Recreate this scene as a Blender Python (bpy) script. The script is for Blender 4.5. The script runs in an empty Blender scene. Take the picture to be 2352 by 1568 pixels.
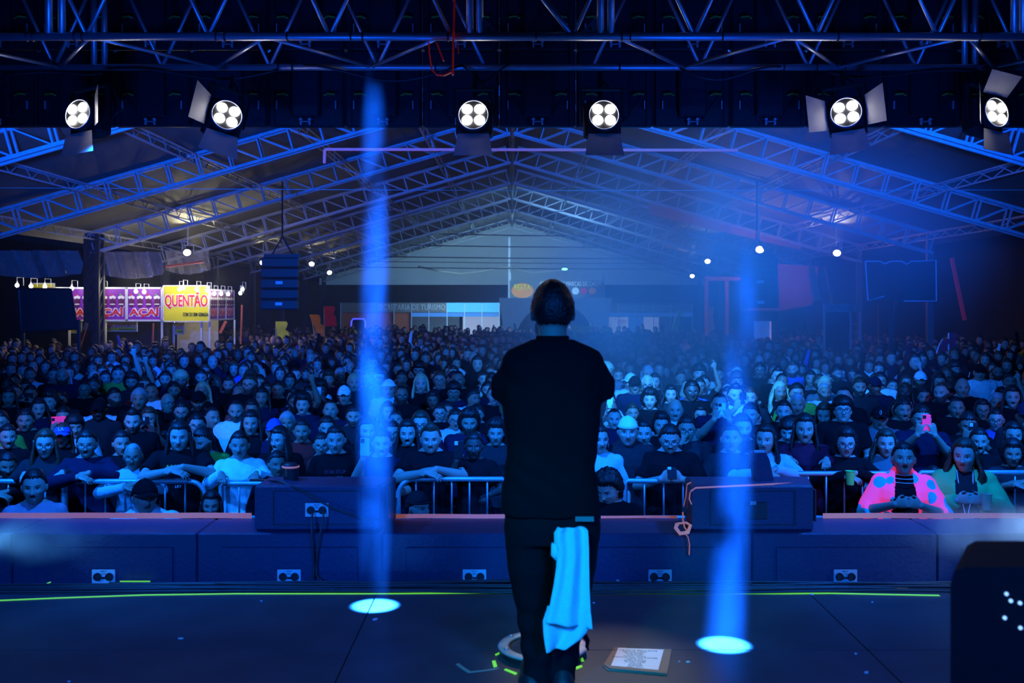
import bpy, math, random
import numpy as np
from mathutils import Vector, Matrix, Euler

random.seed(7)
C = bpy.context.scene.collection
SC = bpy.context.scene

# ------------------------------------------------------------------ camera, world, lights, exposure
F_PX = 2287.0           # 35 mm lens on a 2352 px wide frame
CAM_H = 1.6             # above the stage floor (stage floor is z = 0)
GROUND = -1.05          # festival ground below the stage
HORIZON = 700.0

cam_d = bpy.data.cameras.new('camera')
cam = bpy.data.objects.new('camera', cam_d)
C.objects.link(cam)
cam.location = (0, 0, CAM_H)
cam.rotation_euler = (math.pi / 2, 0, 0)
cam_d.sensor_width = 36.0
cam_d.lens = 35.0
cam_d.shift_y = -84.0 / 2352.0
cam_d.clip_end = 300
cam_d.dof.use_dof = True
cam_d.dof.focus_distance = 9.2
cam_d.dof.aperture_fstop = 3.2
SC.camera = cam

SC.view_settings.view_transform = 'Standard'
SC.view_settings.look = 'None'
SC.view_settings.exposure = 0.0
SC.view_settings.gamma = 1.0
SC.view_settings.use_curve_mapping = False
SC.cycles.use_denoising = True
SC.cycles.max_bounces = 4
SC.cycles.diffuse_bounces = 2
SC.cycles.glossy_bounces = 2
SC.cycles.transmission_bounces = 2
SC.cycles.transparent_max_bounces = 8
SC.cycles.volume_bounces = 0
SC.cycles.volume_step_rate = 1.0
SC.cycles.volume_max_steps = 48
SC.cycles.use_adaptive_sampling = True
SC.cycles.adaptive_threshold = 0.06
SC.cycles.sample_clamp_indirect = 3.0
SC.cycles.use_light_tree = True
SC.cycles.caustics_reflective = False
SC.cycles.caustics_refractive = False

W = bpy.data.worlds.new('night')
SC.world = W
W.use_nodes = True
W.node_tree.nodes['Background'].inputs[0].default_value = (0.004, 0.03, 0.18, 1)
W.node_tree.nodes['Background'].inputs[1].default_value = 0.045


def P(px, py, Y):
    """pixel of the photograph at depth Y -> world point"""
    return Vector(((px - 1176.0) * Y / F_PX, Y, CAM_H - (py - HORIZON) * Y / F_PX))


def light(kind, name, loc, target, color, power, size=0.1, spot=30, blend=0.5):
    d = bpy.data.lights.new(name, kind)
    d.color = color
    d.energy = power
    if kind == 'SPOT':
        d.spot_size = math.radians(spot)
        d.spot_blend = blend
        d.shadow_soft_size = size
    elif kind == 'AREA':
        d.size = size
    else:
        d.shadow_soft_size = size
    o = bpy.data.objects.new(name, d)
    C.objects.link(o)
    o.location = loc
    if target is not None:
        o.rotation_euler = (Vector(target) - Vector(loc)).to_track_quat('-Z', 'Y').to_euler()
    return o


BLUE = (0.003, 0.155, 1.0)
DEEP = (0.002, 0.07, 1.0)
# wash fixtures hanging with the front truss, thrown out over the crowd
for x, tx, pw in ((-4.4, -3.2, 1500), (0.05, 0.5, 1150), (4.4, 3.6, 1400)):
    light('SPOT', 'crowd_wash', (x, 6.9, 2.72), (tx, 10.6, GROUND + 1.4), BLUE, pw, 0.08, 100, 0.9)
for x in (-2.6, 2.6):
    light('SPOT', 'pit_fill', (x, 6.3, 2.6), (x * .9, 7.6, -0.3), BLUE, 560, 0.08, 120, 0.9)  # added fill to brighten the pit, no fixture built
light('SPOT', 'red_side_wash', (-6.5, 6.9, 2.2), (-2.5, 12, 0.3), (1.0, 0.03, 0.10), 42, 0.1, 60, 0.9)
light('SPOT', 'red_side_wash', (6.8, 7.6, 2.2), (3.5, 13, 0.3), (1.0, 0.05, 0.08), 22, 0.1, 60, 0.9)
# deep blue throw far into the tent and under its roof
for x, tx in ((-4.2, -6.0), (4.2, 5.0)):
    light('SPOT', 'roof_wash', (x, 7.8, 2.9), (tx, 26, 4.9), (0.002, 0.10, 1.0), 10000, 0.15, 62, 0.8)
# back light of the stage band: behind the camera, dim blue
for x in (-3.0, 3.0):
    light('SPOT', 'stage_back_wash', (x, -2.5, 3.6), (x * .55, 5.6, -0.55), (0.004, 0.15, 1.0), 2400, 0.5, 48, 0.9)
# the two narrow vertical beams
light('SPOT', 'beam_left', (-0.735, 5.3, 7.0), (-0.73, 5.3, 0), (0.015, 0.20, 1.0), 700000, 0.02, 2.1, 0.55)
light('SPOT', 'beam_right', (1.36, 4.72, 6.5), (1.0, 4.69, 0), (0.015, 0.20, 1.0), 550000, 0.02, 2.2, 0.6)
# key into the hanging smoke over the middle of the crowd
light('SPOT', 'smoke_key', (0.9, 8.0, 2.9), (2.3, 14.5, 1.5), (0.015, 0.24, 1.0), 9000, 0.1, 60, 1.0)


# ------------------------------------------------------------------ helpers
class MB:
    """collects shapes and links them as one mesh object"""
    def __init__(s):
        s.v = []; s.f = []; s.m = []

    def add(s, vs, fs, mi=0):
        n = len(s.v)
        s.v.extend([tuple(v) for v in vs])
        s.f.extend([tuple(i + n for i in f) for f in fs])
        s.m.extend([mi] * len(fs))
        return s

    def box(s, c, size, rot=None, mi=0):
        x, y, z = size[0] / 2, size[1] / 2, size[2] / 2
        vs = [Vector(p) for p in ((-x, -y, -z), (x, -y, -z), (x, y, -z), (-x, y, -z), (-x, -y, z), (x, -y, z), (x, y, z), (-x, y, z))]
        if rot is not None:
            R = rot if isinstance(rot, Matrix) else Euler(rot).to_matrix()
            vs = [R @ v for v in vs]
        vs = [v + Vector(c) for v in vs]
        return s.add(vs, [(0, 3, 2, 1), (4, 5, 6, 7), (0, 1, 5, 4), (1, 2, 6, 5), (2, 3, 7, 6), (3, 0, 4, 7)], mi)

    def rbox(s, c, size, b=0.01, mi=0):
        """box with chamfered edges"""
        x, y, z = size[0] / 2, size[1] / 2, size[2] / 2
        rings = []
        for zz, k in ((-z, b), (-z + b, 0), (z - b, 0), (z, b)):
            X, Y = x - k, y - k
            rings.append([(c[0] + q[0], c[1] + q[1], c[2] + zz) for q in ((-X + b, -Y), (X - b, -Y), (X, -Y + b), (X, Y - b), (X - b, Y), (-X + b, Y), (-X, Y - b), (-X, -Y + b))])
        return s.loft(rings, mi=mi)

    def loft(s, rings, closed=True, caps=True, mi=0):
        n = len(rings[0]); vs = [p for r in rings for p in r]; fs = []
        for i in range(len(rings) - 1):
            for j in range(n if closed else n - 1):
                k = (j + 1) % n
                fs.append((i * n + j, i * n + k, (i + 1) * n + k, (i + 1) * n + j))
        if caps and closed:
            fs.append(tuple(reversed(range(n))))
            fs.append(tuple(range((len(rings) - 1) * n, len(rings) * n)))
        return s.add(vs, fs, mi)

    def tube(s, pts, r, seg=8, mi=0, flat=None, endround=False):
        pts = [Vector(p) for p in pts]
        rs = list(r) if isinstance(r, (list, tuple)) else [r] * len(pts)
        if endround:
            d0 = (pts[0] - pts[1]).normalized(); d1 = (pts[-1] - pts[-2]).normalized()
            pts = [pts[0] + d0 * rs[0] * .8, pts[0] + d0 * rs[0] * .5] + pts + [pts[-1] + d1 * rs[-1] * .5, pts[-1] + d1 * rs[-1] * .8]
            rs = [rs[0] * .45, rs[0] * .85] + rs + [rs[-1] * .85, rs[-1] * .45]
        rings = []; up = None
        for i, p in enumerate(pts):
            d = (pts[min(i + 1, len(pts) - 1)] - pts[max(i - 1, 0)]).normalized()
            if up is None:
                up = Vector((0, 0, 1)) if abs(d.z) < 0.9 else Vector((1, 0, 0))
            a = d.cross(up).normalized(); b = a.cross(d).normalized(); up = b
            fa, fb = (1, 1) if flat is None else flat
            rings.append([p + a * (math.cos(t) * rs[i] * fa) + b * (math.sin(t) * rs[i] * fb) for t in [2 * math.pi * k / seg for k in range(seg)]])
        return s.loft(rings, mi=mi)

    def bar(s, p0, p1, w, h, mi=0, up=(0, 0, 1)):
        p0, p1 = Vector(p0), Vector(p1); d = (p1 - p0).normalized(); u = Vector(up)
        if abs(d.dot(u)) > 0.97: u = Vector((0, 1, 0))
        a = d.cross(u).normalized() * (w / 2); b = a.cross(d).normalized() * (h / 2)
        return s.loft([[q - a - b, q + a - b, q + a + b, q - a + b] for q in (p0, p1)], mi=mi)

    def disc(s, c, r, n=24, axis='z', h=0.01, mi=0, r2=None):
        r2 = r if r2 is None else r2
        out = []
        for k, rr in ((-h / 2, r), (h / 2, r2)):
            ring = []
            for i in range(n):
                t = 2 * math.pi * i / n; u, w = math.cos(t) * rr, math.sin(t) * rr
                p = {'z': (u, w, k), 'y': (u, -k, w), 'x': (k, u, w)}[axis]
                ring.append((c[0] + p[0], c[1] + p[1], c[2] + p[2]))
            out.append(ring)
        return s.loft(out, mi=mi)

    def ring(s, c, r, tr, n=28, seg=8, axis='z', sx=1, sy=1, flat=1.0, mi=0):
        vs = []; fs = []
        for i in range(n):
            t = 2 * math.pi * i / n
            for j in range(seg):
                q = 2 * math.pi * j / seg
                rr = r + tr * math.cos(q); hh = tr * math.sin(q) * flat
                u, w = math.cos(t) * rr * sx, math.sin(t) * rr * sy
                p = {'z': (u, w, hh), 'y': (u, -hh, w), 'x': (hh, u, w)}[axis]
                vs.append((c[0] + p[0], c[1] + p[1], c[2] + p[2]))
                fs.append((i * seg + j, ((i + 1) % n) * seg + j, ((i + 1) % n) * seg + (j + 1) % seg, i * seg + (j + 1) % seg))
        return s.add(vs, fs, mi)

    def ball(s, c, r, nu=14, nv=10, mi=0):
        rx, ry, rz = r if isinstance(r, (tuple, list)) else (r, r, r)
        rings = []
        for i in range(nv + 1):
            ph = math.pi * (i + 0.02) / (nv + 0.04) - math.pi / 2
            rings.append([(c[0] + rx * math.cos(ph) * math.cos(t), c[1] + ry * math.cos(ph) * math.sin(t), c[2] + rz * math.sin(ph)) for t in [2 * math.pi * k / nu for k in range(nu)]])
        return s.loft(rings, mi=mi)

    def mesh(s, name, mats, smooth=False):
        me = bpy.data.meshes.new(name)
        me.from_pydata(s.v, [], s.f)
        for m in (mats if isinstance(mats, (list, tuple)) else [mats]):
            me.materials.append(m)
        if any(s.m): me.polygons.foreach_set('material_index', s.m)
        if smooth: me.polygons.foreach_set('use_smooth', [True] * len(me.polygons))
        me.update()
        return me

    def build(s, name, mats, parent=None, loc=None, smooth=False):
        return link(name, s.mesh(name, mats, smooth), parent, loc)


def link(name, me, parent=None, loc=None, rot=None):
    o = bpy.data.objects.new(name, me)
    C.objects.link(o)
    if parent is not None: o.parent = parent
    if loc is not None: o.location = loc
    if rot is not None: o.rotation_euler = rot
    return o


def tag(o, label=None, cat=None, group=None, kind=None):
    if label: o['label'] = label
    if cat: o['category'] = cat
    if group: o['group'] = group
    if kind: o['kind'] = kind
    return o


def empty(name, loc, label=None, cat=None, group=None, rz=0):
    o = bpy.data.objects.new(name, None)
    C.objects.link(o); o.location = loc; o.rotation_euler = (0, 0, rz)
    return tag(o, label, cat, group)


def struct(name, mb, m, smooth=False):
    o = mb.build(name, m, smooth=smooth); o['kind'] = 'structure'
    return o


_text_cache = {}


def text_mesh(body, size=1.0, ext=0.002, align='CENTER', bold=0.0, spacing=1.0):
    key = (body, size, ext, align, bold, spacing)
    if key in _text_cache: return _text_cache[key].copy()
    cu = bpy.data.curves.new('lettering', 'FONT')
    cu.body = body; cu.size = size; cu.extrude = ext; cu.align_x = align; cu.align_y = 'CENTER'; cu.offset = bold; cu.resolution_u = 3
    cu.space_character = spacing
    o = bpy.data.objects.new('lettering', cu); C.objects.link(o)
    dg = bpy.context.evaluated_depsgraph_get()
    me = bpy.data.meshes.new_from_object(o.evaluated_get(dg))
    bpy.data.objects.remove(o); bpy.data.curves.remove(cu)
    _text_cache[key] = me
    return me.copy()


def text(name, body, loc, size, m, parent=None, rot=(math.pi / 2, 0, 0), width=None, height=None, bold=0.0, ext=0.002, align='CENTER', spacing=1.0):
    me = text_mesh(body, size, ext, align, bold, spacing)
    co = np.empty(len(me.vertices) * 3); me.vertices.foreach_get('co', co); co = co.reshape(-1, 3)
    if width: co[:, 0] *= width / max(1e-6, np.ptp(co[:, 0]))
    if height: co[:, 1] *= height / max(1e-6, np.ptp(co[:, 1]))
    me.vertices.foreach_set('co', co.ravel())
    me.materials.clear(); me.materials.append(m)
    return link(name, me, parent, loc, rot)


# ------------------------------------------------------------------ materials
def mat(name, col, rough=0.6, metal=0.0, emit=None, es=0.0, var=0.25, scale=9.0, bump=0.0, spec=0.5, alpha=1.0, trans=0.0):
    m = bpy.data.materials.new(name); m.use_nodes = True
    nt = m.node_tree; b = nt.nodes['Principled BSDF']
    b.inputs['Roughness'].default_value = rough
    b.inputs['Metallic'].default_value = metal
    b.inputs['Specular IOR Level'].default_value = spec
    b.inputs['Alpha'].default_value = alpha
    b.inputs['Transmission Weight'].default_value = trans
    tc = nt.nodes.new('ShaderNodeTexCoord')
    no = nt.nodes.new('ShaderNodeTexNoise'); no.inputs['Scale'].default_value = scale; no.inputs['Detail'].default_value = 3
    nt.links.new(tc.outputs['Object'], no.inputs['Vector'])
    mx = nt.nodes.new('ShaderNodeMix'); mx.data_type = 'RGBA'
    mx.inputs['A'].default_value = (*[c * (1 - var) for c in col], 1)
    mx.inputs['B'].default_value = (*[min(1, c * (1 + var)) for c in col], 1)
    nt.links.new(no.outputs['Fac'], mx.inputs['Factor'])
    nt.links.new(mx.outputs['Result'], b.inputs['Base Color'])
    if emit is not None:
        b.inputs['Emission Color'].default_value = (*emit, 1)
        b.inputs['Emission Strength'].default_value = es
    if bump:
        bp = nt.nodes.new('ShaderNodeBump'); bp.inputs['Strength'].default_value = bump; bp.inputs['Distance'].default_value = 0.01
        nt.links.new(no.outputs['Fac'], bp.inputs['Height']); nt.links.new(bp.outputs['Normal'], b.inputs['Normal'])
    return m


M = {}
M['alu'] = mat('truss_aluminium', (0.55, 0.56, 0.60), 0.38, 0.75, var=0.2, scale=14)
M['steel'] = mat('galvanised_steel', (0.45, 0.46, 0.48), 0.45, 0.5, var=0.3, scale=20)
M['roofsteel'] = mat('painted_roof_steel', (0.42, 0.44, 0.48), 0.6, 0.1, var=0.35, scale=12)
M['black'] = mat('black_paint', (0.02, 0.02, 0.024), 0.5, var=0.3, scale=30)
M['cab'] = mat('textured_black_cabinet', (0.03, 0.04, 0.10), 0.45, var=0.35, scale=60, bump=0.25)
M['rubber'] = mat('black_rubber', (0.03, 0.03, 0.034), 0.42, var=0.2)
M['stage'] = mat('stage_plywood', (0.07, 0.065, 0.07), 0.42, var=0.55, scale=3.5, bump=0.08)
M['ground'] = mat('trodden_ground', (0.06, 0.06, 0.06), 0.9, var=0.4)
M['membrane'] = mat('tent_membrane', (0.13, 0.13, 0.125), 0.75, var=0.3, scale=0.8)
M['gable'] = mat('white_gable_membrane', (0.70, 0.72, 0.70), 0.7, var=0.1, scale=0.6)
M['dark'] = mat('dark_drape', (0.03, 0.035, 0.045), 0.9, var=0.3)
M['white'] = mat('white_plastic', (0.80, 0.82, 0.84), 0.5, var=0.06)
M['lightgrey'] = mat('pale_grey_panel', (0.55, 0.57, 0.60), 0.5, var=0.1)
M['paper'] = mat('white_paper', (0.85, 0.86, 0.88), 0.8, var=0.04)
M['ink'] = mat('black_ink', (0.01, 0.01, 0.012), 0.7)
M['card'] = mat('brown_cardboard', (0.30, 0.20, 0.14), 0.85, var=0.15)
M['strap'] = mat('fluorescent_orange_webbing', (0.95, 0.45, 0.32), 0.7, var=0.15, scale=40, emit=(0.72, 0.20, 0.12), es=0.27)  # weak self-glow added, since blue light alone dulls the orange
M['tape'] = mat('fluorescent_green_tape', (0.30, 0.95, 0.10), 0.6, var=0.05, emit=(0.18, 0.80, 0.02), es=0.6)  # self-glow added for the tape's fluorescent look
M['redstrap'] = mat('red_webbing', (0.75, 0.03, 0.02), 0.7, emit=(0.8, 0.01, 0.01), es=0.05)  # faint self-glow added to the red
M['tapebeige'] = mat('worn_beige_tape', (0.42, 0.38, 0.24), 0.8)
M['towel'] = mat('white_towel', (0.86, 0.88, 0.90), 0.95, var=0.05, scale=220, bump=0.5)
M['lamp'] = mat('lit_lens', (1, 1, 1), 0.3, emit=(1.0, 0.97, 0.93), es=14)
M['bulb'] = mat('lit_bulb', (1, 1, 1), 0.3, emit=(1.0, 0.93, 0.78), es=25)
M['flood'] = mat('lit_floodlight', (1, 1, 1), 0.3, emit=(1.0, 0.96, 0.80), es=25)
M['glass'] = mat('clear_lens_glass', (0.75, 0.78, 0.8), 0.08, 0.2, var=0.05)
M['barndoor'] = mat('grey_barn_door', (0.34, 0.33, 0.34), 0.5, 0.2)
M['pole_orange'] = mat('orange_pole', (0.85, 0.16, 0.05), 0.6)
M['redflag'] = mat('crimson_flag_cloth', (0.75, 0.02, 0.09), 0.8)
M['yellowflag'] = mat('yellow_cloth', (0.90, 0.70, 0.05), 0.8)
M['orangeflag'] = mat('orange_cloth', (0.85, 0.25, 0.05), 0.8)
M['purple'] = mat('purple_sign_print', (0.26, 0.015, 0.42), 0.5, var=0.12, scale=2)
M['signyellow'] = mat('yellow_sign_print', (0.82, 0.72, 0.02), 0.5, var=0.12, scale=2)
M['signred'] = mat('red_lettering', (0.75, 0.005, 0.02), 0.5, var=0.05)
M['signblack'] = mat('black_lettering', (0.01, 0.01, 0.01), 0.5)
M['signwhite'] = mat('white_lettering', (0.9, 0.9, 0.9), 0.5, var=0.03)
M['plastic'] = mat('clear_crinkled_sheeting', (0.35, 0.32, 0.30), 0.18, 0.1, var=0.4, scale=5, bump=1.0, alpha=0.55)
M['screenback'] = mat('screen_cloth_black', (0.006, 0.009, 0.011), 0.55)
M['phone_white'] = mat('white_phone_back', (0.75, 0.78, 0.82), 0.3, var=0.03)
M['phone_black'] = mat('black_phone_back', (0.03, 0.03, 0.035), 0.25, var=0.1)
M['phone_pink'] = mat('fluorescent_pink_phone_case', (1.0, 0.08, 0.25), 0.5, var=0.03, emit=(1.0, 0.03, 0.13), es=0.45)  # self-glow added for the case's fluorescent pink

# ------------------------------------------------------------------ the setting: ground, stage, tent
mb = MB(); mb.box((0, 36, GROUND - 0.05), (60, 84, 0.1)); struct('ground', mb, M['ground'])

STAGE_Y = 5.72
# stage deck of plywood sheets with narrow seams
mb = MB()
mb.box((0, (STAGE_Y - 4) / 2, -0.62), (16, STAGE_Y + 4, 0.86))
xs = [-8, -5.6, -3.2, -0.75, 1.65, 4.05, 6.45, 8]; ys = [-4, -1.6, 0.8, 2.2, 3.4, 4.62, STAGE_Y]
for i in range(len(xs) - 1):
    for j in range(len(ys) - 1):
        mb.box(((xs[i] + xs[i + 1]) / 2, (ys[j] + ys[j + 1]) / 2, -0.1), (xs[i + 1] - xs[i] - 0.006, ys[j + 1] - ys[j] - 0.006, 0.2))
struct('floor', mb, M['stage'])

# tent: pitched roof, eaves at x = +-TW, ridge over the middle
TW, EAVE, RIDGE, T_END = 11.0, 2.95, 6.1, 62.0
SL = (RIDGE - EAVE) / TW
RT = 0.62     # truss depth + membrane above the lower chord
mb = MB()
ys = [8.0 + i * (T_END - 8.0) / 30 for i in range(31)]
for s in (-1, 1):
    vs = []; fs = []
    nx = 10
    for a, y in enumerate(ys):
        for b in range(nx + 1):
            x = s * (TW + 1.0) * b / nx
            sag = 0.10 * math.sin(math.pi * ((y - 8.0) / 5.3 % 1.0))
            vs.append((x, y, RIDGE + RT - SL * abs(x) - sag * math.sin(math.pi * b / nx) + 0.03))
    for a in range(len(ys) - 1):
        for b in range(nx):
            q = a * (nx + 1) + b
            fs.append((q, q + 1, q + nx + 2, q + nx + 1))
    mb.add(vs, fs)
    mb.add([(v[0], v[1], v[2] + 0.02) for v in vs], [tuple(reversed(f)) for f in fs])
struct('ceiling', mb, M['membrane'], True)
mb = MB()
mb.loft([[(-TW - 1, y, EAVE - 0.1), (TW + 1, y, EAVE - 0.1), (TW + 1, y, EAVE + 0.3), (0, y, RIDGE + RT), (-TW - 1, y, EAVE + 0.3)] for y in (T_END, T_END + 0.1)])
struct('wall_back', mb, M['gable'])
mb = MB(); mb.box((0, T_END + 0.4, 1.0), (2 * TW + 8, 0.1, 4.1)); struct('wall_rear', mb, M['dark'])
mb = MB(); mb.box((14.5, 34, 1.6), (0.15, 56, 5.3)); struct('wall_right', mb, M['dark'])
mb = MB(); mb.box((-20.5, 38, 1.6), (0.15, 56, 5.3)); struct('wall_left', mb, M['dark'])

# rafters: flat-bar lattice girders
TY = [10.2 + 5.3 * k for k in range(10)]
ordinal = ['first', 'second', 'third', 'fourth', 'fifth', 'sixth', 'seventh', 'eighth', 'ninth', 'tenth', 'eleventh', 'twelfth', 'thirteenth', 'fourteenth', 'fifteenth', 'sixteenth', 'seventeenth', 'eighteenth', 'nineteenth', 'twentieth', 'twenty-first', 'twenty-second', 'twenty-third', 'twenty-fourth', 'twenty-fifth', 'twenty-sixth', 'twenty-seventh', 'twenty-eighth', 'twenty-ninth', 'thirtieth']
TD = 0.50
nd = Vector((SL, 0, 1)).normalized()


def girder_meshes(s):
    low, top, web = MB(), MB(), MB()
    e = lambda x: Vector((s * x, 0, RIDGE - SL * x))
    n = Vector((s * SL, 0, 1)).normalized()
    for dy in (-0.11, 0.11):
        o = Vector((0, dy, 0))
        low.bar(e(0.05) + o, e(TW) + o, 0.05, 0.06)
        top.bar(e(0.05) + o + n * TD, e(TW) + o + n * TD, 0.05, 0.06)
        N = 17
        for k in range(N + 1):
            x = 0.1 + (TW - 0.2) * k / N
            b = e(x) + o; t = b + n * TD
            web.bar(b, t, 0.03, 0.045, up=(0, 1, 0))
            if k < N:
                b2 = e(0.1 + (TW - 0.2) * (k + 1) / N) + o + n * TD
                web.bar(b, b2, 0.025, 0.075, up=(0, 1, 0))
    return [(nm, m.mesh(nm, M['roofsteel'])) for nm, m in (('lower_chord', low), ('upper_chord', top), ('lattice', web))]


GM = {s: girder_meshes(s) for s in (-1, 1)}
for k, y in enumerate(TY):
    for s in (-1, 1):
        side = 'left' if s < 0 else 'right'
        r = empty('roof_girder', (0, y, 0), '%s roof slope lattice girder of blue-lit steel, %s one from the stage' % (side, ordinal[k]), 'roof girder', 'lattice girders under the tent roof')
        for nm, me in GM[s]: link(nm, me, r)
# columns under the eaves
M['colgrey'] = mat('grey_column', (.10, .12, .13), .6)
for k, y in enumerate(TY[1:], 1):
    for s in (-1, 1):
        side = 'left' if s < 0 else 'right'
        mb = MB()
        w = (0.40 if k == 3 else 0.16) if s < 0 else 0.16
        h = EAVE + 0.5 - GROUND
        if s < 0:
            for dx in (-1, 1):
                for dy in (-1, 1): mb.bar((dx * w / 2.6, dy * w / 2.6, 0), (dx * w / 2.6, dy * w / 2.6, h), 0.09, 0.09)
            for j in range(13):
                z = j * h / 13
                for dy in (-1, 1): mb.bar((-w / 2.6, dy * w / 2.6, z), (w / 2.6, dy * w / 2.6, z + h / 13), 0.05, 0.05)
                for dx in (-1, 1): mb.bar((dx * w / 2.6, -w / 2.6, z), (dx * w / 2.6, w / 2.6, z + h / 13), 0.05, 0.05)
            mb.box((0, 0, h / 2), (w * 0.55, w * 0.55, h))
        else:
            mb.box((0, 0, h / 2), (w, w * 0.8, h))
            for j in range(5): mb.box((0, -w * 0.4 - 0.004, 0.8 + j * 0.62), (w * 1.04, 0.008, 0.02))
        c = mb.build('tent_column', M['black' if s < 0 else 'colgrey'], loc=(s * (TW - 0.05), y, GROUND))
        tag(c, '%s-side tent column rising to the %s girder from the stage' % (side, ordinal[k]), 'column', 'tent columns along the %s eaves' % side)
# purlins
for j, x in enumerate((0.0, 2.2, 4.4, 6.6, 8.8, 10.9)):
    for s in ((1,) if x == 0 else (-1, 1)):
        mb = MB()
        y0, y1 = 9.0, T_END
        c = Vector((s * x, 0, RIDGE - SL * x + 0.5))
        off = Vector((0, 0, -0.17))
        for dx in (-0.07, 0.07): mb.bar(c + Vector((dx, y0, 0)), c + Vector((dx, y1, 0)), 0.03, 0.03)
        mb.bar(c + off + Vector((0, y0, 0)), c + off + Vector((0, y1, 0)), 0.03, 0.03)
        n = 66
        for q in range(n):
            a = y0 + (y1 - y0) * q / n; b = y0 + (y1 - y0) * (q + 0.5) / n; d = y0 + (y1 - y0) * (q + 1) / n
            mb.bar(c + Vector((0.07, a, 0)), c + off + Vector((0, b, 0)), 0.016, 0.016)
            mb.bar(c + off + Vector((0, b, 0)), c + Vector((-0.07, d, 0)), 0.016, 0.016)
        o = mb.build('roof_purlin', M['roofsteel'])
        where = 'under the tent ridge' if x == 0 else '%s the ridge on the %s slope' % (['', 'next to', 'second from', 'third from', 'fourth from', 'farthest from'][j], 'left' if s < 0 else 'right')
        tag(o, 'lattice purlin running to the back, ' + where, 'purlin', 'purlins running to the back of the tent')
# cross wires and the thin pink pole
for py, Y, r, m, x0, x1, lab in ((434, 17.0, 0.006, 'steel', -40, 2400, 'thin wire stretched across the tent below the girders'),
                                 (484, 31.4, 0.012, 'steel', 850, 1480, 'thin cable across the tent above the back gable'),
                                 (540, 52.6, 0.03, 'black', 1010, 1370, 'uppermost dark cable across the pale back gable'),
                                 (566, 52.6, 0.03, 'black', 940, 1430, 'second dark cable down the pale back gable'),
                                 (592, 52.6, 0.03, 'black', 860, 1500, 'third dark cable down the pale back gable'),
                                 (603, 52.6, 0.02, 'black', 830, 1520, 'fourth dark cable down the pale back gable'),
                                 (616, 52.6, 0.025, 'black', 800, 1540, 'lowest dark cable across the pale back gable')):
    mb = MB(); a, b = P(x0, py - 3, Y), P(x1, py + 2, Y)
    mb.tube([a, (a + b) / 2 - Vector((0, 0, 0.03)), b], r, 6)
    tag(mb.build('cable', M[m]), lab, 'cable')
M['pinkpole'] = mat('pale_pink_pole', (0.9, 0.35, 0.32), 0.6, emit=(0.9, 0.16, 0.2), es=0.10)  # faint self-glow added, the pole is no lamp
mb = MB(); a, b, c = P(745, 375, 19.0), P(746, 343, 19.0), P(1695, 345, 19.0)
mb.bar(a, b, 0.05, 0.05); mb.bar(b, c, 0.04, 0.05)
tag(mb.build('banner_pole', M['pinkpole']), 'long thin pink horizontal pole with a short drop at one end', 'pole')

# floodlights on the eaves, shining up the membrane
fl = [(430, 580, 29.5, 260), (604, 603, 38, 300), (757, 626, 50, 260), (1922, 581, 29.5, 300), (1745, 573, 27, 60), (1590, 634, 50, 340), (716, 606, 44, 160), (1625, 600, 40, 200)]
names = ['pole-mounted floodlight above the yellow and purple food stall signs', 'floodlight at the left eave beside the hanging loudspeaker stack', 'farthest floodlight at the left eave, over the back corner of the tent', 'floodlight shining under the right girder end, left of the outlined screen', 'small dim floodlight above the right hanging loudspeaker stack',
         'farthest floodlight at the right eave, over the back corner', 'floodlight just above the farthest left one', 'floodlight just above the farthest right one']
for (px, py, Y, pw), nm in zip(fl, names):
    p = P(px, py, Y)
    r = empty('floodlight', p, nm, 'floodlight', 'floodlights along the tent eaves')
    s = -1 if p.x < 0 else 1
    mb = MB(); mb.rbox((0, 0.06, 0), (0.30, 0.14, 0.24), 0.03); mb.build('housing', M['black'], r)
    mb = MB(); mb.ball((0, -0.02, 0), (0.11, 0.03, 0.09)); mb.build('lens', M['flood'], r, smooth=True)
    mb = MB(); mb.bar((-0.17, 0.06, 0), (-0.17, 0.06, 0.22), 0.02, 0.03); mb.bar((0.17, 0.06, 0), (0.17, 0.06, 0.22), 0.02, 0.03); mb.bar((-0.18, 0.06, 0.22), (0.18, 0.06, 0.22), 0.03, 0.02); mb.bar((0, 0.06, 0.22), (0, 0.06, RIDGE + RT - SL * abs(p.x) - p.z), 0.03, 0.03); mb.build('bracket', M['steel'], r)
    light('SPOT', 'floodlight_glow', p + Vector((-s * 0.1, -0.1, 0.16)), p + Vector((-s * 2.6, -3.0, 2.6)), (1.0, 0.88, 0.55), pw * (1.2 if py < 585 else .38), 0.08, 95, 0.8)

# ------------------------------------------------------------------ front truss over the stage edge
Y1, Y2, TZ, TH = 5.9, 6.66, 3.19, 0.78
tr = empty('lighting_truss', (0, Y1, TZ), 'square aluminium box truss spanning the whole frame over the stage edge', 'truss')
T0 = Vector((0, Y1, TZ))
for i, (y, z, nm) in enumerate(((Y1, TZ, 'chord'), (Y2, TZ, 'chord'), (Y1, TZ + TH, 'chord'), (Y2, TZ + TH, 'chord'))):
    mb = MB(); mb.tube([Vector((-4.2, y, z)) - T0, Vector((4.2, y, z)) - T0], 0.0255 if i == 0 else 0.023, 12); mb.build(nm, M['alu'], tr, smooth=True)


def tx(px, Y): return (px - 1176) * Y / F_PX


class Braces:
    def __init__(s, nm): s.nm = nm
    def tube(s, p, r, seg): m_ = MB(); m_.tube(p, r, seg); m_.build(s.nm, M['alu'], tr, smooth=True)


front = Braces('front_brace'); bottom = Braces('bottom_brace'); back = Braces('back_brace')
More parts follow.
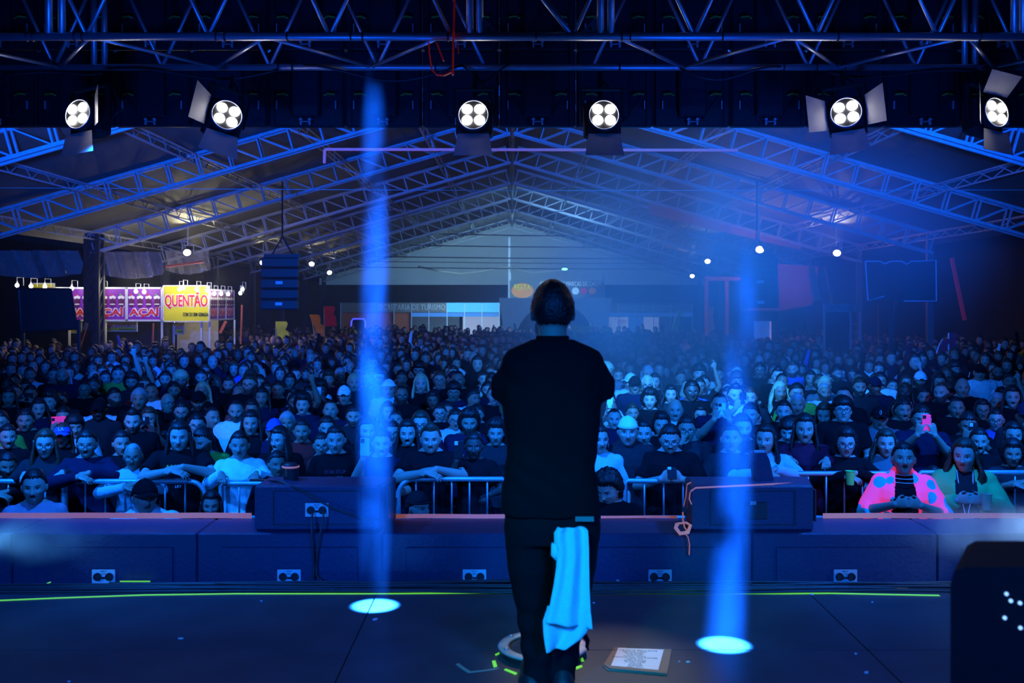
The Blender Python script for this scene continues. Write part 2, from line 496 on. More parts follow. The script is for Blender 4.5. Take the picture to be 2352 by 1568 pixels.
# front face: braces leaning outward from the middle; each pixel is where the brace meets the lower chord
for k in range(-14, 14):
    x0 = k * 0.36
    s = 1 if k % 2 else -1
    xa, xb = x0, x0 + 0.36
    if abs((xa + xb) / 2 - 0.12) < 0.42: continue
    za, zb = (TZ, TZ + TH) if k % 2 else (TZ + TH, TZ)
    front.tube([Vector((xa, Y1, za)) - T0, Vector((xb, Y1, zb)) - T0], 0.0125, 8)
    back.tube([Vector((xa + 0.18, Y2, za)) - T0, Vector((xb + 0.18, Y2, zb)) - T0], 0.0125, 8)
for k in range(-9, 9):
    x0 = k * 0.52 + 0.1
    if abs(x0 + 0.26 - 0.1) < 0.4: continue
    ya, yb = (Y1, Y2) if k % 2 else (Y2, Y1)
    bottom.tube([Vector((x0, ya, TZ)) - T0, Vector((x0 + 0.52, yb, TZ)) - T0], 0.0125, 8)
    bottom.tube([Vector((x0 + 0.1, ya, TZ + TH)) - T0, Vector((x0 + 0.62, yb, TZ + TH)) - T0], 0.0125, 8)
front.tube([Vector((tx(1235, Y1), Y1, TZ + 0.3)) - T0, Vector((tx(1315, Y1), Y1, TZ)) - T0], 0.014, 8)
front.tube([Vector((tx(1315, Y1), Y1, TZ)) - T0, Vector((tx(1130, Y1), Y1, TZ + 0.6)) - T0], 0.014, 8)
for px in (112, 142, 1079, 1102, 1379, 1403, 2330, 2350):
    x = tx(px, Y1)
    mb = MB(); mb.tube([Vector((x, Y1, TZ)) - T0, Vector((x, Y1, TZ + TH)) - T0], 0.022, 12); mb.build('upright', M['alu'], tr, smooth=True)
for px in (216, 240, 2216, 2240):
    x = tx(px, Y2)
    mb = MB(); mb.tube([Vector((x, Y2, TZ)) - T0, Vector((x, Y2, TZ + TH)) - T0], 0.02, 12); mb.build('upright', M['alu'], tr, smooth=True)
for s, px in ((1, 1110), (-1, 1368)):
    x = tx(px, Y1); mb = MB()
    mb.add([Vector((x, Y1 + d, TZ + 0.015)) - T0 for d in (-0.006, 0.006)] + [Vector((x + s * 0.10, Y1 + d, TZ + 0.015)) - T0 for d in (-0.006, 0.006)] + [Vector((x, Y1 + d, TZ + 0.11)) - T0 for d in (-0.006, 0.006)],
           [(0, 2, 4), (1, 5, 3), (0, 1, 3, 2), (2, 3, 5, 4), (4, 5, 1, 0)])
    mb.build('gusset_plate', M['alu'], tr)
    mb = MB(); mb.disc(Vector((x + s * 0.03, Y1 - 0.008, TZ + 0.045)) - T0, 0.009, 12, 'y', 0.004); mb.build('bolt', M['black'], tr)
for px, Y in ((63, Y1), (77, Y1), (172, Y1), (190, Y1), (497, Y1), (517, Y1), (660, Y1), (806, Y1), (833, Y1), (1029, Y1), (1231, Y1), (1428, Y1), (1447, Y1), (1659, Y1), (1924, Y1), (2250, Y1),
              (125, Y2), (640, Y2), (672, Y2), (1000, Y2), (1423, Y2), (1800, Y2), (1875, Y2), (1940, Y2)):
    mb = MB(); mb.ring((tx(px, Y), Y - Y1, 0), 0.0265, 0.005, 16, 6, 'x'); mb.build('cable_tie', M['rubber'], tr)
# cables draped on the truss
rc = random.Random(3)
for i, (a, b) in enumerate(((250, 640), (700, 1060), (1060, 1170), (1560, 1790), (1900, 2240), (20, 240))):
    mb = MB(); pts = []
    for q in range(15):
        t = q / 14; x = tx(a + (b - a) * t, Y2)
        pts.append((x, Y2 - 0.035 - 0.01 * math.sin(9 * t), TZ - 0.02 + 0.03 * math.sin(6 * t + i) - 0.05 * math.sin(math.pi * t)))
    mb.tube(pts, 0.008, 6)
    where = ['left stretch', 'stretch left of the middle', 'short middle stretch', 'stretch right of the middle', 'right stretch', 'far left end']
    tag(mb.build('power_cable', M['rubber'], smooth=True), 'black cable draped along the truss underside, ' + where[i], 'cable', 'cables on the truss')
# red webbing hanging from the truss
for i, (pts, w, lab) in enumerate((([(1045, -60), (1043, 40), (1041, 100), (1040, 172)], 0.024, 'straight red strap hanging in front of the truss'),
                                   ([(985, 98), (986, 122), (992, 160), (1003, 172), (1020, 173), (1038, 165)], 0.018, 'red strap drooping in a U below the truss'),
                                   ([(1003, 98), (1012, 122), (1019, 140)], 0.018, 'short red strap end between the two other red straps'),
                                   ([(1052, 98), (1053, 122)], 0.009, 'thin red cord beside the straight red strap'))):
    mb = MB(); ps = [P(x, y, Y1 - 0.05) for x, y in pts]
    mb.tube(ps, w, 8, flat=(1, 0.25)); tag(mb.build('strap', M['redstrap']), lab, 'strap', 'red straps on the truss')

# ------------------------------------------------------------------ LED wall panels seen from behind, hanging past the truss
YB = 7.25
pw = 177.0 * YB / F_PX
zb = P(0, 291, YB).z
M['ledcase'] = mat('dark_panel_back', (0.045, 0.045, 0.06), 0.4, 0.2, var=0.3, scale=25)
M['chip'] = mat('pale_plastic_fitting', (0.8, 0.85, 0.92), 0.3)
M['plug_yellow'] = mat('yellow_green_plug', (0.35, 0.5, 0.04), 0.5)


def led_panel_parts():
    h = 0.56
    out = []
    mb = MB(); mb.rbox((0, 0.04, h / 2), (pw - 0.006, 0.07, h - 0.006), 0.01)
    mb.rbox((0, -0.02, h * 0.42), (pw * 0.36, 0.06, h * 0.6), 0.012)
    for s in (-1, 1): mb.bar((s * pw * 0.44, 0, 0.01), (s * pw * 0.44, 0, h - 0.01), 0.03, 0.02)
    mb.bar((-pw * 0.42, 0, h * 0.5), (-pw * 0.1, 0, h * 0.02), 0.012, 0.012); mb.bar((pw * 0.42, 0, h * 0.5), (pw * 0.1, 0, h * 0.02), 0.012, 0.012)
    out.append(('panel_back', mb.mesh('panel_back', M['ledcase'])))
    mb = MB()
    for s in (-1, 1):
        mb.disc((s * 0.032, -0.045, 0.045), 0.011, 10, 'y', 0.02); mb.box((s * 0.032, -0.045, 0.018), (0.012, 0.02, 0.022))
    mb.bar((-0.032, -0.045, 0.03), (0.032, -0.045, 0.03), 0.004, 0.006)
    out.append(('latch', mb.mesh('latch', M['chip'])))
    for s in (-1, 1):
        mb = MB(); mb.tube([(s * 0.13, -0.02, 0.40 * h), (s * 0.16, -0.035, 0.42 * h), (s * 0.21, -0.02, 0.415 * h)], 0.008, 6)
        out.append(('plug', mb.mesh('plug', M['plug_yellow'])))
    for s in (-1, 1):
        mb = MB(); mb.box((s * 0.215, -0.01, 0.28 * h), (0.008, 0.02, 0.06)); out.append(('handle', mb.mesh('handle', M['chip'])))
    return out


LP = led_panel_parts()
k = 0
for row in range(3):
    for i in range(-7, 8):
        cx = (1235 + 177 * i + 0 - 1176) * YB / F_PX
        r = empty('video_panel', (cx, YB, zb + row * 0.56), None, 'video panel', 'video wall panels behind the truss')
        where = 'in the middle column' if i == 0 else '%s column %s of the middle' % (ordinal[abs(i) - 1], 'left' if i < 0 else 'right')
        r['label'] = 'back of a dark video wall panel, %s row, %s' % (['lowest', 'middle', 'upper'][row], where)
        for nm, me in LP: link(nm, me, r)
light('SPOT', 'panel_fill', (-0.73, 5.6, 1.9), (-0.9, YB, 3.2), DEEP, 26, 0.1, 120, 1.0)  # unseen fill lamps added to lift the dark panel backs
light('SPOT', 'panel_fill', (1.7, 5.6, 1.9), (1.6, YB, 3.2), DEEP, 26, 0.1, 120, 1.0)
for x in (-2.2, 2.2): light('SPOT', 'truss_fill', (x, 4.4, 1.6), (x, 6.2, 3.7), (0.002, 0.09, 1.0), 110, 0.15, 100, 1.0)  # unseen fill lamps added below to brighten the truss tubes

# ------------------------------------------------------------------ six four-lens blinders with barn doors
bl = [(186, 265, 0.30, -0.12, 'leftmost blinder', (('bottom', 1.0), ('right', 0.5))),
      (519, 267, -0.45, 0.25, 'second blinder from the left', (('bottom', 0.5), ('left', 0.4))),
      (1088, 267, 0.03, 0.0, 'blinder left of the middle', (('bottom', 1.0),)),
      (1386, 267, -0.03, 0.0, 'blinder right of the middle', (('bottom', 1.0),)),
      (1944, 261, 0.35, -0.1, 'second blinder from the right', (('bottom', .6), ('right', 0.5), ('left', 1.0))),
      (2281, 261, -0.35, 0.12, 'rightmost blinder', (('bottom', 1.0), ('left', 0.5), ('top', 1.0)))]
YL = 6.42
for px, py, yaw, roll, nm, doors in bl:
    c = P(px, py, YL)
    r = empty('blinder_light', c, 'white-glowing four-lens %s under the truss' % nm, 'stage light', 'four-lens blinders under the truss', 0)
    r.rotation_euler = Euler((math.radians(-8), roll, -yaw))
    R = 0.094
    mb = MB()
    rings = []
    for yy, rr in ((-0.02, 0.100), (0.0, 0.104), (0.05, 0.104), (0.12, 0.085), (0.2, 0.07)):
        rings.append([(rr * math.cos(t), yy, rr * math.sin(t)) for t in [2 * math.pi * q / 28 for q in range(28)]])
    mb.loft(rings); mb.rbox((0, 0.09, 0), (0.235, 0.14, 0.235), 0.02); mb.build('housing', M['black'], r, smooth=False)
    mb = MB(); mb.disc((0, -0.024, 0), 0.094, 32, 'y', 0.006); mb.build('reflector_plate', M['black'], r)
    mb = MB(); mb.ring((0, -0.03, 0), 0.096, 0.004, 32, 6, 'y'); mb.build('lens_rim', M['glass'], r, smooth=True)
    for dx in (-1, 1):
        for dz in (-1, 1):
            mb = MB(); mb.ball((dx * 0.0400, -0.034, dz * 0.0365), (0.0345, 0.012, 0.0325), 18, 8); mb.build('lens', M['lamp'], r, smooth=True)
    mb = MB()
    for s in (-1, 1): mb.bar((s * 0.135, 0.08, -0.02), (s * 0.135, 0.08, 0.21), 0.012, 0.035)
    mb.bar((-0.14, 0.08, 0.21), (0.14, 0.08, 0.21), 0.035, 0.012); mb.tube([(0, 0.08, 0.21), (0, 0.16, 0.34)], 0.014, 8)
    mb.build('yoke', M['black'], r)
    for which, op in doors:
        mb = MB()
        w1, w2, L = 0.10, 0.125, 0.15
        a = math.radians(8 if which == 'bottom' else 42)
        pts = [(-w1, -0.02, -0.122), (w1, -0.02, -0.122), (w2, -0.02 - L * math.sin(a), -0.122 - L * math.cos(a)), (-w2, -0.02 - L * math.sin(a), -0.122 - L * math.cos(a))]
        ang = {'bottom': 0, 'right': -math.pi / 2, 'top': math.pi, 'left': math.pi / 2}[which]
        Rm = Euler((0, ang, 0)).to_matrix()
        pts = [Rm @ Vector(p) for p in pts]
        mb.add([p for p in pts] + [p + Vector((0, 0.003, 0)) for p in pts], [(0, 1, 2, 3), (7, 6, 5, 4), (0, 4, 5, 1), (1, 5, 6, 2), (2, 6, 7, 3), (3, 7, 4, 0)])
        mb.build('barn_door', M['barndoor'], r)
    mb = MB(); mb.tube([(0.05, 0.2, 0.03), (0.12, 0.24, 0.1), (0.08, 0.2, 0.25), (0.0, 0.18, 0.33)], 0.006, 6); mb.build('power_lead', M['rubber'], r, smooth=True)
    centre = abs(px - 1386) < 5
    light('SPOT', 'blinder_beam', c + Vector((0, -0.11, 0)), (0.42, 4.42, 0) if centre else c + Vector((0.25 - c.x * .6, -2.2, -2.6)), (1, 0.93, 0.86), 190 if centre else 3, 0.05, 20 if centre else 100, 1.0)

# ------------------------------------------------------------------ bass cabinets along the stage lip
SY = 5.80      # their backs
SUBZ = 0.27
plinth = MB(); plinth.box((0, SY + .20, (GROUND - .28) / 2), (7.8, .38, -.28 - GROUND + 0.0)); struct('trim_1', plinth, M['black'])


def plate(r, c, w=.137, h=.082, name='connector_plate', plugs=True, mtl='white'):
    mb = MB(); mb.rbox(c, (w, .008, h), .003); p = mb.build(name, M[mtl], r)
    for s in (-1, 1):
        mb = MB(); mb.disc((c[0] + s * w * .25, c[1] - .008, c[2]), .023, 20, 'y', .012); mb.ring((c[0] + s * w * .25, c[1] - .014, c[2]), .018, .005, 20, 6, 'y'); mb.build('socket', M['rubber'], p)
    text('socket_lettering', 'INPUT', (c[0], c[1] - .0045, c[2] + h * .36), .012, M['ink'], parent=p, ext=.0004)
    mb = MB(); mb.box((c[0], c[1] - .0045, c[2] + h * .2), (w * .16, .001, .003)); mb.box((c[0], c[1] - .0045, c[2] - h * .1), (w * .16, .001, .012)); mb.build('printed_mark', M['ink'], p)
    return p


subx = [240 + 425 * k for k in range(-1, 6)]
where = ['at the left frame edge', 'left of the left lead', 'under the left leads', 'left of the performer', 'right of the performer', 'under the right loudspeaker', 'at the right frame edge']
for px, wr in zip(subx, where):
    x = P(px, 0, SY).x
    r = empty('bass_cabinet', (x, SY, -.28), 'black bass cabinet along the stage lip, ' + wr, 'loudspeaker', 'bass cabinets along the stage lip')
    mb = MB(); mb.rbox((0, .20, .275), (1.075, .40, .55), .008); mb.build('cabinet', M['cab'], r)
    mb = MB(); mb.rbox((0, -.003, .27), (.80, .01, .40), .004); mb.build('back_panel', M['cab'], r)
    plate(r, (0, -.012, .302), mtl='lightgrey' if px > 1300 else 'white')
    for s in (-1, 1):
        mb = MB(); mb.rbox((s * .5375, .2, .42), (.006, .14, .05), .002); mb.build('grip', M['rubber'], r)

# ------------------------------------------------------------------ front fill loudspeakers on the cabinets
def fill(px0, px1, label, pl, side=1):
    x0, x1 = P(px0, 0, SY + .05).x, P(px1, 0, SY + .05).x
    w = x1 - x0; h = .272
    r = empty('fill_loudspeaker', ((x0 + x1) / 2, SY + .05, SUBZ), label, 'loudspeaker', 'front fill loudspeakers')
    mb = MB()
    b = .014
    mb.loft([[(-w / 2 + k, y0, z), (w / 2 - k, y0, z), (w / 2 + .06 - k, y1, z), (-w / 2 + .01 + k, y1, z)] for z, k, y0, y1 in ((0, b, b, .30 - b), (b, 0, 0, .30), (h - b, 0, 0, .30), (h, b, b, .30 - b))])
    mb.build('cabinet', M['cab'], r)
    mb = MB(); pw2 = w * .70
    for a, c in (((-pw2 / 2, -.002, .04), (pw2 / 2, -.002, .04)), ((-pw2 / 2, -.002, h - .035), (pw2 / 2, -.002, h - .035)), ((-pw2 / 2, -.002, .04), (-pw2 / 2, -.002, h - .035)), ((pw2 / 2, -.002, .04), (pw2 / 2, -.002, h - .035))): mb.bar(a, c, .006, .006)
    mb.build('back_panel_edge', M['rubber'], r)
    if pl: plate(r, (0.0, -.010, h * .47))
    else:
        mb = MB(); mb.rbox((.02, -.004, h * .45), (.13, .008, .10), .003); p = mb.build('connector_recess', M['rubber'], r)
        mb = MB(); mb.box((.0, -.010, h * .62), (.035, .003, .018)); mb.build('label_plate', M['lightgrey'], p)
        text('label_lettering', 'INPUT', (.0, -.0125, h * .62), .012, M['ink'], parent=p, ext=.0004)
    mb = MB(); mb.rbox((w / 2 + .034, .15, h * .5), (.012, .16, .19), .003); mb.build('grip', M['rubber'], r)
    return r


fl_ = fill(585, 872, 'left front fill loudspeaker with a pale two-socket plate and two leads', True)
fr_ = fill(1590, 1868, 'right front fill loudspeaker tied with a fluorescent orange strap', False)
# leads
for s, lab in ((-1, 'left'), (1, 'right')):
    mb = MB(); y = SY + .03
    c = P(733, 1170, y); x0 = c.x + s * .034
    mb.tube([(x0, y - .02, c.z), (x0 - s * .002, y - .05, c.z - .05), (c.x - .01 + s * .020, SY - .035, .24), (c.x - .012 + s * .006, SY - .03, .10), (c.x - .01 + s * .008, SY - .035, -.0 + .03), (c.x + s * .05, SY - .10, .012)], .006, 8)
    tag(mb.build('speaker_lead', M['rubber'], smooth=True), 'black lead hanging from the %s socket of the pale plate' % lab, 'cable', 'leads from the left fill loudspeaker')
mb = MB(); mb.tube([P(575, 1102, 6.2), P(640, 1112, 5.9) + Vector((0, 0, .02)), P(690, 1125, 5.83), P(760, 1165, 5.82), P(830, 1190, 5.82), P(905, 1195, 5.86)], .007, 8)
tag(mb.build('power_cable', M['rubber'], smooth=True), 'black cable sagging diagonally across the back of the left fill loudspeaker', 'cable')

# orange webbing
def ribbon(pts, w, up=(0, 0, 1), th=.002):
    mb = MB(); pts = [Vector(p) for p in pts]; rings = []
    for i, p in enumerate(pts):
        u = Vector(up[i] if isinstance(up[0], (tuple, list)) else up) * (w / 2); n = Vector((0, -th, 0)) if abs(u.y) < abs(u.z) + abs(u.x) else Vector((0, 0, th))
        rings.append([p - u, p + u, p + u + n, p - u + n])
    return mb.loft(rings)


YE = SY + .41
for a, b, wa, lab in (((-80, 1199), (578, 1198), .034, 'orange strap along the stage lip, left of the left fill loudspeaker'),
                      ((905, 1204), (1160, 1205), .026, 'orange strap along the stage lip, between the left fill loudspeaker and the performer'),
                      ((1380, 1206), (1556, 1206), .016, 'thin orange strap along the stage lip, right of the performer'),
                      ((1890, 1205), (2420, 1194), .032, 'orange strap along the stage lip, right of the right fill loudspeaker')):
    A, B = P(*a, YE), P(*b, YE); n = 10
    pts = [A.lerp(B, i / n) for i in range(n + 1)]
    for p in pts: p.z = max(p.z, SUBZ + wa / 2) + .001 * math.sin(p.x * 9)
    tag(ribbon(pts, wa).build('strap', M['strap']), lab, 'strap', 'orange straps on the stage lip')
yb = SY + .04
mb = MB()
m1 = ribbon([P(1578, 1165, yb), P(1578, 1112, yb), P(1590, 1106, 6.0), P(1700, 1107, 6.0), P(1860, 1107, 6.0)], .008)
m2 = ribbon([P(1584, 1150, yb), P(1586, 1128, yb), P(1598, 1120, yb - .004), P(1680, 1116, yb - .004), P(1760, 1112, yb - .004), P(1860, 1108, 6.0)], .010)
st = empty('ratchet_strap', P(1578, 1165, yb), 'orange strap looped over the right fill loudspeaker, its end dangling below the lip', 'strap', 'orange straps on the stage lip')
def rel(m, o): m.v = [tuple(Vector(v) - o.location) for v in m.v]; return m
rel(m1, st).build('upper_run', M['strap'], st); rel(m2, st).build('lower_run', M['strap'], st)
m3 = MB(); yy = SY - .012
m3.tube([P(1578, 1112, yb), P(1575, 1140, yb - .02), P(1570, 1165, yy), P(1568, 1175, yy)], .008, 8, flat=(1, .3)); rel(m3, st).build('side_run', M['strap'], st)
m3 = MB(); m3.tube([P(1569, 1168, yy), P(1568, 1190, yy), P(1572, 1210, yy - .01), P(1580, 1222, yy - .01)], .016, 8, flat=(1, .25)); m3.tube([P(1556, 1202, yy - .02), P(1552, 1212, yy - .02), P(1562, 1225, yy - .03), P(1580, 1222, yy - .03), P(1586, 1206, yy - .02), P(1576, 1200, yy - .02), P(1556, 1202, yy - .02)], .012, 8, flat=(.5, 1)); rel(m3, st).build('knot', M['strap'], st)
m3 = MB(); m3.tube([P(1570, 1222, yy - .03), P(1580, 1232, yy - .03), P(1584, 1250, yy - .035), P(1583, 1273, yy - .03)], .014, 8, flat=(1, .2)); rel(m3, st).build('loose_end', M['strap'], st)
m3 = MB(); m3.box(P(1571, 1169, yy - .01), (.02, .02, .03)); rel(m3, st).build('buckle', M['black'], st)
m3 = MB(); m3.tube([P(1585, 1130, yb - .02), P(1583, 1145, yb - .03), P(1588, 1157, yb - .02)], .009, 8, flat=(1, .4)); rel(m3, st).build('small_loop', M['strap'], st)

# bottle and dark gear behind the fill loudspeakers
r = empty('drink_bottle', Vector((P(668, 0, 6.05).x, 6.05, SUBZ + .272)), 'black cylinder with a glowing orange band behind the left fill loudspeaker', 'bottle')
mb = MB(); mb.disc((0, 0, .04), .044, 20, 'z', .08, r2=.048); mb.ball((0, 0, .08), (.048, .048, .022), 20, 8); mb.build('bottle_body', M['rubber'], r, smooth=False)
mb = MB(); mb.ring((0, 0, .076), .047, .006, 24, 8); mb.build('band', M['strap'], r)
r = empty('monitor_wedge', Vector((P(1752, 0, 6.05).x, 6.05, SUBZ + .272)), 'tall dark slanted object standing behind the right fill loudspeaker', 'equipment')
mb = MB(); mb.loft([[(-.05 * k + dx, -.05, z), (.05 * k + dx, -.05, z), (.05 * k + dx, .05, z), (-.05 * k + dx, .05, z)] for z, k, dx in ((0, 1.1, 0), (.12, 1, -.02), (.165, .8, -.03))]); mb.build('wedge_body', M['cab'], r)
mb = MB(); mb.box((-.03, -.03, .172), (.06, .02, .012)); mb.build('clamp', M['chip'], r)

# loose cables lying in front of the cabinets
rc = random.Random(5)
for i in range(9):
    mb = MB(); y0 = 5.52 + .024 * i; pts = []
    ph, amp = rc.uniform(0, 6), rc.uniform(.006, .022)
    xa, xb = rc.uniform(-3.6, -1.2), rc.uniform(1.0, 3.6)
    if i % 3 == 0: xa, xb = -3.6, 3.6
    n = 60
    for q in range(n + 1):
        x = xa + (xb - xa) * q / n
        pts.append((x, y0 + amp * math.sin(1.7 * x + ph) + .006 * math.sin(5.1 * x + ph), .008 + .006 * (i % 2) + .004 * abs(math.sin(2.2 * x + ph))))
    mb.tube(pts, .0065, 6)
    tag(mb.build('floor_cable', M['rubber'], smooth=True), 'black cable lying along the stage lip, %s from the green line' % ordinal[i], 'cable', 'cables along the stage lip')

# fluorescent line taped on the floor
def floor_pt(px, py, z=.0015):
    Yf = (CAM_H - z) * F_PX / (py - HORIZON); return Vector(((px - 1176) * Yf / F_PX, Yf, z))


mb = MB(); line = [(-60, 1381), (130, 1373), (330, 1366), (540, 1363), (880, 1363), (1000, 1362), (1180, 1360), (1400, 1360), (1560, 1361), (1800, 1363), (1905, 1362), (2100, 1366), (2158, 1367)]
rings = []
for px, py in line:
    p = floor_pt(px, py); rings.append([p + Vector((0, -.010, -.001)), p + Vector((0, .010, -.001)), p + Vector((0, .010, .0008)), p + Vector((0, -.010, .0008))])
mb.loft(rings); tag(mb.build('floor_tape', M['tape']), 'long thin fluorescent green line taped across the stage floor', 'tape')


def patch(pts, m, name, label, cat, group=None, th=.002):
    mb = MB(); P3 = [floor_pt(*p) for p in pts]
    mb.loft([[p + Vector((0, 0, -.001)) for p in P3], [p + Vector((0, 0, th)) for p in P3]])
    return tag(mb.build(name, M[m]), label, cat, group)


for pts, lab in (([(1130, 1518), (1138, 1517), (1142, 1530), (1134, 1532)], 'short green tape mark left of the round floor light'), ([(1137, 1503), (1147, 1498), (1147, 1501), (1139, 1505)], 'thin green tape mark touching the floor light ring'),
                 ([(1158, 1538), (1162, 1536), (1188, 1546), (1184, 1549)], 'green tape mark in front of the floor light'), ([(1334, 1512), (1338, 1510), (1342, 1518), (1335, 1519)], 'green tape mark right of the performer\'s leg'),
                 ([(1322, 1532), (1336, 1528), (1338, 1531), (1324, 1537)], 'longer green tape mark right of the performer\'s foot'),
                 ([(275, 1334), (345, 1334), (345, 1336), (275, 1336)], 'short green tape strip beside the left floor socket plate'), ([(103, 1341), (116, 1336), (117, 1337), (104, 1343)], 'tiny slanted green tape mark at the left of the lip')):
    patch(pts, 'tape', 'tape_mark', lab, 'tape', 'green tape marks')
mb = MB(); rings = []
for px, py in ((1050, 1524), (1066, 1536), (1078, 1543), (1110, 1540), (1144, 1535)):
    p = floor_pt(px, py); rings.append([p + Vector((-.006, -.008, -.001)), p + Vector((.006, .008, -.001)), p + Vector((.006, .008, .001)), p + Vector((-.006, -.008, .001))])
tag(mb.loft(rings).build('floor_tape', M['tapebeige']), 'worn beige L-shaped tape mark on the floor left of the performer', 'tape')
scr = [(862, 1422, 10, 'paper scrap below the left light pool', .9), (328, 1345, 9, 'paper scrap on the lip beside the left socket plate', .7), (152, 1344, 6, 'sliver of paper near the left end of the lip', .5), (836, 1341, 7, 'small pale block on the cables under the left beam', 1.2),
       (1043, 1347, 6, 'small pale scrap on the cables left of the performer', .6), (1418, 1333, 8, 'white scrap on the lip right of the performer', .8), (1865, 1365, 7, 'pale scrap touching the green line', .9), (2004, 1383, 6, 'pale flake below the green line, right', .5),
       (1965, 1501, 7, 'pale oval flake on the floor, right', .7), (1990, 1544, 12, 'crumpled translucent wrapper at the bottom right', .9), (1560, 1519, 4, 'flake right of the set list', .4), (1580, 1520, 9, 'thin sliver right of the set list', .4), (600, 1380, 5, 'sliver below the green line, left of the left pool', .4), (415, 1466, 14, 'thin blue-lit sliver on the left floor', .4), (158, 1565, 7, 'pale flake at the bottom left', .6), (1364, 1384, 6, 'pale flake right of the performer\'s knee', .7)]
rc = random.Random(9)
for px, py, w, lab, k in scr:
    pts = [(px + w * .5 * math.cos(a) * rc.uniform(.7, 1.2) - (w * .3 if 'below the left' in lab else 0) * math.sin(a), py + w * .22 * k * math.sin(a) * rc.uniform(.7, 1.3)) for a in [2 * math.pi * q / 7 for q in range(7)]]
    patch(pts, 'paper', 'paper_scrap', lab, 'scrap', 'scraps on the stage floor', .003)

# set list on a piece of cardboard
r = empty('cardboard_sheet', floor_pt(1470, 1516, 0), 'flattened brown cardboard under the white set list', 'cardboard')
mb = MB(); P3 = [floor_pt(*p) - r.location for p in ((1384, 1530), (1412, 1487), (1543, 1492), (1532, 1551), (1395, 1540))]
mb.loft([[p + Vector((0, 0, -.001)) for p in P3], [p + Vector((0, 0, .003)) for p in P3]]); mb.build('sheet', M['card'], r)
mb = MB(); q = [floor_pt(*p) - r.location for p in ((1386, 1530), (1400, 1539), (1530, 1551), (1530, 1545), (1402, 1533))]
mb.loft([[p + Vector((0, 0, .003)) for p in q], [p + Vector((0, 0, .010)) for p in q]]); mb.build('folded_edge', M['card'], r)
A = floor_pt(1420, 1491); B = floor_pt(1525, 1495); Cc = floor_pt(1512, 1542); D_ = floor_pt(1402, 1536)
r = empty('set_list', (A + B + Cc + D_) / 4 + Vector((0, 0, .006)), 'white printed set list sheet lying on the cardboard right of the performer', 'paper')
cen = r.location
mb = MB(); q = [p - (A + B + Cc + D_) / 4 for p in (D_, Cc, B, A)]
mb.loft([[p + Vector((0, 0, 0)) for p in q], [p + Vector((0, 0, .0015)) for p in q]]); mb.build('sheet', M['paper'], r)
ex = (B - A).normalized(); ang = math.atan2(ex.y, ex.x)
for i, t in enumerate(('SHOW', 'LET THE SONG BEGIN ONCE', 'SECOND LIGHT', 'BLUE ROOM', 'THE RIVER', 'NIGHT TRAIN', 'WAITING FOR THE SUMMER', 'HOLD ON', 'OPEN ROADS', 'SILVER LINES', 'WALTZ', 'ENCORE', 'LAST CALL')):
    t_ = -.075 + 0; dy = .135 - i * .021 if i else .150
    o = text('set_list_line', t, Vector((-.01 * i * .2, dy * .9, .002)), .016 if i else .022, M['ink'], parent=r, rot=(0, 0, ang), ext=.0003)
# round floor light with a metal ring
r = empty('floor_uplight', floor_pt(1246, 1500, 0), 'round glass floor light with a scuffed bolted metal ring behind the performer\'s legs', 'stage light')
M['ringmetal'] = mat('scuffed_ring_metal', (.62, .60, .58), .4, .35, var=.5, scale=14, bump=.2)
mb = MB(); mb.disc((0, 0, .015), .19, 40, 'z', .03); mb.build('base', M['black'], r)
mb = MB(); mb.ring((0, 0, .034), .180, .026, 48, 10, flat=.35); mb.build('metal_ring', M['ringmetal'], r, smooth=True)
M['dome'] = mat('dark_glass_disc', (.08, .08, .09), .12, .2)
mb = MB(); mb.ball((0, 0, .022), (.155, .155, .02), 32, 10); mb.build('glass_disc', M['dome'], r, smooth=True)
for k in range(6):
    a = k * math.pi / 3 + .4; mb = MB(); mb.ball((.180 * math.cos(a), .180 * math.sin(a), .044), (.012, .012, .007), 10, 6); mb.build('bolt', M['alu'], r, smooth=True)
M['caseblack'] = mat('matt_case_black', (.005, .005, .006), .7, spec=.2)
# black case at the right bottom corner, close to the camera
YC = 2.35
xc = P(2183, 0, YC).x
r = empty('rack_case', (xc + .25, YC + .1, 0), 'black rounded equipment case with tiny lights at the bottom right corner', 'case')
zt = P(0, 1302, YC).z
mb = MB(); b = .03
mb.loft([[(-.25 + k, -.1, z), (.25, -.1, z), (.25, .16, z), (-.10 + k, .16, z)] for z, k in ((0, 0), (zt - .04, 0), (zt - .012, .008), (zt, .03))]); mb.build('case_body', M['caseblack'], r)
mb = MB(); mb.ball((.165, -.02, zt + .015), (.062, .06, .055), 24, 14); mb.build('round_knob', M['caseblack'], r, smooth=True)
M['led'] = mat('small_indicator', (.5, .7, 1), .4, emit=(.3, .6, 1), es=2.0)
for px, py in ((2343, 1441), (2307, 1418), (2321, 1379), (2342, 1384), (2311, 1363)):
    p = P(px, py, YC); mb = MB(); mb.disc((p.x - r.location.x, -.102, p.z), .0035, 10, 'y', .004); mb.build('indicator_light', M['led'], r)

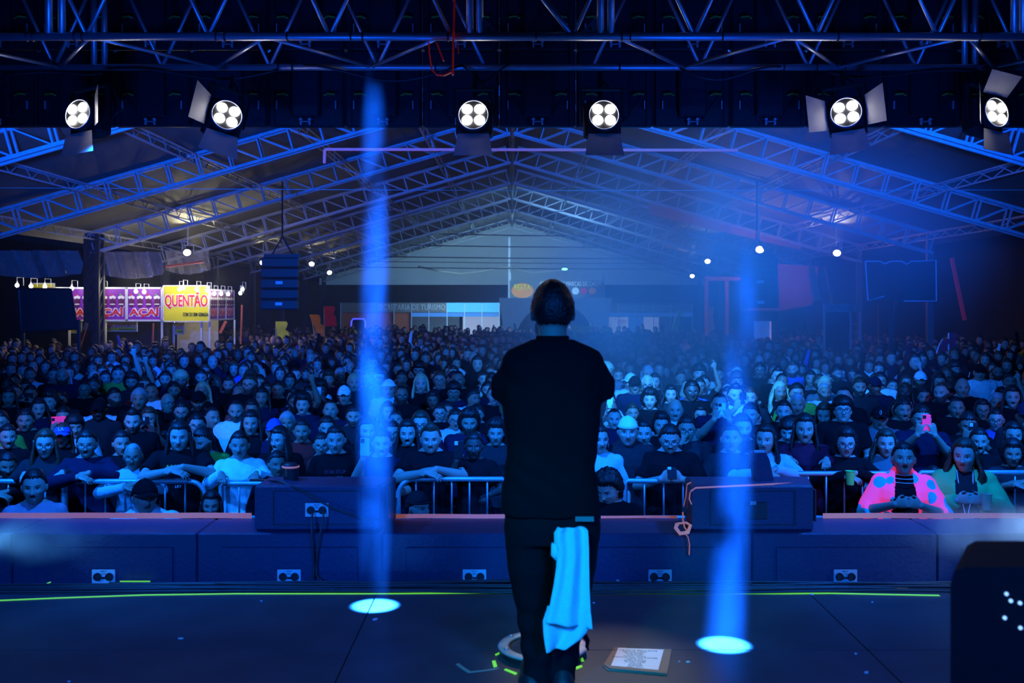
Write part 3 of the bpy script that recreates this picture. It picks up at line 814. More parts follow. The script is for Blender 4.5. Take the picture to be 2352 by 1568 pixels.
# ------------------------------------------------------------------ people: materials
def skin_mat(name, tone, lip, beard=0.0, hair=(0.02, 0.015, 0.012)):
    """skin with brows, eyes, lips and (optionally) beard placed on the head by the head-space attribute"""
    m = bpy.data.materials.new(name); m.use_nodes = True
    nt = m.node_tree; N = nt.nodes; L = nt.links; b = N['Principled BSDF']
    b.inputs['Roughness'].default_value = 0.55
    at = N.new('ShaderNodeAttribute'); at.attribute_name = 'headco'
    sp = N.new('ShaderNodeSeparateXYZ'); L.new(at.outputs['Vector'], sp.inputs[0])

    def mt(op, a, c=None, d=None):
        n = N.new('ShaderNodeMath'); n.operation = op
        for i, v in enumerate((a, c, d)):
            if v is None: continue
            if isinstance(v, (int, float)): n.inputs[i].default_value = v
            else: L.new(v, n.inputs[i])
        return n.outputs[0]
    ax = mt('ABSOLUTE', sp.outputs[0]); y = sp.outputs[1]; z = sp.outputs[2]
    front = mt('LESS_THAN', y, -0.035)

    def ell(cx, cz, rx, rz, soft=0.25, tilt=0.0, x=None):
        x = ax if x is None else x
        dx = mt('SUBTRACT', x, cx)
        zz = z if not tilt else mt('SUBTRACT', z, mt('MULTIPLY', dx, tilt))
        u = mt('DIVIDE', dx, rx); v = mt('DIVIDE', mt('SUBTRACT', zz, cz), rz)
        d = mt('ADD', mt('MULTIPLY', u, u), mt('MULTIPLY', v, v))
        k = N.new('ShaderNodeMapRange'); k.inputs[1].default_value = 1 - soft; k.inputs[2].default_value = 1 + soft
        k.inputs[3].default_value = 1; k.inputs[4].default_value = 0; L.new(d, k.inputs[0])
        return mt('MULTIPLY', k.outputs[0], front)
    no = N.new('ShaderNodeTexNoise'); no.inputs['Scale'].default_value = 30; L.new(at.outputs['Vector'], no.inputs['Vector'])
    col = N.new('ShaderNodeMix'); col.data_type = 'RGBA'
    col.inputs['A'].default_value = (*[c * 0.88 for c in tone], 1); col.inputs['B'].default_value = (*tone, 1)
    L.new(no.outputs['Fac'], col.inputs['Factor']); cur = col.outputs['Result']

    def paint(mask, c, k=1.0):
        nonlocal cur
        mx = N.new('ShaderNodeMix'); mx.data_type = 'RGBA'
        L.new(mt('MULTIPLY', mask, k), mx.inputs['Factor']); L.new(cur, mx.inputs['A']); mx.inputs['B'].default_value = (*c, 1); cur = mx.outputs['Result']
    if beard:
        # below a line from the ears to under the nose, plus moustache
        k = N.new('ShaderNodeMapRange'); k.inputs[1].default_value = -0.048; k.inputs[2].default_value = -0.039; k.inputs[3].default_value = 1; k.inputs[4].default_value = 0
        L.new(mt('ADD', z, mt('MULTIPLY', mt('MAXIMUM', mt('SUBTRACT', ax, 0.028), 0.0), -0.95)), k.inputs[0])
        k2 = N.new('ShaderNodeMapRange'); k2.inputs[1].default_value = 0.03; k2.inputs[2].default_value = 0.0; k2.inputs[3].default_value = 0; k2.inputs[4].default_value = 1
        L.new(y, k2.inputs[0])
        above = mt('GREATER_THAN', z, -0.135)
        paint(mt('MULTIPLY', mt('MULTIPLY', k.outputs[0], k2.outputs[0]), above), hair, beard)
    paint(ell(0, -0.0565, 0.024, 0.0085), lip, 0.9)
    paint(ell(0, -0.0565, 0.019, 0.0022), tuple(c * 0.4 for c in lip), 0.9)
    paint(ell(0.031, 0.001, 0.021, 0.012), tuple(c * 0.62 for c in tone), 0.6)
    paint(ell(0.031, -0.001, 0.0135, 0.0058), (0.46, 0.46, 0.48))
    paint(ell(0.031, -0.0005, 0.0055, 0.0058), (0.02, 0.015, 0.01))
    paint(ell(0.031, 0.0058, 0.0165, 0.0026), (0.015, 0.01, 0.01))
    paint(ell(0.033, 0.0215, 0.0205, 0.0042, 0.4, 0.05), hair, 0.9)
    paint(ell(0.0065, -0.036, 0.0045, 0.0025), tuple(c * 0.2 for c in tone), 0.8)
    L.new(cur, b.inputs['Base Color'])
    return m


TONES = {'fair': (0.62, 0.34, 0.27), 'light': (0.52, 0.27, 0.20), 'tan': (0.40, 0.19, 0.13), 'brown': (0.26, 0.12, 0.08), 'dark': (0.12, 0.055, 0.045)}
HAIRC = {'black': (0.012, 0.010, 0.010), 'brown': (0.06, 0.03, 0.018), 'blonde': (0.55, 0.42, 0.24), 'grey': (0.32, 0.32, 0.33), 'auburn': (0.13, 0.035, 0.018)}
SK = {}
for t, c in TONES.items():
    SK[t, 0] = skin_mat('skin_' + t, c, (c[0] * 0.62, c[1] * 0.30, c[2] * 0.33))
    SK[t, 1] = skin_mat('skin_bearded_' + t, c, (c[0] * 0.55, c[1] * 0.32, c[2] * 0.34), 0.85)
HM = {k: mat('hair_' + k, c, 0.42, var=0.45, scale=90, bump=0.6) for k, c in HAIRC.items()}
CL = {'black': (0.006, 0.006, 0.008), 'navy': (0.008, 0.012, 0.035), 'grey': (0.12, 0.125, 0.14), 'white': (0.82, 0.84, 0.85), 'charcoal': (0.022, 0.022, 0.026), 'red': (0.45, 0.02, 0.02),
      'green': (0.10, 0.28, 0.04), 'blue': (0.04, 0.10, 0.40), 'beige': (0.48, 0.40, 0.30), 'pink': (0.75, 0.30, 0.38), 'palegrey': (0.50, 0.52, 0.56), 'burgundy': (0.16, 0.01, 0.03), 'yellow': (0.75, 0.62, 0.05), 'denim': (0.04, 0.06, 0.12)}
CM = {k: mat('cloth_' + k, c, 0.92, var=0.18, scale=26, bump=0.35, spec=0.12) for k, c in CL.items()}
CNAME = {'palegrey': 'pale grey', 'navy': 'navy'}


# ------------------------------------------------------------------ people: head shape
HC0 = Vector((0, -0.040, 1.482))       # centre of the head of a 1.66 m person


def head_r(d, female=False, mouth=0.0):
    """distance of the head's surface from its centre along unit directions d (n x 3); the face looks to -y"""
    x, y, z = d[:, 0], d[:, 1], d[:, 2]
    a = 0.074 if female else 0.077
    jaw = np.clip(-z, 0, 1)
    ax_ = a * (1 - (0.20 if female else 0.10) * jaw ** 1.6)
    by = np.where(y > 0, 0.098 - 0.018 * jaw, 0.092)
    cz = np.where(z > 0, 0.118, 0.122)
    r = 1 / np.sqrt((x / ax_) ** 2 + (y / by) ** 2 + (z / cz) ** 2 + 1e-9)
    p = d * r[:, None]
    X, Z = p[:, 0], p[:, 2]
    f = (y < 0) * np.clip(-y * 2.2, 0, 1)
    g = lambda cx, cz_, sx, sz: np.exp(-((X - cx) / sx) ** 2 - ((Z - cz_) / sz) ** 2)
    k = 0.0
    # flatten the face a little, then add its forms
    k = k - 0.006 * g(0, 0.0, 0.05, 0.05)
    k = k - 0.010 * (g(0.031, -0.002, 0.017, 0.012) + g(-0.031, -0.002, 0.017, 0.012))
    k = k + 0.0045 * (g(0.031, -0.001, 0.010, 0.006) + g(-0.031, -0.001, 0.010, 0.006))
    k = k + (0.003 if female else 0.006) * (g(0.028, 0.021, 0.022, 0.007) + g(-0.028, 0.021, 0.022, 0.007))
    k = k + 0.006 * (g(0.045, -0.025, 0.018, 0.016) + g(-0.045, -0.025, 0.018, 0.016))
    ramp = np.clip((0.016 - Z) / 0.045, 0, 1) * (Z > -0.042)
    edge = np.clip((Z + 0.042) / 0.008, 0, 1)
    k = k + (0.019 if female else 0.023) * ramp * edge * np.exp(-(X / (0.0075 + 0.006 * ramp)) ** 2)
    k = k + 0.005 * g(0.011, -0.032, 0.006, 0.007) + 0.005 * g(-0.011, -0.032, 0.006, 0.007)
    k = k + 0.0065 * g(0, -0.0515, 0.021, 0.0045) + 0.007 * g(0, -0.0625, 0.018, 0.005) - 0.004 * g(0, -0.0565, 0.022, 0.0022)
    k = k - 0.004 * g(0, -0.077, 0.02, 0.006) + 0.008 * g(0, -0.096, 0.020, 0.014)
    if mouth: k = k - mouth * 0.030 * g(0, -0.060, 0.014, 0.0105) + mouth * 0.006 * (g(0, -0.044, 0.02, 0.004) + g(0, -0.079, 0.016, 0.004))
    return r + k * f


def sphere_dirs(nu, nv):
    ph = (np.arange(nv + 1) / nv - 0.5) * math.pi * 0.998
    th = np.arange(nu) / nu * 2 * math.pi
    P_, T = np.meshgrid(ph, th, indexing='ij')
    return np.stack([np.cos(P_) * np.cos(T), np.cos(P_) * np.sin(T), np.sin(P_)], -1)


def ell_ring(c, a, b, n=20, power=1.0):
    out = []
    for k in range(n):
        t = 2 * math.pi * k / n
        cs, sn = math.cos(t), math.sin(t)
        out.append((c[0] + a * math.copysign(abs(cs) ** power, cs), c[1] + b * math.copysign(abs(sn) ** power, sn), c[2]))
    return out


def torso_rings(female, g=0.0, n=24, fat=1.0):
    if female: S = [(0.84, .155, .115, .0), (0.90, .165, .12, .0), (0.97, .145, .105, .0), (1.05, .128, .095, .0), (1.14, .138, .105, -.012), (1.21, .150, .122, -.022), (1.27, .155, .105, -.012), (1.315, .152, .08, 0), (1.345, .130, .068, .006), (1.372, .086, .060, .01), (1.40, .054, .052, .014), (1.42, .045, .046, .016)]
    else: S = [(0.84, .150, .11, .0), (0.90, .155, .115, .0), (0.97, .148, .108, .0), (1.05, .146, .108, -.004), (1.14, .160, .115, -.008), (1.22, .175, .12, -.01), (1.29, .180, .105, -.004), (1.328, .176, .085, 0), (1.358, .150, .072, .006), (1.385, .100, .064, .01), (1.412, .064, .056, .014), (1.43, .052, .05, .016)]
    out = []
    for z, a, b, y in S:
        k = fat if z < 1.3 else 1 + (fat - 1) * 0.3
        out.append(ell_ring((0, y, z), a * k + g, b * k + g, n, 0.88))
    return out


# arm poses: (elbow, wrist, finger direction) for the right (+x) and left (-x) arm of a 1.66 m figure facing -y
POSES = {
    'down': (((.235, .02, 1.07), (.225, -.07, .86), (0, -.25, -1)), ((-.235, .02, 1.07), (-.225, -.07, .86), (0, -.25, -1))),
    'rail': (((.27, -.17, 1.20), (.05, -.33, 1.285), (-1, -.35, -.05)), ((-.27, -.19, 1.19), (-.03, -.37, 1.265), (1, -.25, -.25))),
    'grip': (((.25, -.08, 1.17), (.15, -.24, 1.275), (-.1, -.9, -.35)), ((-.25, -.08, 1.17), (-.13, -.24, 1.275), (.1, -.9, -.35))),
    'phone': (((.24, -.05, 1.10), (.14, -.25, 1.10), (-.5, -.7, -.2)), ((-.22, -.19, 1.20), (-.14, -.31, 1.40), (.12, -.05, 1))),
    'phoneR': (((.22, -.19, 1.20), (.14, -.31, 1.40), (-.12, -.05, 1)), ((-.24, -.05, 1.10), (-.14, -.25, 1.10), (.5, -.7, -.2))),
    'phone2': (((.20, -.18, 1.20), (.07, -.36, 1.38), (-.25, -.05, 1)), ((-.20, -.18, 1.20), (-.07, -.36, 1.38), (.25, -.05, 1))),
    'chest': (((.27, -.08, 1.10), (.085, -.30, 1.20), (-.8, -.35, .25)), ((-.27, -.08, 1.10), (-.085, -.30, 1.20), (.8, -.35, .25))),
    'chin': (((.26, -.12, 1.12), (.0, -.26, 1.10), (-1, -.1, .0)), ((-.20, -.2, 1.14), (-.07, -.17, 1.37), (.4, .2, .8))),
    'up': (((.27, -.12, 1.50), (.20, -.16, 1.74), (-.1, -.1, 1)), ((-.235, .02, 1.07), (-.225, -.07, .86), (0, -.25, -1))),
    'fold': (((.25, -.10, 1.10), (-.02, -.26, 1.13), (-1, 0, .1)), ((-.25, -.10, 1.10), (.04, -.30, 1.10), (1, .1, .0))),
}
# knees and feet; the crouching pose drops the hips
LEGS = {'stand': (((.095, 0, .86), (.10, -.02, .46), (.105, .02, .07)), ((-.095, 0, .86), (-.10, -.02, .46), (-.105, .02, .07)))}


def hand(mb, wrist, d, n, side, curl=0.35, s=1.0, seg=8):
    """palm, four unequal bent fingers and a thumb leaving the side of the palm"""
    d = Vector(d).normalized(); w = Vector(wrist); n = Vector(n)
    n = (n - d * n.dot(d)).normalized(); a = d.cross(n).normalized() * side
    pal = w + d * 0.045 * s
    mb.loft([[w + d * t * s + a * (ww * math.cos(q)) * s + n * (hh * math.sin(q)) * s for q in [2 * math.pi * k / 12 for k in range(12)]] for t, ww, hh in ((-.01, .020, .018), (.015, .030, .016), (.05, .040, .015), (.085, .041, .012), (.092, .036, .008))])
    for i, (off, ln) in enumerate(((.031, .066), (.0105, .074), (-.0105, .069), (-.031, .054))):
        p = w + d * 0.082 * s + a * off * s; d0 = d; d = (d + a * off * 5.5).normalized(); pts = [p - d * 0.02 * s]
        pts.append(p)
        c = curl * (0.8 + 0.15 * i)
        for k in range(3):
            ang = c * (k + 1)
            v = (d * math.cos(ang) - n * math.sin(ang)).normalized()
            p = p + v * ln * s * (0.42, 0.33, 0.25)[k]; pts.append(p)
        mb.tube(pts, [.0084 * s, .0084 * s, .0079 * s, .0072 * s, .006 * s], seg, endround=True)
        d = d0
    p = w + d * 0.018 * s + a * 0.026 * s
    t1 = (a * 0.75 + d * 0.62 - n * 0.3).normalized(); t2 = (a * 0.3 + d * 0.9 - n * 0.35).normalized()
    mb.tube([p - a * 0.012 * s, p, p + t1 * 0.034 * s, p + t1 * 0.034 * s + t2 * 0.030 * s], [.0115 * s, .0115 * s, .0098 * s, .0078 * s], seg, endround=True)


def arm_pts(sh, el, wr):
    sh, el, wr = Vector(sh), Vector(el), Vector(wr)
    return [sh, sh.lerp(el, .33), sh.lerp(el, .7), el, el.lerp(wr, .25), el.lerp(wr, .6), wr]


def remesh(me, vox, smooth=True):
    o = bpy.data.objects.new('tmp', me); C.objects.link(o)
    md = o.modifiers.new('r', 'REMESH'); md.mode = 'VOXEL'; md.voxel_size = vox; md.adaptivity = 0
    if smooth:
        sm = o.modifiers.new('s', 'SMOOTH'); sm.factor = 0.5; sm.iterations = 2
    dg = bpy.context.evaluated_depsgraph_get()
    out = bpy.data.meshes.new_from_object(o.evaluated_get(dg))
    bpy.data.objects.remove(o); bpy.data.meshes.remove(me)
    return out


def legs_shape(mb, female, g=0.0, foot=True, crouch=False):
    for s in (-1, 1):
        if crouch: hip, kn, an = Vector((s * .09, 0.0, .86)), Vector((s * .15, -.27, .60)), Vector((s * .13, .02, .33))
        else: hip, kn, an = Vector((s * .085, 0, .88)), Vector((s * .10, -.015, .46)), Vector((s * .105, .015, .07))
        r = [.088, .080, .062, .052, .056, .045, .038]
        mb.tube([hip, hip.lerp(kn, .35), hip.lerp(kn, .75), kn, kn.lerp(an, .3), kn.lerp(an, .7), an], [q + g for q in r], 14, endround=True)
        if foot: mb.tube([an + Vector((0, .05, -.035)), an + Vector((0, -.03, -.03)), an + Vector((s * .01, -.12, -.04)), an + Vector((s * .015, -.17, -.048))], [.036, .040, .036, .024], 12, endround=True)


def shoulder(female, s): return (s * (.148 if female else .170), .0, 1.292 if female else 1.302)


def make_body(female, pose, mouth=0.0, vox=0.0065, yaw=0.0, pitch=0.0, fat=1.0, crouch=False, mid=False):
    """returns a dict of meshes (body, shirt parts) and the head's rotation"""
    RH = Euler((pitch, 0, yaw)).to_matrix()
    RN = np.array(RH)
    hc = np.array(HC0)
    mb = MB()
    nu, nv = (64, 56) if not mid else (28, 24)
    D = sphere_dirs(nu, nv)
    r = head_r(D.reshape(-1, 3), female, mouth)
    Hp = (D.reshape(-1, 3) * r[:, None]) @ RN.T + hc
    mb.loft([[tuple(p) for p in ring] for ring in Hp.reshape(nv + 1, nu, 3)])
    for s in (-1, 1):
        e = Vector(hc) + RH @ Vector((s * .079, .012, -.002))
        mb.ball(e, (.010, .018, .030), 10, 8)
    nr = .045 if female else .054
    a = Vector((0, .014, 1.36)); bpt = Vector(hc) + RH @ Vector((0, .026, -.055))
    mb.tube([a, a.lerp(bpt, .5), bpt], [nr * 1.18, nr, nr * 1.02], 18, endround=True)
    mb.loft(torso_rings(female, 0, 24, fat))
    legs_shape(mb, female, crouch=crouch)
    for i, s in ((0, 1), (1, -1)):
        el, wr, fd = POSES[pose][i]
        sh = shoulder(female, s)
        k = .9 if female else 1.0
        mb.tube(arm_pts(sh, el, wr), [q * k * (1 + (fat - 1) * .5) for q in (.054, .050, .043, .040, .041, .034, .027)], 14, endround=True)
        nrm = {'rail': (0, -.3, 1), 'grip': (0, -.3, 1), 'down': (s, 0, 0), 'phone': (0, -1, .1) if i else (0, -.3, 1), 'phoneR': (0, -.3, 1) if i else (0, -1, .1), 'phone2': (s * .6, -.8, 0), 'chest': (0, -1, .2), 'chin': (0, -1, 0.2), 'up': (0, 1, 0) if i == 0 else (s, 0, 0), 'fold': (0, -1, 0.3)}[pose]
        nrm = Vector(nrm)
        hside = 1.0 if Vector(fd).cross(nrm).dot(Vector((0, 0, 1)) if pose in ('phone2', 'phone', 'phoneR', 'chest', 'chin', 'up', 'fold') and abs(Vector(fd).normalized().z) < 0.8 else Vector((-s, 0, 0))) > 0 else -1.0
        hand(mb, wr, fd, nrm, hside, {'down': .25, 'rail': .3, 'grip': .75, 'phone': .6, 'phoneR': .6, 'phone2': .6, 'chest': .6, 'chin': .9, 'up': .15, 'fold': .2}[pose], 1.0 * (0.92 if female else 1.0), 8 if not mid else 6)
    me = remesh(mb.mesh('body', []), vox)
    n = len(me.vertices)
    co = np.empty(n * 3); me.vertices.foreach_get('co', co); co = co.reshape(-1, 3)
    q = (co - hc) @ RN          # head space
    rad = np.linalg.norm(q, axis=1); d = q / np.maximum(rad, 1e-6)[:, None]
    rr = head_r(d, female, mouth)
    near = (np.abs(rad - rr) < (.009 if not mid else .014)) & (rad < .16)
    w = near * np.clip(1 - (np.abs(q[:, 0]) > .070) * (np.abs(q[:, 1] - .012) < .028) * (np.abs(q[:, 2]) < .04), 0, 1) * np.clip((q[:, 2] + .125) / .02, 0, 1)
    newr = rad * (1 - w) + rr * w
    q2 = d * newr[:, None]
    co2 = np.where((w > 0)[:, None], q2 @ RN.T + hc, co)
    me.vertices.foreach_set('co', co2.ravel())
    at = me.attributes.new('headco', 'FLOAT_VECTOR', 'POINT')
    hcq = np.where((rad < .19)[:, None], q2, np.array([0, 1.0, -1.0])[None, :])
    at.data.foreach_set('vector', hcq.ravel())
    me.polygons.foreach_set('use_smooth', [True] * len(me.polygons))
    me.name = 'body'
    return me


def make_shirt(female, pose, sleeve='short', fat=1.0, vox=.011, g=.012, long_hem=False, hood=False, collar=0.0):
    mb = MB()
    R = torso_rings(female, g, 24, fat)
    if long_hem: R = [ell_ring((0, 0, .74), .165 * fat + g, .125 * fat + g, 24, .88)] + R
    else: R = [ell_ring((0, 0, .80), .172 * fat + g, .135 * fat + g, 24, .88)] + [ell_ring((0, 0, .90), .170 * fat + g, .130 * fat + g, 24, .88)] + R[2:]
    R = R[:-1] if collar else R[:-2]
    mb.loft(R)
    if collar:
        mb.ring((0, .014, 1.41), .058, .013, 24, 8, flat=1.7)
    if hood: mb.tube([(-.09, .02, 1.39), (-.08, .08, 1.385), (0, .11, 1.375), (.08, .08, 1.385), (.09, .02, 1.39)], .038, 10, endround=True)
    for i, s in ((0, 1), (1, -1)):
        el, wr, fd = POSES[pose][i]
        pts = arm_pts(shoulder(female, s), el, wr)
        k = (.9 if female else 1.0) * (1 + (fat - 1) * .5)
        rs = [q * k + g for q in (.056, .053, .048, .042, .043, .037, .030)]
        if sleeve == 'short': pts, rs = pts[:3], [rs[0], rs[1] + .004, rs[2] + .008]
        elif sleeve == 'none': pts, rs = pts[:2], [rs[0] * .8, rs[0] * .8]; pts[1] = pts[0].lerp(pts[1], .2)
        elif sleeve == 'rolled': pts, rs = pts[:5], rs[:5]
        else: rs = [q + .003 for q in rs]
        mb.ball(pts[0], rs[0] + .004, 16, 12)
        mb.tube(pts, rs, 14)
    me = remesh(mb.mesh('shirt', []), vox)
    # soft cloth folds
    n = len(me.vertices); co = np.empty(n * 3); me.vertices.foreach_get('co', co); co = co.reshape(-1, 3)
    nr = np.empty(n * 3); me.vertices.foreach_get('normal', nr); nr = nr.reshape(-1, 3)
    x, y, z = co.T
    f = .0022 * np.sin(30 * z + 5 * np.sin(9 * x) + 14 * y) + .0018 * np.sin(44 * x + 22 * z + 2 * np.sin(17 * z))
    co += nr * (f * (np.clip((1.36 - z) / .05, 0, 1)))[:, None]
    me.vertices.foreach_set('co', co.ravel())
    me.polygons.foreach_set('use_smooth', [True] * len(me.polygons))
    me.name = 'shirt'
    return me


def make_trousers(female, fat=1.0, crouch=False, vox=.013):
    mb = MB(); g = .008
    legs_shape(mb, female, g, foot=False, crouch=crouch)
    mb.loft([ell_ring((0, 0, z), a * fat + g, b * fat + g, 20, .88) for z, a, b in ((.80, .145, .106), (.86, .150, .110), (.92, .148, .108))])
    me = remesh(mb.mesh('trousers', []), vox); me.name = 'trousers'
    me.polygons.foreach_set('use_smooth', [True] * len(me.polygons))
    return me


# ------------------------------------------------------------------ hair, caps, glasses (all in head space)
def scalp(inflate_, lowfront, lowback, seed=0, rough=.003, nu=48, nv=34, side=-.02, female=False, mode='short', freq=30):
    """cap of hair: a shell over the head, open at the face; returns MB"""
    rn = random.Random(seed); inflate = inflate_ * 1.3 if inflate_ > .006 else inflate_
    D = sphere_dirs(nu, nv)
    d = D.reshape(-1, 3)
    base = head_r(d, female, 0)
    x, y, z = d.T
    # hairline height (in metres above centre) as a function of azimuth: front / side / back
    fr = np.clip(-y / np.maximum(np.sqrt(x * x + y * y), 1e-6), -1, 1)      # 1 front, -1 back
    line = np.where(fr > 0.45, lowfront, np.where(fr > -0.1, lowfront + (side - lowfront) * (0.45 - fr) / .55, side + (lowback - side) * np.clip((-0.1 - fr) / .5, 0, 1)))
    line = line - .010 * np.clip((np.abs(x) - .45) / .2, 0, 1) * (fr > .3) + .004 * np.sin(40 * x + seed)
    hz = base * z
    k = np.clip((hz - line) / .010, -1, 1)
    ph = rn.random() * 9
    bump = rough * (np.sin(freq * x + ph + 2 * np.sin(freq * .7 * z)) * np.cos(freq * .9 * y + ph) + .6 * np.sin(freq * 2.3 * x - freq * y * 1.7 + ph))
    r = base + np.where(k > 0, inflate * np.sqrt(np.clip(k, 0, 1)) + bump * np.clip(k, 0, 1), -.012)
    if mode == 'quiff': r = r + .022 * np.clip(fr, 0, 1) ** 2 * np.clip((hz - .05) / .04, 0, 1)
    if mode == 'full': r = r + inflate * .5 * np.clip((hz) / .08, 0, 1)
    p = d * r[:, None]
    mb = MB(); mb.loft([[tuple(q) for q in ring] for ring in p.reshape(nv + 1, nu, 3)])
    return mb


def hair_mesh(style, seed=0, female=False):
    rn = random.Random(seed)
    if style == 'short': mb = scalp(.013, .066, -.05, seed, .0025, side=-.005, female=female)
    elif style == 'crop': mb = scalp(.005, .080, -.045, seed, .0012, side=.01, female=female)
    elif style == 'quiff': mb = scalp(.011, .080, -.045, seed, .003, side=.01, mode='quiff', female=female)
    elif style == 'tied':
        mb = scalp(.011, .068, -.05, seed, .0015, side=.0, female=female); mb.ball((0, .115, .03), (.03, .035, .03))
    elif style == 'bun':
        mb = scalp(.013, .068, -.05, seed, .002, side=.0, female=female); mb.ball((0, .05, .135), (.042, .042, .036))
    elif style == 'curly':
        mb = scalp(.022, .066, -.09, seed, .008, side=-.05, mode='full', female=female, freq=18)
    elif style in ('long', 'longwavy', 'longback'):
        mb = scalp(.017, .070 if style != 'longback' else .075, -.08, seed, .002, side=-.06, female=female)
        wav = .010 if style == 'longwavy' else .003
        rings = []
        for i in range(15):
            t = i / 14; zz = .045 - .37 * t
            wd = .093 + .030 * min(1, t * 2) - .02 * max(0, t - .7) + (.022 if style == 'longwavy' else 0) * math.sin(math.pi * t)
            dp = .098 + .012 * t
            ring_o = []; ring_i = []
            m = 18; span = math.radians(118 if style != 'longback' else 95)
            for j in range(m + 1):
                a = -span + 2 * span * j / m
                wv = wav * math.sin(14 * t + 5 * a + seed) + .003 * math.sin(23 * a + seed)
                xo, yo = math.sin(a) * (wd + wv), math.cos(a) * (dp + wv) * (1 if abs(a) < 1.5 else 1.0)
                ring_o.append((xo, yo + .012 * t, zz)); ring_i.append((xo * (.84 - .2 * t), yo * .72 + .012 * t, zz))
            rings.append(ring_o + ring_i[::-1])
        mb.loft(rings)
    elif style == 'bob':
        mb = scalp(.018, .070, -.10, seed, .003, side=-.085, female=female, mode='full')
    elif style == 'fringe':
        mb = scalp(.020, .045, -.06, seed, .005, side=-.02, female=female, mode='full', freq=24)
    else: return None
    me = mb.mesh('hair', [], True)
    return me


def cap_mesh(back=False):
    mb = MB()
    D = sphere_dirs(36, 24); d = D.reshape(-1, 3)
    r = 1 / np.sqrt((d[:, 0] / .090) ** 2 + (d[:, 1] / .108) ** 2 + (d[:, 2] / .128) ** 2)
    p = d * r[:, None]; p[:, 2] = np.maximum(p[:, 2], .035)
    low = p[:, 2] <= .0351
    p[low, 0] *= .9; p[low, 1] *= .9
    mb.loft([[tuple(q) for q in ring] for ring in p.reshape(25, 36, 3)])
    s = 1 if back else -1
    rings = []
    for t, w, dz in ((0, .078, 0), (.35, .082, .006), (.7, .070, .004), (1, .035, -.004)):
        yy = s * (.085 + .085 * t)
        rings.append([(w * u, yy - s * .03 * abs(u) ** 2 * (1 - t), .042 + dz - .020 * u * u + q) for q in (-.003, .003) for u in ((-1, -.5, 0, .5, 1) if q < 0 else (1, .5, 0, -.5, -1))])
    mb.loft(rings); mb.ball((0, 0, .128), (.008, .008, .005), 8, 5)
    return mb.mesh('cap', [], True)


def beanie_mesh():
    mb = scalp(.014, .050, -.01, 3, .002, side=.02); mb.ring((0, 0, .052), .088, .008, 28, 8, sy=1.14)
    return mb.mesh('beanie', [], True)


def glasses_mesh(round_=True):
    mb = MB()
    for s in (-1, 1):
        mb.ring((s * .032, -.103, -.002), .0235, .0022, 22, 6, 'y', sx=1.1, sy=.92 if round_ else .7)
        mb.tube([(s * .057, -.100, .004), (s * .074, -.085, .006), (s * .081, .01, .006)], .002, 5)
    mb.tube([(-.008, -.104, .002), (0, -.107, .004), (.008, -.104, .002)], .002, 5)
    return mb.mesh('glasses', [], True)


HAIR_STYLES = ['short', 'crop', 'quiff', 'tied', 'bun', 'curly', 'long', 'longwavy', 'longback', 'bob', 'fringe']
HSH = {(st, fm): hair_mesh(st, 5, fm) for st in HAIR_STYLES for fm in (False, True)}
for k_, me_ in HSH.items(): me_.materials.append(HM['black'])
CAP = {b: cap_mesh(b) for b in (False, True)}
BEANIE = beanie_mesh()
GLS = {b: glasses_mesh(b) for b in (True, False)}
for me_ in list(CAP.values()) + [BEANIE] + list(GLS.values()): me_.materials.append(M['black'])
_bodies = {}; _shirts = {}; _trs = {}


def relink(o, m):
    """give this object its own material while sharing the mesh"""
    if len(o.material_slots) == 0: o.data.materials.append(m)
    o.material_slots[0].link = 'OBJECT'; o.material_slots[0].material = m


def get_body(female, pose, mouth, yaw, pitch, fat, crouch, mid):
    key = (female, pose, mouth, yaw, pitch, fat, crouch, mid)
    if key not in _bodies:
        me = make_body(female, pose, mouth, .0068 if not mid else .014, yaw, pitch, fat, crouch, mid)
        me.materials.append(SK['light', 0]); _bodies[key] = me
    return _bodies[key]


def get_shirt(female, pose, sleeve, fat, mid, kw=()):
    key = (female, pose, sleeve, fat, mid, kw)
    if key not in _shirts:
        me = make_shirt(female, pose, sleeve, fat, .011 if not mid else .018, **dict(kw)); me.materials.append(CM['black']); _shirts[key] = me
    return _shirts[key]


def person(loc, label, female=False, pose='down', mouth=0.0, turn=0.0, yaw=0.0, pitch=0.0, fat=1.0, scale=1.0, tone='light', beard=0, hair='short', hairc='black', shirt='black', sleeve='short', trousers='denim',
           cap=None, capback=False, beanie=None, glasses=None, mid=False, crouch=False, group=None, kw=(), shirtname='shirt', shirtmat=None):
    body = get_body(female, pose, mouth, yaw, pitch, fat, crouch, mid)
    o = link('person', body); relink(o, SK[tone, beard])
    o.location = loc; o.rotation_euler = (0, 0, turn); o.scale = (scale,) * 3
    tag(o, label, 'person', group or 'concert crowd')
    RH = Euler((pitch, 0, yaw))
    c = link(shirtname, get_shirt(female, pose, sleeve, fat, mid, kw), o); relink(c, shirtmat or CM[shirt])
    key = (female, fat, crouch)
    if key not in _trs:
        _trs[key] = make_trousers(female, fat, crouch, .016); _trs[key].materials.append(CM['denim'])
    c = link('trousers', _trs[key], o); relink(c, CM[trousers])
    if cap: c = link('cap', CAP[capback], o, HC0, RH); relink(c, CM[cap])
    elif beanie: c = link('beanie', BEANIE, o, HC0, RH); relink(c, CM[beanie])
    if hair != 'bald' and not ((cap or beanie) and hair in ('quiff', 'bun')):
        c = link('hair', HSH[hair, female], o, HC0, RH); relink(c, HM[hairc])
        if cap or beanie: c.scale = (.97, .97, .93)
    if glasses: c = link('glasses', GLS[glasses != 'square'], o, HC0, RH)
    return o

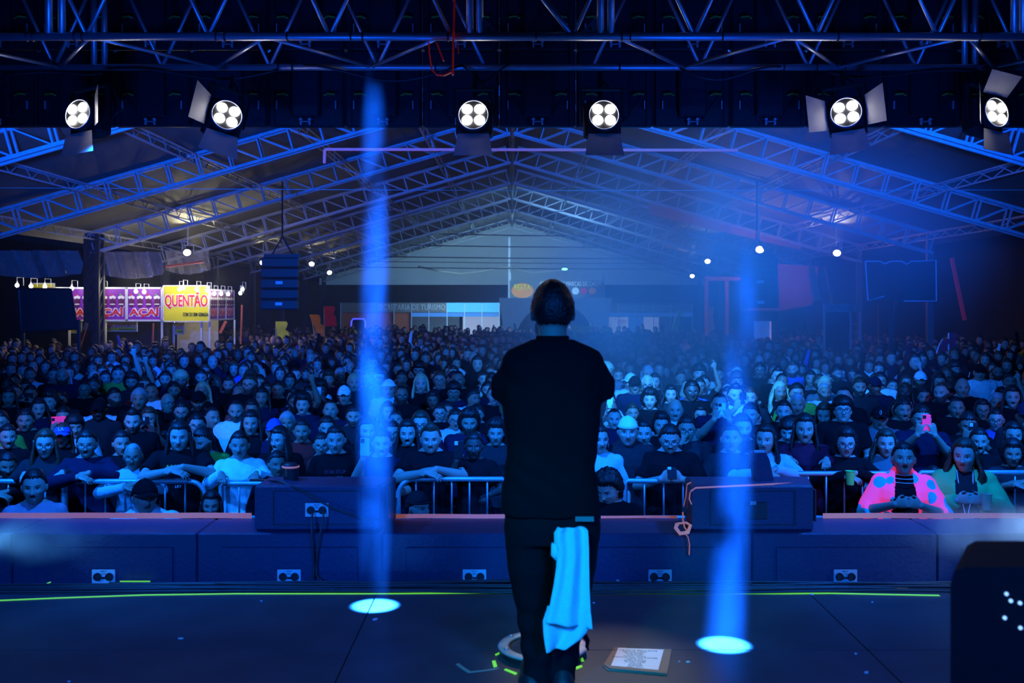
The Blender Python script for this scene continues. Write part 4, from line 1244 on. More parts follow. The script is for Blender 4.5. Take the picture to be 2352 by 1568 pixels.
# ------------------------------------------------------------------ crowd barriers
RAIL_Y = 8.15
bar_list = [(-150, 146, 1105, 'barrier at the left end, behind the woman in the pink top', 'sq', 'sq'), (150, 471, 1105, 'barrier with a rounded right end, behind the youth in the dark cap', 'sq', 'rd'), (508, 880, 1110, 'barrier in front of the woman in the white long top', 'sq', 'sq'),
            (915, 1160, 1100, 'barrier with a rounded left end, before the man leaning on crossed arms', 'rd', 'sq'), (1180, 1432, 1112, 'barrier hidden mostly behind the performer', 'sq', 'sq'), (1436, 1790, 1104, 'barrier in front of the man typing on his phone', 'sq', 'sq'),
            (1815, 2105, 1087, 'barrier behind the woman in the pink jacket', 'sq', 'sq'), (2110, 2420, 1085, 'barrier at the right end, behind the woman in the green jacket', 'sq', 'sq')]
for x0, x1, pyt, lab, e0, e1 in bar_list:
    xa, xb = P(x0, 0, RAIL_Y).x, P(x1, 0, RAIL_Y).x
    zt = P(0, pyt, RAIL_Y).z; zbm = P(0, 1188, RAIL_Y).z
    r = empty('crowd_barrier', ((xa + xb) / 2, RAIL_Y, GROUND), 'blue-lit steel ' + lab, 'barrier', 'crowd barriers in front of the audience')
    w = (xb - xa) / 2; h = zt - GROUND; hb = zbm - GROUND
    mb = MB(); rc_ = 0.13
    pts = []
    if e0 == 'rd': pts += [(-w, 0, .12)] + [(-w + rc_ - rc_ * math.cos(a), 0, h - rc_ + rc_ * math.sin(a)) for a in [math.pi / 2 * q / 6 for q in range(7)]]
    else: pts += [(-w, 0, .12), (-w, 0, h - .02), (-w + .02, 0, h)]
    if e1 == 'rd': pts += [(w - rc_ + rc_ * math.sin(a), 0, h - rc_ + rc_ * math.cos(a)) for a in [math.pi / 2 * q / 6 for q in range(7)]] + [(w, 0, .12)]
    else: pts += [(w - .02, 0, h), (w, 0, h - .02), (w, 0, .12)]
    mb.tube(pts, .021, 10); mb.build('frame', M['steel'], r, smooth=True)
    mb = MB(); mb.tube([(-w, 0, hb), (w, 0, hb)], .017, 10); mb.build('lower_rail', M['steel'], r, smooth=True)
    n = max(2, round(2 * w / .155))
    for i in range(1, n):
        mb = MB(); mb.tube([(-w + 2 * w * i / n, 0, .2 if False else hb - .0), (-w + 2 * w * i / n, 0, h)], .008, 8); mb.build('bar', M['steel'], r, smooth=True)
    for s in (-1, 1):
        mb = MB(); mb.bar((s * (w - .12), -.28, .02), (s * (w - .12), .28, .02), .05, .03); mb.bar((s * (w - .12), 0, .02), (s * (w - .05), 0, .14), .03, .03); mb.build('foot', M['steel'], r)
    mb = MB(); mb.tube([(-w, 0, .13), (w, 0, .13)], .017, 10); mb.build('bottom_rail', M['steel'], r, smooth=True)

# ------------------------------------------------------------------ audience: people the photo shows one by one
# px, py (face centre), depth, short name, options
F, Mn = True, False
H = [
 (17, 1003, 10.0, 'woman singing with her dark hair tied up at the left edge', dict(female=F, mouth=1.0, hair='tied', shirt='black', tone='light', yaw=.3)),
 (15, 1068, 9.05, 'girl with dark tied hair leaning on the rail at the left edge', dict(female=F, hair='tied', pose='rail', shirt='black', sleeve='long', tone='tan', yaw=.2, pitch=.2)),
 (58, 966, 10.8, 'heavy man with a moustache and short dark hair, black tee', dict(beard=0, hair='short', fat=1.2, shirt='black', tone='tan')),
 (104, 1020, 9.05, 'young woman with long fair hair and glasses, dark track jacket', dict(female=F, hair='long', hairc='auburn', glasses='round', pose='grip', shirt='charcoal', sleeve='long', tone='fair', kw=(('collar', 1),))),
 (143, 1000, 10.0, 'woman in a blue cap with white letters', dict(female=F, cap='blue', hair='long', hairc='auburn', shirt='black', sleeve='none', tone='tan')),
 (170, 981, 10.7, 'dark-haired youth with a pale shirt behind the blue letter cap', dict(hair='fringe', shirt='palegrey', tone='light', yaw=.2)),
 (199, 1020, 9.1, 'heavy woman in glasses and hoop earrings, singing on folded arms', dict(female=F, mouth=1.0, hair='tied', glasses='square', pose='rail', fat=1.22, shirt='navy', sleeve='long', tone='light')),
 (228, 935, 12.0, 'man with cropped hair in a white crew tee, third row', dict(hair='crop', shirt='white', tone='tan')),
 (194, 896, 13.5, 'tall man with glasses and moustache in dark tee', dict(hair='crop', glasses='square', shirt='black', tone='tan')),
 (143, 865, 14.2, 'bearded bald man high in the left crowd', dict(hair='bald', beard=1, shirt='navy', tone='tan', fat=1.15)),
 (279, 1018, 9.7, 'smiling woman with hair pulled back, turned to the right', dict(female=F, hair='tied', yaw=.35, shirt='black', tone='light')),
 (305, 1048, 9.05, 'older person with short grey hair and glasses in a speckled blouse', dict(female=F, hair='crop', hairc='grey', glasses='round', pose='rail', shirt='palegrey', sleeve='long', tone='tan', pitch=.1, shirtname='blouse')),
 (305, 969, 10.5, 'big man with a full black beard and swept hair', dict(hair='quiff', beard=1, fat=1.25, shirt='black', tone='fair')),
 (412, 1003, 9.1, 'long-haired youth in a black band tee, arms on the rail', dict(hair='long', pose='rail', shirt='black', tone='fair', pitch=.05)),
 (347, 901, 12.8, 'man with a moustache in an open white shirt', dict(hair='crop', shirt='white', tone='tan')),
 (385, 925, 12.2, 'bald man in glasses turned to the right', dict(hair='bald', glasses='round', yaw=.5, shirt='black', tone='light')),
 (417, 947, 11.3, 'man with thick-framed glasses and grey stubble', dict(hair='short', glasses='square', beard=1, shirt='charcoal', tone='light')),
 (342, 962, 11.0, 'red-haired woman filming behind the black beard', dict(female=F, hair='long', hairc='auburn', pose='phone2', shirt='charcoal', tone='light')),  # auburn hair stands in for the red light on her
 (453, 976, 10.6, 'person with round glasses and mouth open', dict(female=F, hair='short', glasses='round', mouth=1.0, shirt='black', tone='fair')),
 (466, 1013, 9.35, 'bearded man in a green tee leaning over to the left', dict(hair='short', beard=1, yaw=-.6, pitch=.3, shirt='green', tone='fair', fat=1.1)),
 (487, 959, 11.2, 'clean-shaven man with a shaved head turned to the right', dict(hair='crop', yaw=.45, shirt='black', tone='light')),
 (400, 898, 13.2, 'man with a beard lit reddish, left of the middle', dict(hair='short', beard=1, shirt='burgundy', tone='tan')),
 (456, 922, 12.0, 'man in a dark cap with pale embroidery', dict(cap='black', beard=1, shirt='black', tone='tan')),
 (550, 1022, 9.1, 'woman in a long white top with both hands on the rail', dict(female=F, hair='tied', pose='grip', shirt='white', sleeve='long', tone='light', fat=1.12, kw=(('long_hem', True),))),
 (636, 1065, 8.95, 'woman in black with a low bun and ear hoop behind the left loudspeaker', dict(female=F, hair='tied', shirt='black', sleeve='long', tone='tan', yaw=.25, fat=1.1)),
 (642, 1010, 9.7, 'singing woman with straight long dark hair turned left', dict(female=F, hair='long', yaw=-.5, mouth=1.0, shirt='black', tone='fair')),
 (630, 988, 10.4, 'man in a blue cap and glasses', dict(cap='blue', glasses='round', shirt='navy', tone='light')),
 (542, 945, 11.2, 'bearded man in a white tee, arms down', dict(hair='crop', beard=1, shirt='white', tone='light', fat=1.1)),
 (548, 908, 13.0, 'bald man with thin glasses, dark tee', dict(hair='bald', glasses='round', shirt='black', tone='light')),
 (601, 913, 12.4, 'middle-aged woman with loose dark hair', dict(female=F, hair='long', shirt='navy', tone='tan')),
 (576, 972, 10.4, 'young woman with a centre parting right of the bearded man in white', dict(female=F, hair='long', shirt='black', tone='light')),
 (659, 971, 11.0, 'man with short greying hair behind the blue round cap', dict(hair='short', hairc='grey', shirt='charcoal', tone='tan')),
 (693, 990, 10.3, 'woman with dark hair tied back and a red scarf', dict(female=F, hair='tied', shirt='red', tone='tan')),
 (674, 915, 12.6, 'young man with a quiff looking down to the left', dict(hair='quiff', yaw=-.3, pitch=.25, shirt='navy', tone='light')),
 (708, 908, 12.9, 'man covering his mouth with one hand', dict(hair='short', pose='chin', shirt='black', tone='tan')),
 (751, 983, 10.5, 'man with short black hair and heavy brows', dict(hair='short', shirt='black', tone='light')),
 (759, 943, 11.6, 'man with wide eyes and thinning hair', dict(hair='crop', shirt='navy', tone='light', pitch=-.15)),
 (739, 1022, 9.8, 'girl with glasses behind the woman with the ponytail', dict(female=F, hair='tied', glasses='round', shirt='red', tone='light')),
 (771, 1010, 9.15, 'woman with a ponytail in a black printed tee', dict(female=F, hair='tied', shirt='black', tone='fair', yaw=.1)),
 (812, 957, 11.1, 'bearded man in an open dark jacket', dict(hair='short', beard=1, shirt='charcoal', sleeve='long', tone='light')),
 (790, 908, 12.6, 'man in a white peaked cap', dict(cap='white', shirt='black', tone='light')),
 (841, 989, 10.0, 'smiling woman with her head tilted, left of the raised phone', dict(female=F, hair='long', yaw=.2, shirt='black', tone='fair')),
 (877, 1018, 9.1, 'heavy woman in a dark v-neck top with a bun, filming with a raised arm', dict(female=F, hair='bun', hairc='brown', fat=1.3, pose='phone', mouth=1.0, shirt='navy', sleeve='none', tone='fair')),
 (893, 894, 13.2, 'man in a white cap and pale blue tee', dict(beanie='white', shirt='palegrey', tone='light')),
 (967, 881, 13.4, 'blonde woman with long pale hair looking upward', dict(female=F, hair='long', hairc='blonde', pitch=-.2, shirt='black', tone='fair')),
 (936, 995, 9.8, 'woman with her mouth wide open and a choker', dict(female=F, hair='long', mouth=1.6, shirt='black', tone='fair', pitch=-.1)),
 (989, 1008, 9.1, 'man with swept hair leaning on crossed arms, black v-neck', dict(hair='quiff', hairc='brown', pose='rail', mouth=.5, shirt='black', tone='fair', fat=1.15, yaw=.15)),
 (1078, 972, 10.3, 'large bearded man with thick dark hair', dict(hair='curly', beard=1, fat=1.25, shirt='navy', tone='tan')),
 (1088, 1024, 9.2, 'dark-skinned woman filming with one hand, arm on the rail', dict(female=F, hair='tied', pose='phone', shirt='black', tone='dark')),
 (1047, 964, 11.1, 'man in black glasses with a pale collar', dict(hair='short', glasses='square', shirt='palegrey', tone='light')),
 (1095, 952, 11.7, 'man with dark cropped hair behind the large bearded man', dict(hair='short', shirt='black', tone='light')),
 (1139, 995, 10.0, 'woman with big curly dark hair', dict(female=F, hair='curly', shirt='charcoal', tone='light')),
 (1088, 915, 12.6, 'man in a white tee turned to the right', dict(hair='short', yaw=.5, shirt='white', tone='tan', fat=1.1)),
 (1120, 896, 13.6, 'man with a beard looking to the right over the white tee', dict(hair='short', beard=1, yaw=.4, shirt='navy', tone='light')),
 (1010, 949, 12.0, 'woman with thin glasses and tied hair', dict(female=F, hair='tied', glasses='round', shirt='black', tone='fair')),
 (909, 966, 11.4, 'woman singing with her chin raised', dict(female=F, hair='tied', mouth=1.0, pitch=-.25, shirt='black', tone='light')),
 (890, 945, 12.0, 'light-haired woman looking to the right', dict(female=F, hair='long', hairc='auburn', yaw=.3, shirt='charcoal', tone='fair')),
 (1042, 901, 12.9, 'dark-haired man with glasses and a round collar', dict(hair='fringe', glasses='round', shirt='navy', tone='tan')),
 (994, 920, 12.9, 'woman with brown skin and a low fringe', dict(female=F, hair='bob', shirt='black', tone='brown')),
 (902, 993, 10.5, 'woman in round glasses behind the heavy woman with a bun', dict(female=F, hair='tied', glasses='round', shirt='black', tone='light')),
 (1376, 1008, 9.1, 'woman with an earring right beside the performer', dict(female=F, hair='tied', shirt='palegrey', yaw=.3, tone='fair')),
 (1442, 990, 9.2, 'man in a backwards white cap and a dark bomber jacket', dict(cap='white', capback=True, shirt='charcoal', sleeve='long', tone='fair', kw=(('collar', 1),))),
 (1478, 995, 9.75, 'young woman with dark hair right of the backwards cap', dict(female=F, hair='tied', shirt='black', tone='fair')),
 (1539, 1008, 9.1, 'man in glasses singing and typing on a phone with both hands', dict(hair='short', glasses='square', mouth=1.2, pose='chest', yaw=-.15, pitch=.12, shirt='black', tone='fair', fat=1.1)),
 (1577, 986, 9.85, 'man with glasses resting his chin on his hand', dict(hair='short', glasses='square', pose='chin', shirt='charcoal', sleeve='long', tone='tan', yaw=-.1)),
 (1679, 1008, 9.1, 'woman with her head tilted back in a dark open jacket', dict(female=F, hair='tied', pose='fold', pitch=-.15, shirt='charcoal', sleeve='long', tone='light')),
 (1759, 1008, 9.1, 'young woman with long dark hair in a pale sweatshirt, arms folded', dict(female=F, hair='long', yaw=-.35, pitch=.1, pose='rail', shirt='palegrey', sleeve='long', tone='fair', shirtname='sweatshirt')),
 (1653, 930, 11.0, 'man filming with a pale phone held in both hands', dict(hair='crop', pose='phone2', shirt='navy', tone='light', fat=1.1)),
 (1725, 952, 11.0, 'man with short hair turned slightly left, mid right', dict(hair='short', yaw=-.2, shirt='black', tone='light')),
 (1541, 906, 13.0, 'woman with long hair clapping her hands', dict(female=F, hair='longwavy', pose='chest', shirt='charcoal', tone='light')),
 (1609, 954, 11.6, 'woman with long dark hair and a narrow face', dict(female=F, hair='long', mouth=.5, shirt='black', tone='light')),
 (1449, 877, 14.2, 'man in a pale blue cap turned left', dict(cap='palegrey', yaw=-.7, shirt='palegrey', tone='light')),
 (1487, 884, 13.8, 'blonde woman in round glasses', dict(female=F, hair='long', hairc='blonde', glasses='round', shirt='black', tone='fair')),
 (1519, 976, 10.6, 'person with hair swept back behind the typing man', dict(female=F, hair='bob', shirt='black', tone='light')),
 (1813, 990, 10.2, 'boy with dark hair looking down', dict(hair='fringe', yaw=-.3, pitch=.25, shirt='black', tone='fair')),
 (1398, 920, 12.6, 'man with glasses beside the performer\'s right sleeve', dict(hair='short', glasses='round', shirt='navy', tone='fair')),
 (1490, 918, 12.9, 'curly-haired man with a beard', dict(hair='curly', beard=1, shirt='charcoal', tone='tan')),
 (1587, 896, 13.4, 'dark-haired man with a thick beard', dict(hair='short', beard=1, shirt='blue', tone='light')),
 (1411, 962, 11.2, 'man with a pale forehead behind the backwards cap', dict(hair='crop', shirt='navy', tone='fair')),
 (1848, 985, 9.35, 'smiling woman with long hair in a dark and red top', dict(female=F, hair='long', pose='grip', shirt='burgundy', sleeve='long', tone='light', mouth=.3)),
 (1936, 943, 10.7, 'youth with tousled hair and glasses, head raised', dict(hair='fringe', glasses='round', pitch=-.15, shirt='black', tone='fair')),
 (1943, 1018, 9.1, 'smiling woman in glasses with dark hair holding a green cup', dict(female=F, hair='bob', glasses='round', pose='rail', shirt='black', sleeve='long', tone='fair')),
 (2035, 1018, 9.3, 'smiling woman with wavy hair in a grey top', dict(female=F, hair='longwavy', hairc='brown', pose='fold', shirt='grey', sleeve='rolled', tone='fair')),
 (2117, 962, 10.2, 'person raising a pink phone with both hands', dict(hair='short', pose='phone2', shirt='navy', sleeve='short', tone='light')),
 (2145, 1030, 9.1, 'little girl with long hair in a white long-sleeved top', dict(female=F, hair='long', pose='grip', shirt='white', sleeve='long', tone='light', scale=.80)),
 (2249, 1013, 9.6, 'woman singing loudly behind the curly-haired woman', dict(female=F, hair='tied', mouth=1.2, shirt='black', tone='light', yaw=.1)),
 (2326, 1042, 9.1, 'girl with tied-back dark hair at the right end of the rail', dict(female=F, hair='bob', pose='rail', shirt='charcoal', sleeve='short', tone='tan')),
 (2328, 1000, 9.8, 'young woman with long dark hair at the right edge', dict(female=F, hair='long', shirt='black', tone='light')),
 (2224, 975, 10.3, 'man looking down at a phone in his hands', dict(hair='short', pose='phone2', pitch=.2, shirt='black', tone='tan')),
 (2198, 937, 11.6, 'broad man with cropped hair', dict(hair='crop', fat=1.2, shirt='black', tone='tan')),
 (1895, 952, 10.9, 'woman with reddish hair looking down to the left', dict(female=F, hair='long', hairc='auburn', yaw=-.3, pitch=.2, shirt='charcoal', tone='light')),
 (2020, 960, 10.8, 'man in a black cap with a smiling face printed on it', dict(cap='black', shirt='grey', tone='tan')),
 (2114, 873, 14.2, 'bearded man in a white cap with a dark badge', dict(cap='white', beard=1, shirt='black', tone='tan')),
 (2022, 875, 14.2, 'man in a white tee under a dark open jacket', dict(hair='short', shirt='white', tone='light')),
 (2257, 942, 11.6, 'woman in dark glasses, right side of the crowd', dict(female=F, hair='long', glasses='square', shirt='black', tone='tan')),
 (2323, 916, 12.8, 'man with thick brows near the right edge', dict(hair='fringe', shirt='charcoal', tone='tan')),
 (2320, 876, 14.2, 'man in a white polo shirt with a collar', dict(hair='short', shirt='white', tone='tan', kw=(('collar', 1),))),
 (2158, 879, 13.9, 'woman with long dark hair and open mouth', dict(female=F, hair='long', mouth=1.0, shirt='black', tone='light')),
 (20, 913, 12.4, 'woman with loose hair near the left edge', dict(female=F, hair='long', shirt='black', tone='tan')),
 (70, 905, 13.2, 'person holding up a dark phone sideways at the left', dict(hair='short', pose='phone2', shirt='charcoal', tone='tan')),
 (262, 913, 12.6, 'man with a beard in profile, left crowd', dict(hair='short', beard=1, yaw=.6, shirt='black', tone='light')),
 (138, 920, 12.6, 'man in a dark tee with pale sleeves prints', dict(hair='short', shirt='charcoal', tone='tan', pitch=.15)),
 (380, 872, 14.4, 'dark-haired man with cropped beard', dict(hair='short', beard=1, shirt='navy', tone='light')),
 (525, 885, 14.2, 'man with swept hair and stubble', dict(hair='quiff', beard=1, shirt='black', tone='light', yaw=-.2)),
 (596, 880, 14.4, 'tall man in a pale blue shirt', dict(hair='short', shirt='blue', tone='light')),
 (145, 958, 11.4, 'person hidden behind a pink phone held sideways', dict(hair='short', pose='phone2', shirt='black', tone='light')),
]
PIT = [
 (78, 1117, 7.75, 'woman singing in a pink top below the stage edge, left', dict(female=F, hair='tied', mouth=1.3, shirt='pink', tone='fair', crouch=True)),
 (332, 1140, 7.5, 'youth in a dark cap and white crew sweatshirt below the stage edge', dict(cap='black', hair='short', yaw=.2, pitch=-.1, shirt='white', sleeve='long', tone='fair', crouch=True, shirtname='sweatshirt', kw=(('collar', 1),))),
 (485, 1160, 7.5, 'girl with long dark hair peering over the stage edge', dict(female=F, hair='long', shirt='black', tone='light')),
 (960, 1165, 7.7, 'person in profile with a striped headscarf below the stage edge', dict(yaw=.8, beanie='charcoal', hair='crop', shirt='black', tone='fair', crouch=True)),
 (1398, 1120, 7.9, 'dark-haired person bending in the pit beside the performer', dict(hair='curly', pose='grip', pitch=.5, yaw=-.6, shirt='black', tone='fair', crouch=True)),
 (2076, 1054, 7.75, 'woman with closed eyes and necklaces in a bright pink jacket', dict(female=F, hair='tied', mouth=1.0, pitch=-.2, pose='chest', fat=1.15, shirt='black', tone='light')),
 (2216, 1046, 7.85, 'curly-haired woman in a green jacket with a lanyard and a cup', dict(female=F, hair='longwavy', hairc='brown', yaw=-.3, mouth=.5, pose='chest', shirt='charcoal', tone='fair')),
]
# reuse a small set of head turns so that bodies can share meshes
def q_(v, step): return round(v / step) * step


HERO = []
for row, pit in ((H, False), (PIT, True)):
    for px, py, Y, nm, kw in row:
        kw = dict(kw)
        Y = Y * (.925 + .075 * min(1, max(0, (Y - 10) / 3))) if not pit else Y * .955
        c = P(px, py, Y)
        h = c.z - GROUND
        cr = kw.get('crouch', False)
        drop = .262 if cr else 0
        sc = kw.pop('scale', None) or min(1.1, max(.74, h / (1.482 - drop)))
        rel = (0.0 if cr else 0.0)
        kw['yaw'] = q_(kw.get('yaw', 0), .3); kw['pitch'] = q_(kw.get('pitch', 0), .2); kw['mouth'] = 1.0 if kw.get('mouth', 0) > .8 else (.5 if kw.get('mouth', 0) > .2 else 0)
        kw['fat'] = 1.0 if kw.get('fat', 1) < 1.1 else (1.12 if kw['fat'] < 1.2 else 1.24)
        far = Y > 11.9
        if far: kw['mouth'] = 1.0 if kw['mouth'] > .8 else 0; kw['yaw'] = q_(kw['yaw'], .6); kw['pitch'] = 0; kw['fat'] = 1.0 if kw['fat'] < 1.2 else 1.24
        z0 = c.z - 1.482 * sc
        z0 = GROUND - drop * sc if cr else (GROUND if abs(z0 - GROUND) < .35 else z0)
        turn = -math.atan2(c.x, c.y) * .7
        lab = nm
        o = person((c.x, c.y + .015, z0), lab, scale=sc, mid=far, turn=turn, group='people in the pit' if pit else 'audience behind the barriers', **kw)
        HERO.append((px, py, Y, nm, o, c, kw, sc))
byname = {h[3]: h for h in HERO}


def local(h, v):
    o = h[4]
    return Matrix.LocRotScale(o.location, o.rotation_euler, o.scale) @ Vector(v)


def find(s): return next(h for h in HERO if s in h[3])


# ------------------------------------------------------------------ things they hold and wear
def phone(h, lp, label, m='phone_black', tilt=0.0, flat=False, land=False, held=True):
    p = local(h, lp)
    r = empty('phone', p, label, 'phone', 'phones held by the audience')
    r.rotation_euler = Euler((math.radians(8) if not flat else math.radians(-60), tilt, h[4].rotation_euler.z))
    w, hh = (.075, .15) if not land else (.15, .075)
    mb = MB(); mb.rbox((0, 0, 0), (w, .009, hh), .004); mb.build('case', M[m], r)
    s = -1
    mb = MB(); mb.rbox((s * w * .24 if not land else -w * .38, -.006, hh * .36 if not land else hh * .1), (.030, .004, .034), .002); mb.build('camera_bump', M['phone_black' if m != 'phone_black' else 'chip'], r)
    mb = MB(); mb.box((0, .005, 0), (w * .92, .001, hh * .93)); mb.build('screen', M['screen_dim'], r)
    return r


M['screen_dim'] = mat('dim_phone_screen', (0.05, 0.05, 0.06), 0.2, emit=(0.3, 0.4, 0.6), es=0.4)
phone(find('filming with a raised arm'), (-.125, -.345, 1.50), 'pale phone with a chequered case raised by the heavy woman', 'phone_white')
phone(find('dark-skinned woman filming'), (-.125, -.345, 1.50), 'violet phone held up by the woman leaning on the rail', 'phone_black')
phone(find('typing on a phone'), (0, -.37, 1.26), 'dark phone in both hands of the singing man with glasses', 'phone_black', flat=True)
phone(find('pale phone held in both hands'), (0, -.375, 1.47), 'pale phone held upright in front of the man\'s chin', 'phone_white')
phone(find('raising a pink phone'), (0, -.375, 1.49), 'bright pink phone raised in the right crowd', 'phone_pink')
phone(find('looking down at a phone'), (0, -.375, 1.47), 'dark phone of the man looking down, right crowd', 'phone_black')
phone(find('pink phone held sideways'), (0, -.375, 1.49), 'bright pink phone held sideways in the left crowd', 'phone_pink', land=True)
phone(find('dark phone sideways'), (0, -.375, 1.49), 'dark phone held sideways near the left edge', 'phone_black', land=True)
phone(find('red-haired woman filming'), (0, -.375, 1.47), 'dark phone held by the red-lit woman', 'phone_black')


def cup(p, label, m, lid=None):
    r = empty('cup', p, label, 'cup', 'cups held by the audience')
    mb = MB(); mb.disc((0, 0, .055), .030, 18, 'z', .11, r2=.038); mb.build('cup_body', M[m], r, smooth=False)
    mb = MB(); mb.ring((0, 0, .11), .038, .003, 18, 6); mb.build('rim', M[lid or m], r)
    return r


M['greencup'] = mat('green_cup_plastic', (0.2, 0.8, 0.15), 0.4, var=.1)
M['clearcup'] = mat('clear_cup_plastic', (0.75, 0.55, 0.35), 0.15, alpha=.6)
cup(local(find('holding a green cup'), (.0, -.40, 1.20)), 'green plastic cup held over the rail', 'greencup')
cup(local(find('lanyard and a cup'), (.10, -.36, 1.16)), 'clear plastic cup of beer held by the woman in green', 'clearcup')

# printed things on clothes and caps, laid on the cloth
def decal(h, lp, body, size, m, name='print', width=None, head=False, **k):
    o = h[4]
    Rx = (math.pi / 2 - (.12 if not head else .25), 0, 0)
    return text(name, body, lp, size, m, parent=o, rot=Rx, width=width, ext=.001, **k)


M['print_white'] = mat('white_print', (.8, .8, .8), .7)
M['print_red'] = mat('red_print', (.7, .05, .1), .7)
M['print_yellow'] = mat('yellow_print', (.75, .7, .1), .7)
decal(find('blue cap with white letters'), (0, -.156, 1.559), 'LA', .045, M['print_white'], 'cap_letters')
decal(find('black band tee'), (0, -.145, 1.255), 'ANAKA', .055, M['print_yellow'], width=.2)
decal(find('black band tee'), (0, -.148, 1.10), 'LRY', .03, M['print_white'])
decal(find('black printed tee'), (0, -.148, 1.235), 'STAR STOP', .04, M['print_red'], width=.17)
decal(find('black printed tee'), (0, -.15, 1.19), 'SOMETHING', .025, M['print_white'], width=.12)
decal(find('smiling face printed'), (0, -.158, 1.559), ':)', .05, M['print_white'], 'cap_print')
decal(find('dark track jacket'), (.1, -.135, 1.20), 'NHS', .02, M['print_white'])
decal(find('white peaked cap'), (0, -.158, 1.559), 'SURF', .025, M['print_red'], 'cap_letters')
decal(find('bright pink jacket'), (0, -.163, 1.10), 'THE SISTERS', .035, M['print_white'], width=.2)
decal(find('bright pink jacket'), (0, -.158, 1.05), 'SOME\nGIRLS\nGONE', .04, M['print_white'], width=.13)


# pink jacket with pale blue patches and green jacket, both open at the front
def jacket(h, m, cname='jacket', wide=.055, fat=1.15):
    o = h[4]; female = True
    me = make_shirt(female, h[6]['pose'], 'rolled' if 'pink' in h[3] else 'long', h[6]['fat'] , .011, .026, long_hem=False, collar=1)
    import bmesh
    bm = bmesh.new(); bm.from_mesh(me)
    kill = [f for f in bm.faces if (lambda c: c.y < -.02 and abs(c.x) < wide + max(0, (1.40 - c.z)) * .12 and c.z < 1.5 and not (abs(c.x) < .3 and c.y < -.20))(f.calc_center_median())]
    bmesh.ops.delete(bm, geom=kill, context='FACES')
    bmesh.ops.smooth_vert(bm, verts=bm.verts, factor=.5, use_axis_x=True, use_axis_y=True, use_axis_z=True)
    bm.to_mesh(me); bm.free()
    me.materials.append(m)
    j = link(cname, me, o)
    md = j.modifiers.new('t', 'SOLIDIFY'); md.thickness = .004
    return j


def patch_mat():
    m = mat('pink_cloth_blue_patches', (1, .15, .35), .85, var=.06)
    nt = m.node_tree; N, L = nt.nodes, nt.links; b = N['Principled BSDF']
    tc = N.new('ShaderNodeTexCoord'); vo = N.new('ShaderNodeTexVoronoi'); vo.inputs['Scale'].default_value = 8.5; vo.inputs['Randomness'].default_value = .7
    L.new(tc.outputs['Object'], vo.inputs['Vector'])
    k = N.new('ShaderNodeMath'); k.operation = 'LESS_THAN'; k.inputs[1].default_value = .40; L.new(vo.outputs['Distance'], k.inputs[0])
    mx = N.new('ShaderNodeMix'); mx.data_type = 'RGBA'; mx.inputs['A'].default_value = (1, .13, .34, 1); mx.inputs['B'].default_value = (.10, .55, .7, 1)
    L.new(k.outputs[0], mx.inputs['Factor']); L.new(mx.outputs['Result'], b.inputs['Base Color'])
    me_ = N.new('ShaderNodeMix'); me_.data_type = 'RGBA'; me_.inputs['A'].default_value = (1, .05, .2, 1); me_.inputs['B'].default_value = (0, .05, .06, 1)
    L.new(k.outputs[0], me_.inputs['Factor']); L.new(me_.outputs['Result'], b.inputs['Emission Color']); b.inputs['Emission Strength'].default_value = .55  # self-glow added to the pink cloth for its fluorescent look
    return m


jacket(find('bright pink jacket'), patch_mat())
M['greenjacket'] = mat('green_jacket_cloth', (0.12, 0.55, 0.16), 0.85)
jacket(find('green jacket'), M['greenjacket'])
h = find('bright pink jacket')
for i, rr in enumerate((.062, .074, .090)):
    mb = MB(); mb.ring((0, -.028 - .012 * i, 1.375 - .024 * i), rr, .0028, 28, 6, sy=1.0); mb.build('necklace', M['chip'], h[4]).rotation_euler = (0, 0, 0)
h = find('green jacket')
mb = MB(); mb.tube([(-.055, -.05, 1.38), (-.045, -.13, 1.25), (-.01, -.150, 1.08)], .004, 6); mb.tube([(.055, -.05, 1.38), (.045, -.13, 1.25), (.01, -.150, 1.08)], .004, 6); mb.build('lanyard', M['print_white'], h[4])
mb = MB(); mb.rbox((0, -.158, 1.02), (.085, .004, .12), .002); mb.build('badge', M['paper'], h[4])
text('badge_print', 'EXPO FEST', (0, -.1605, 1.04), .03, M['ink'], parent=h[4], width=.07, ext=.0005)
text('badge_print', 'VIVA', (0, -.1605, .99), .03, M['ink'], parent=h[4], width=.04, ext=.0005)
for h in HERO:   # ear hoops where the photo shows them
    if any(k in h[3] for k in ('hoop', 'ear hoop', 'earring')):
        RH = Euler((h[6]['pitch'], 0, h[6]['yaw'])).to_matrix()
        for s in (-1, 1):
            mb = MB(); mb.ring((0, 0, 0), .019, .0016, 18, 5, 'x'); e = link('earring', mb.mesh('earring', M['chip']), h[4], Vector(HC0) + RH @ Vector((s * .086, .008, -.050)))

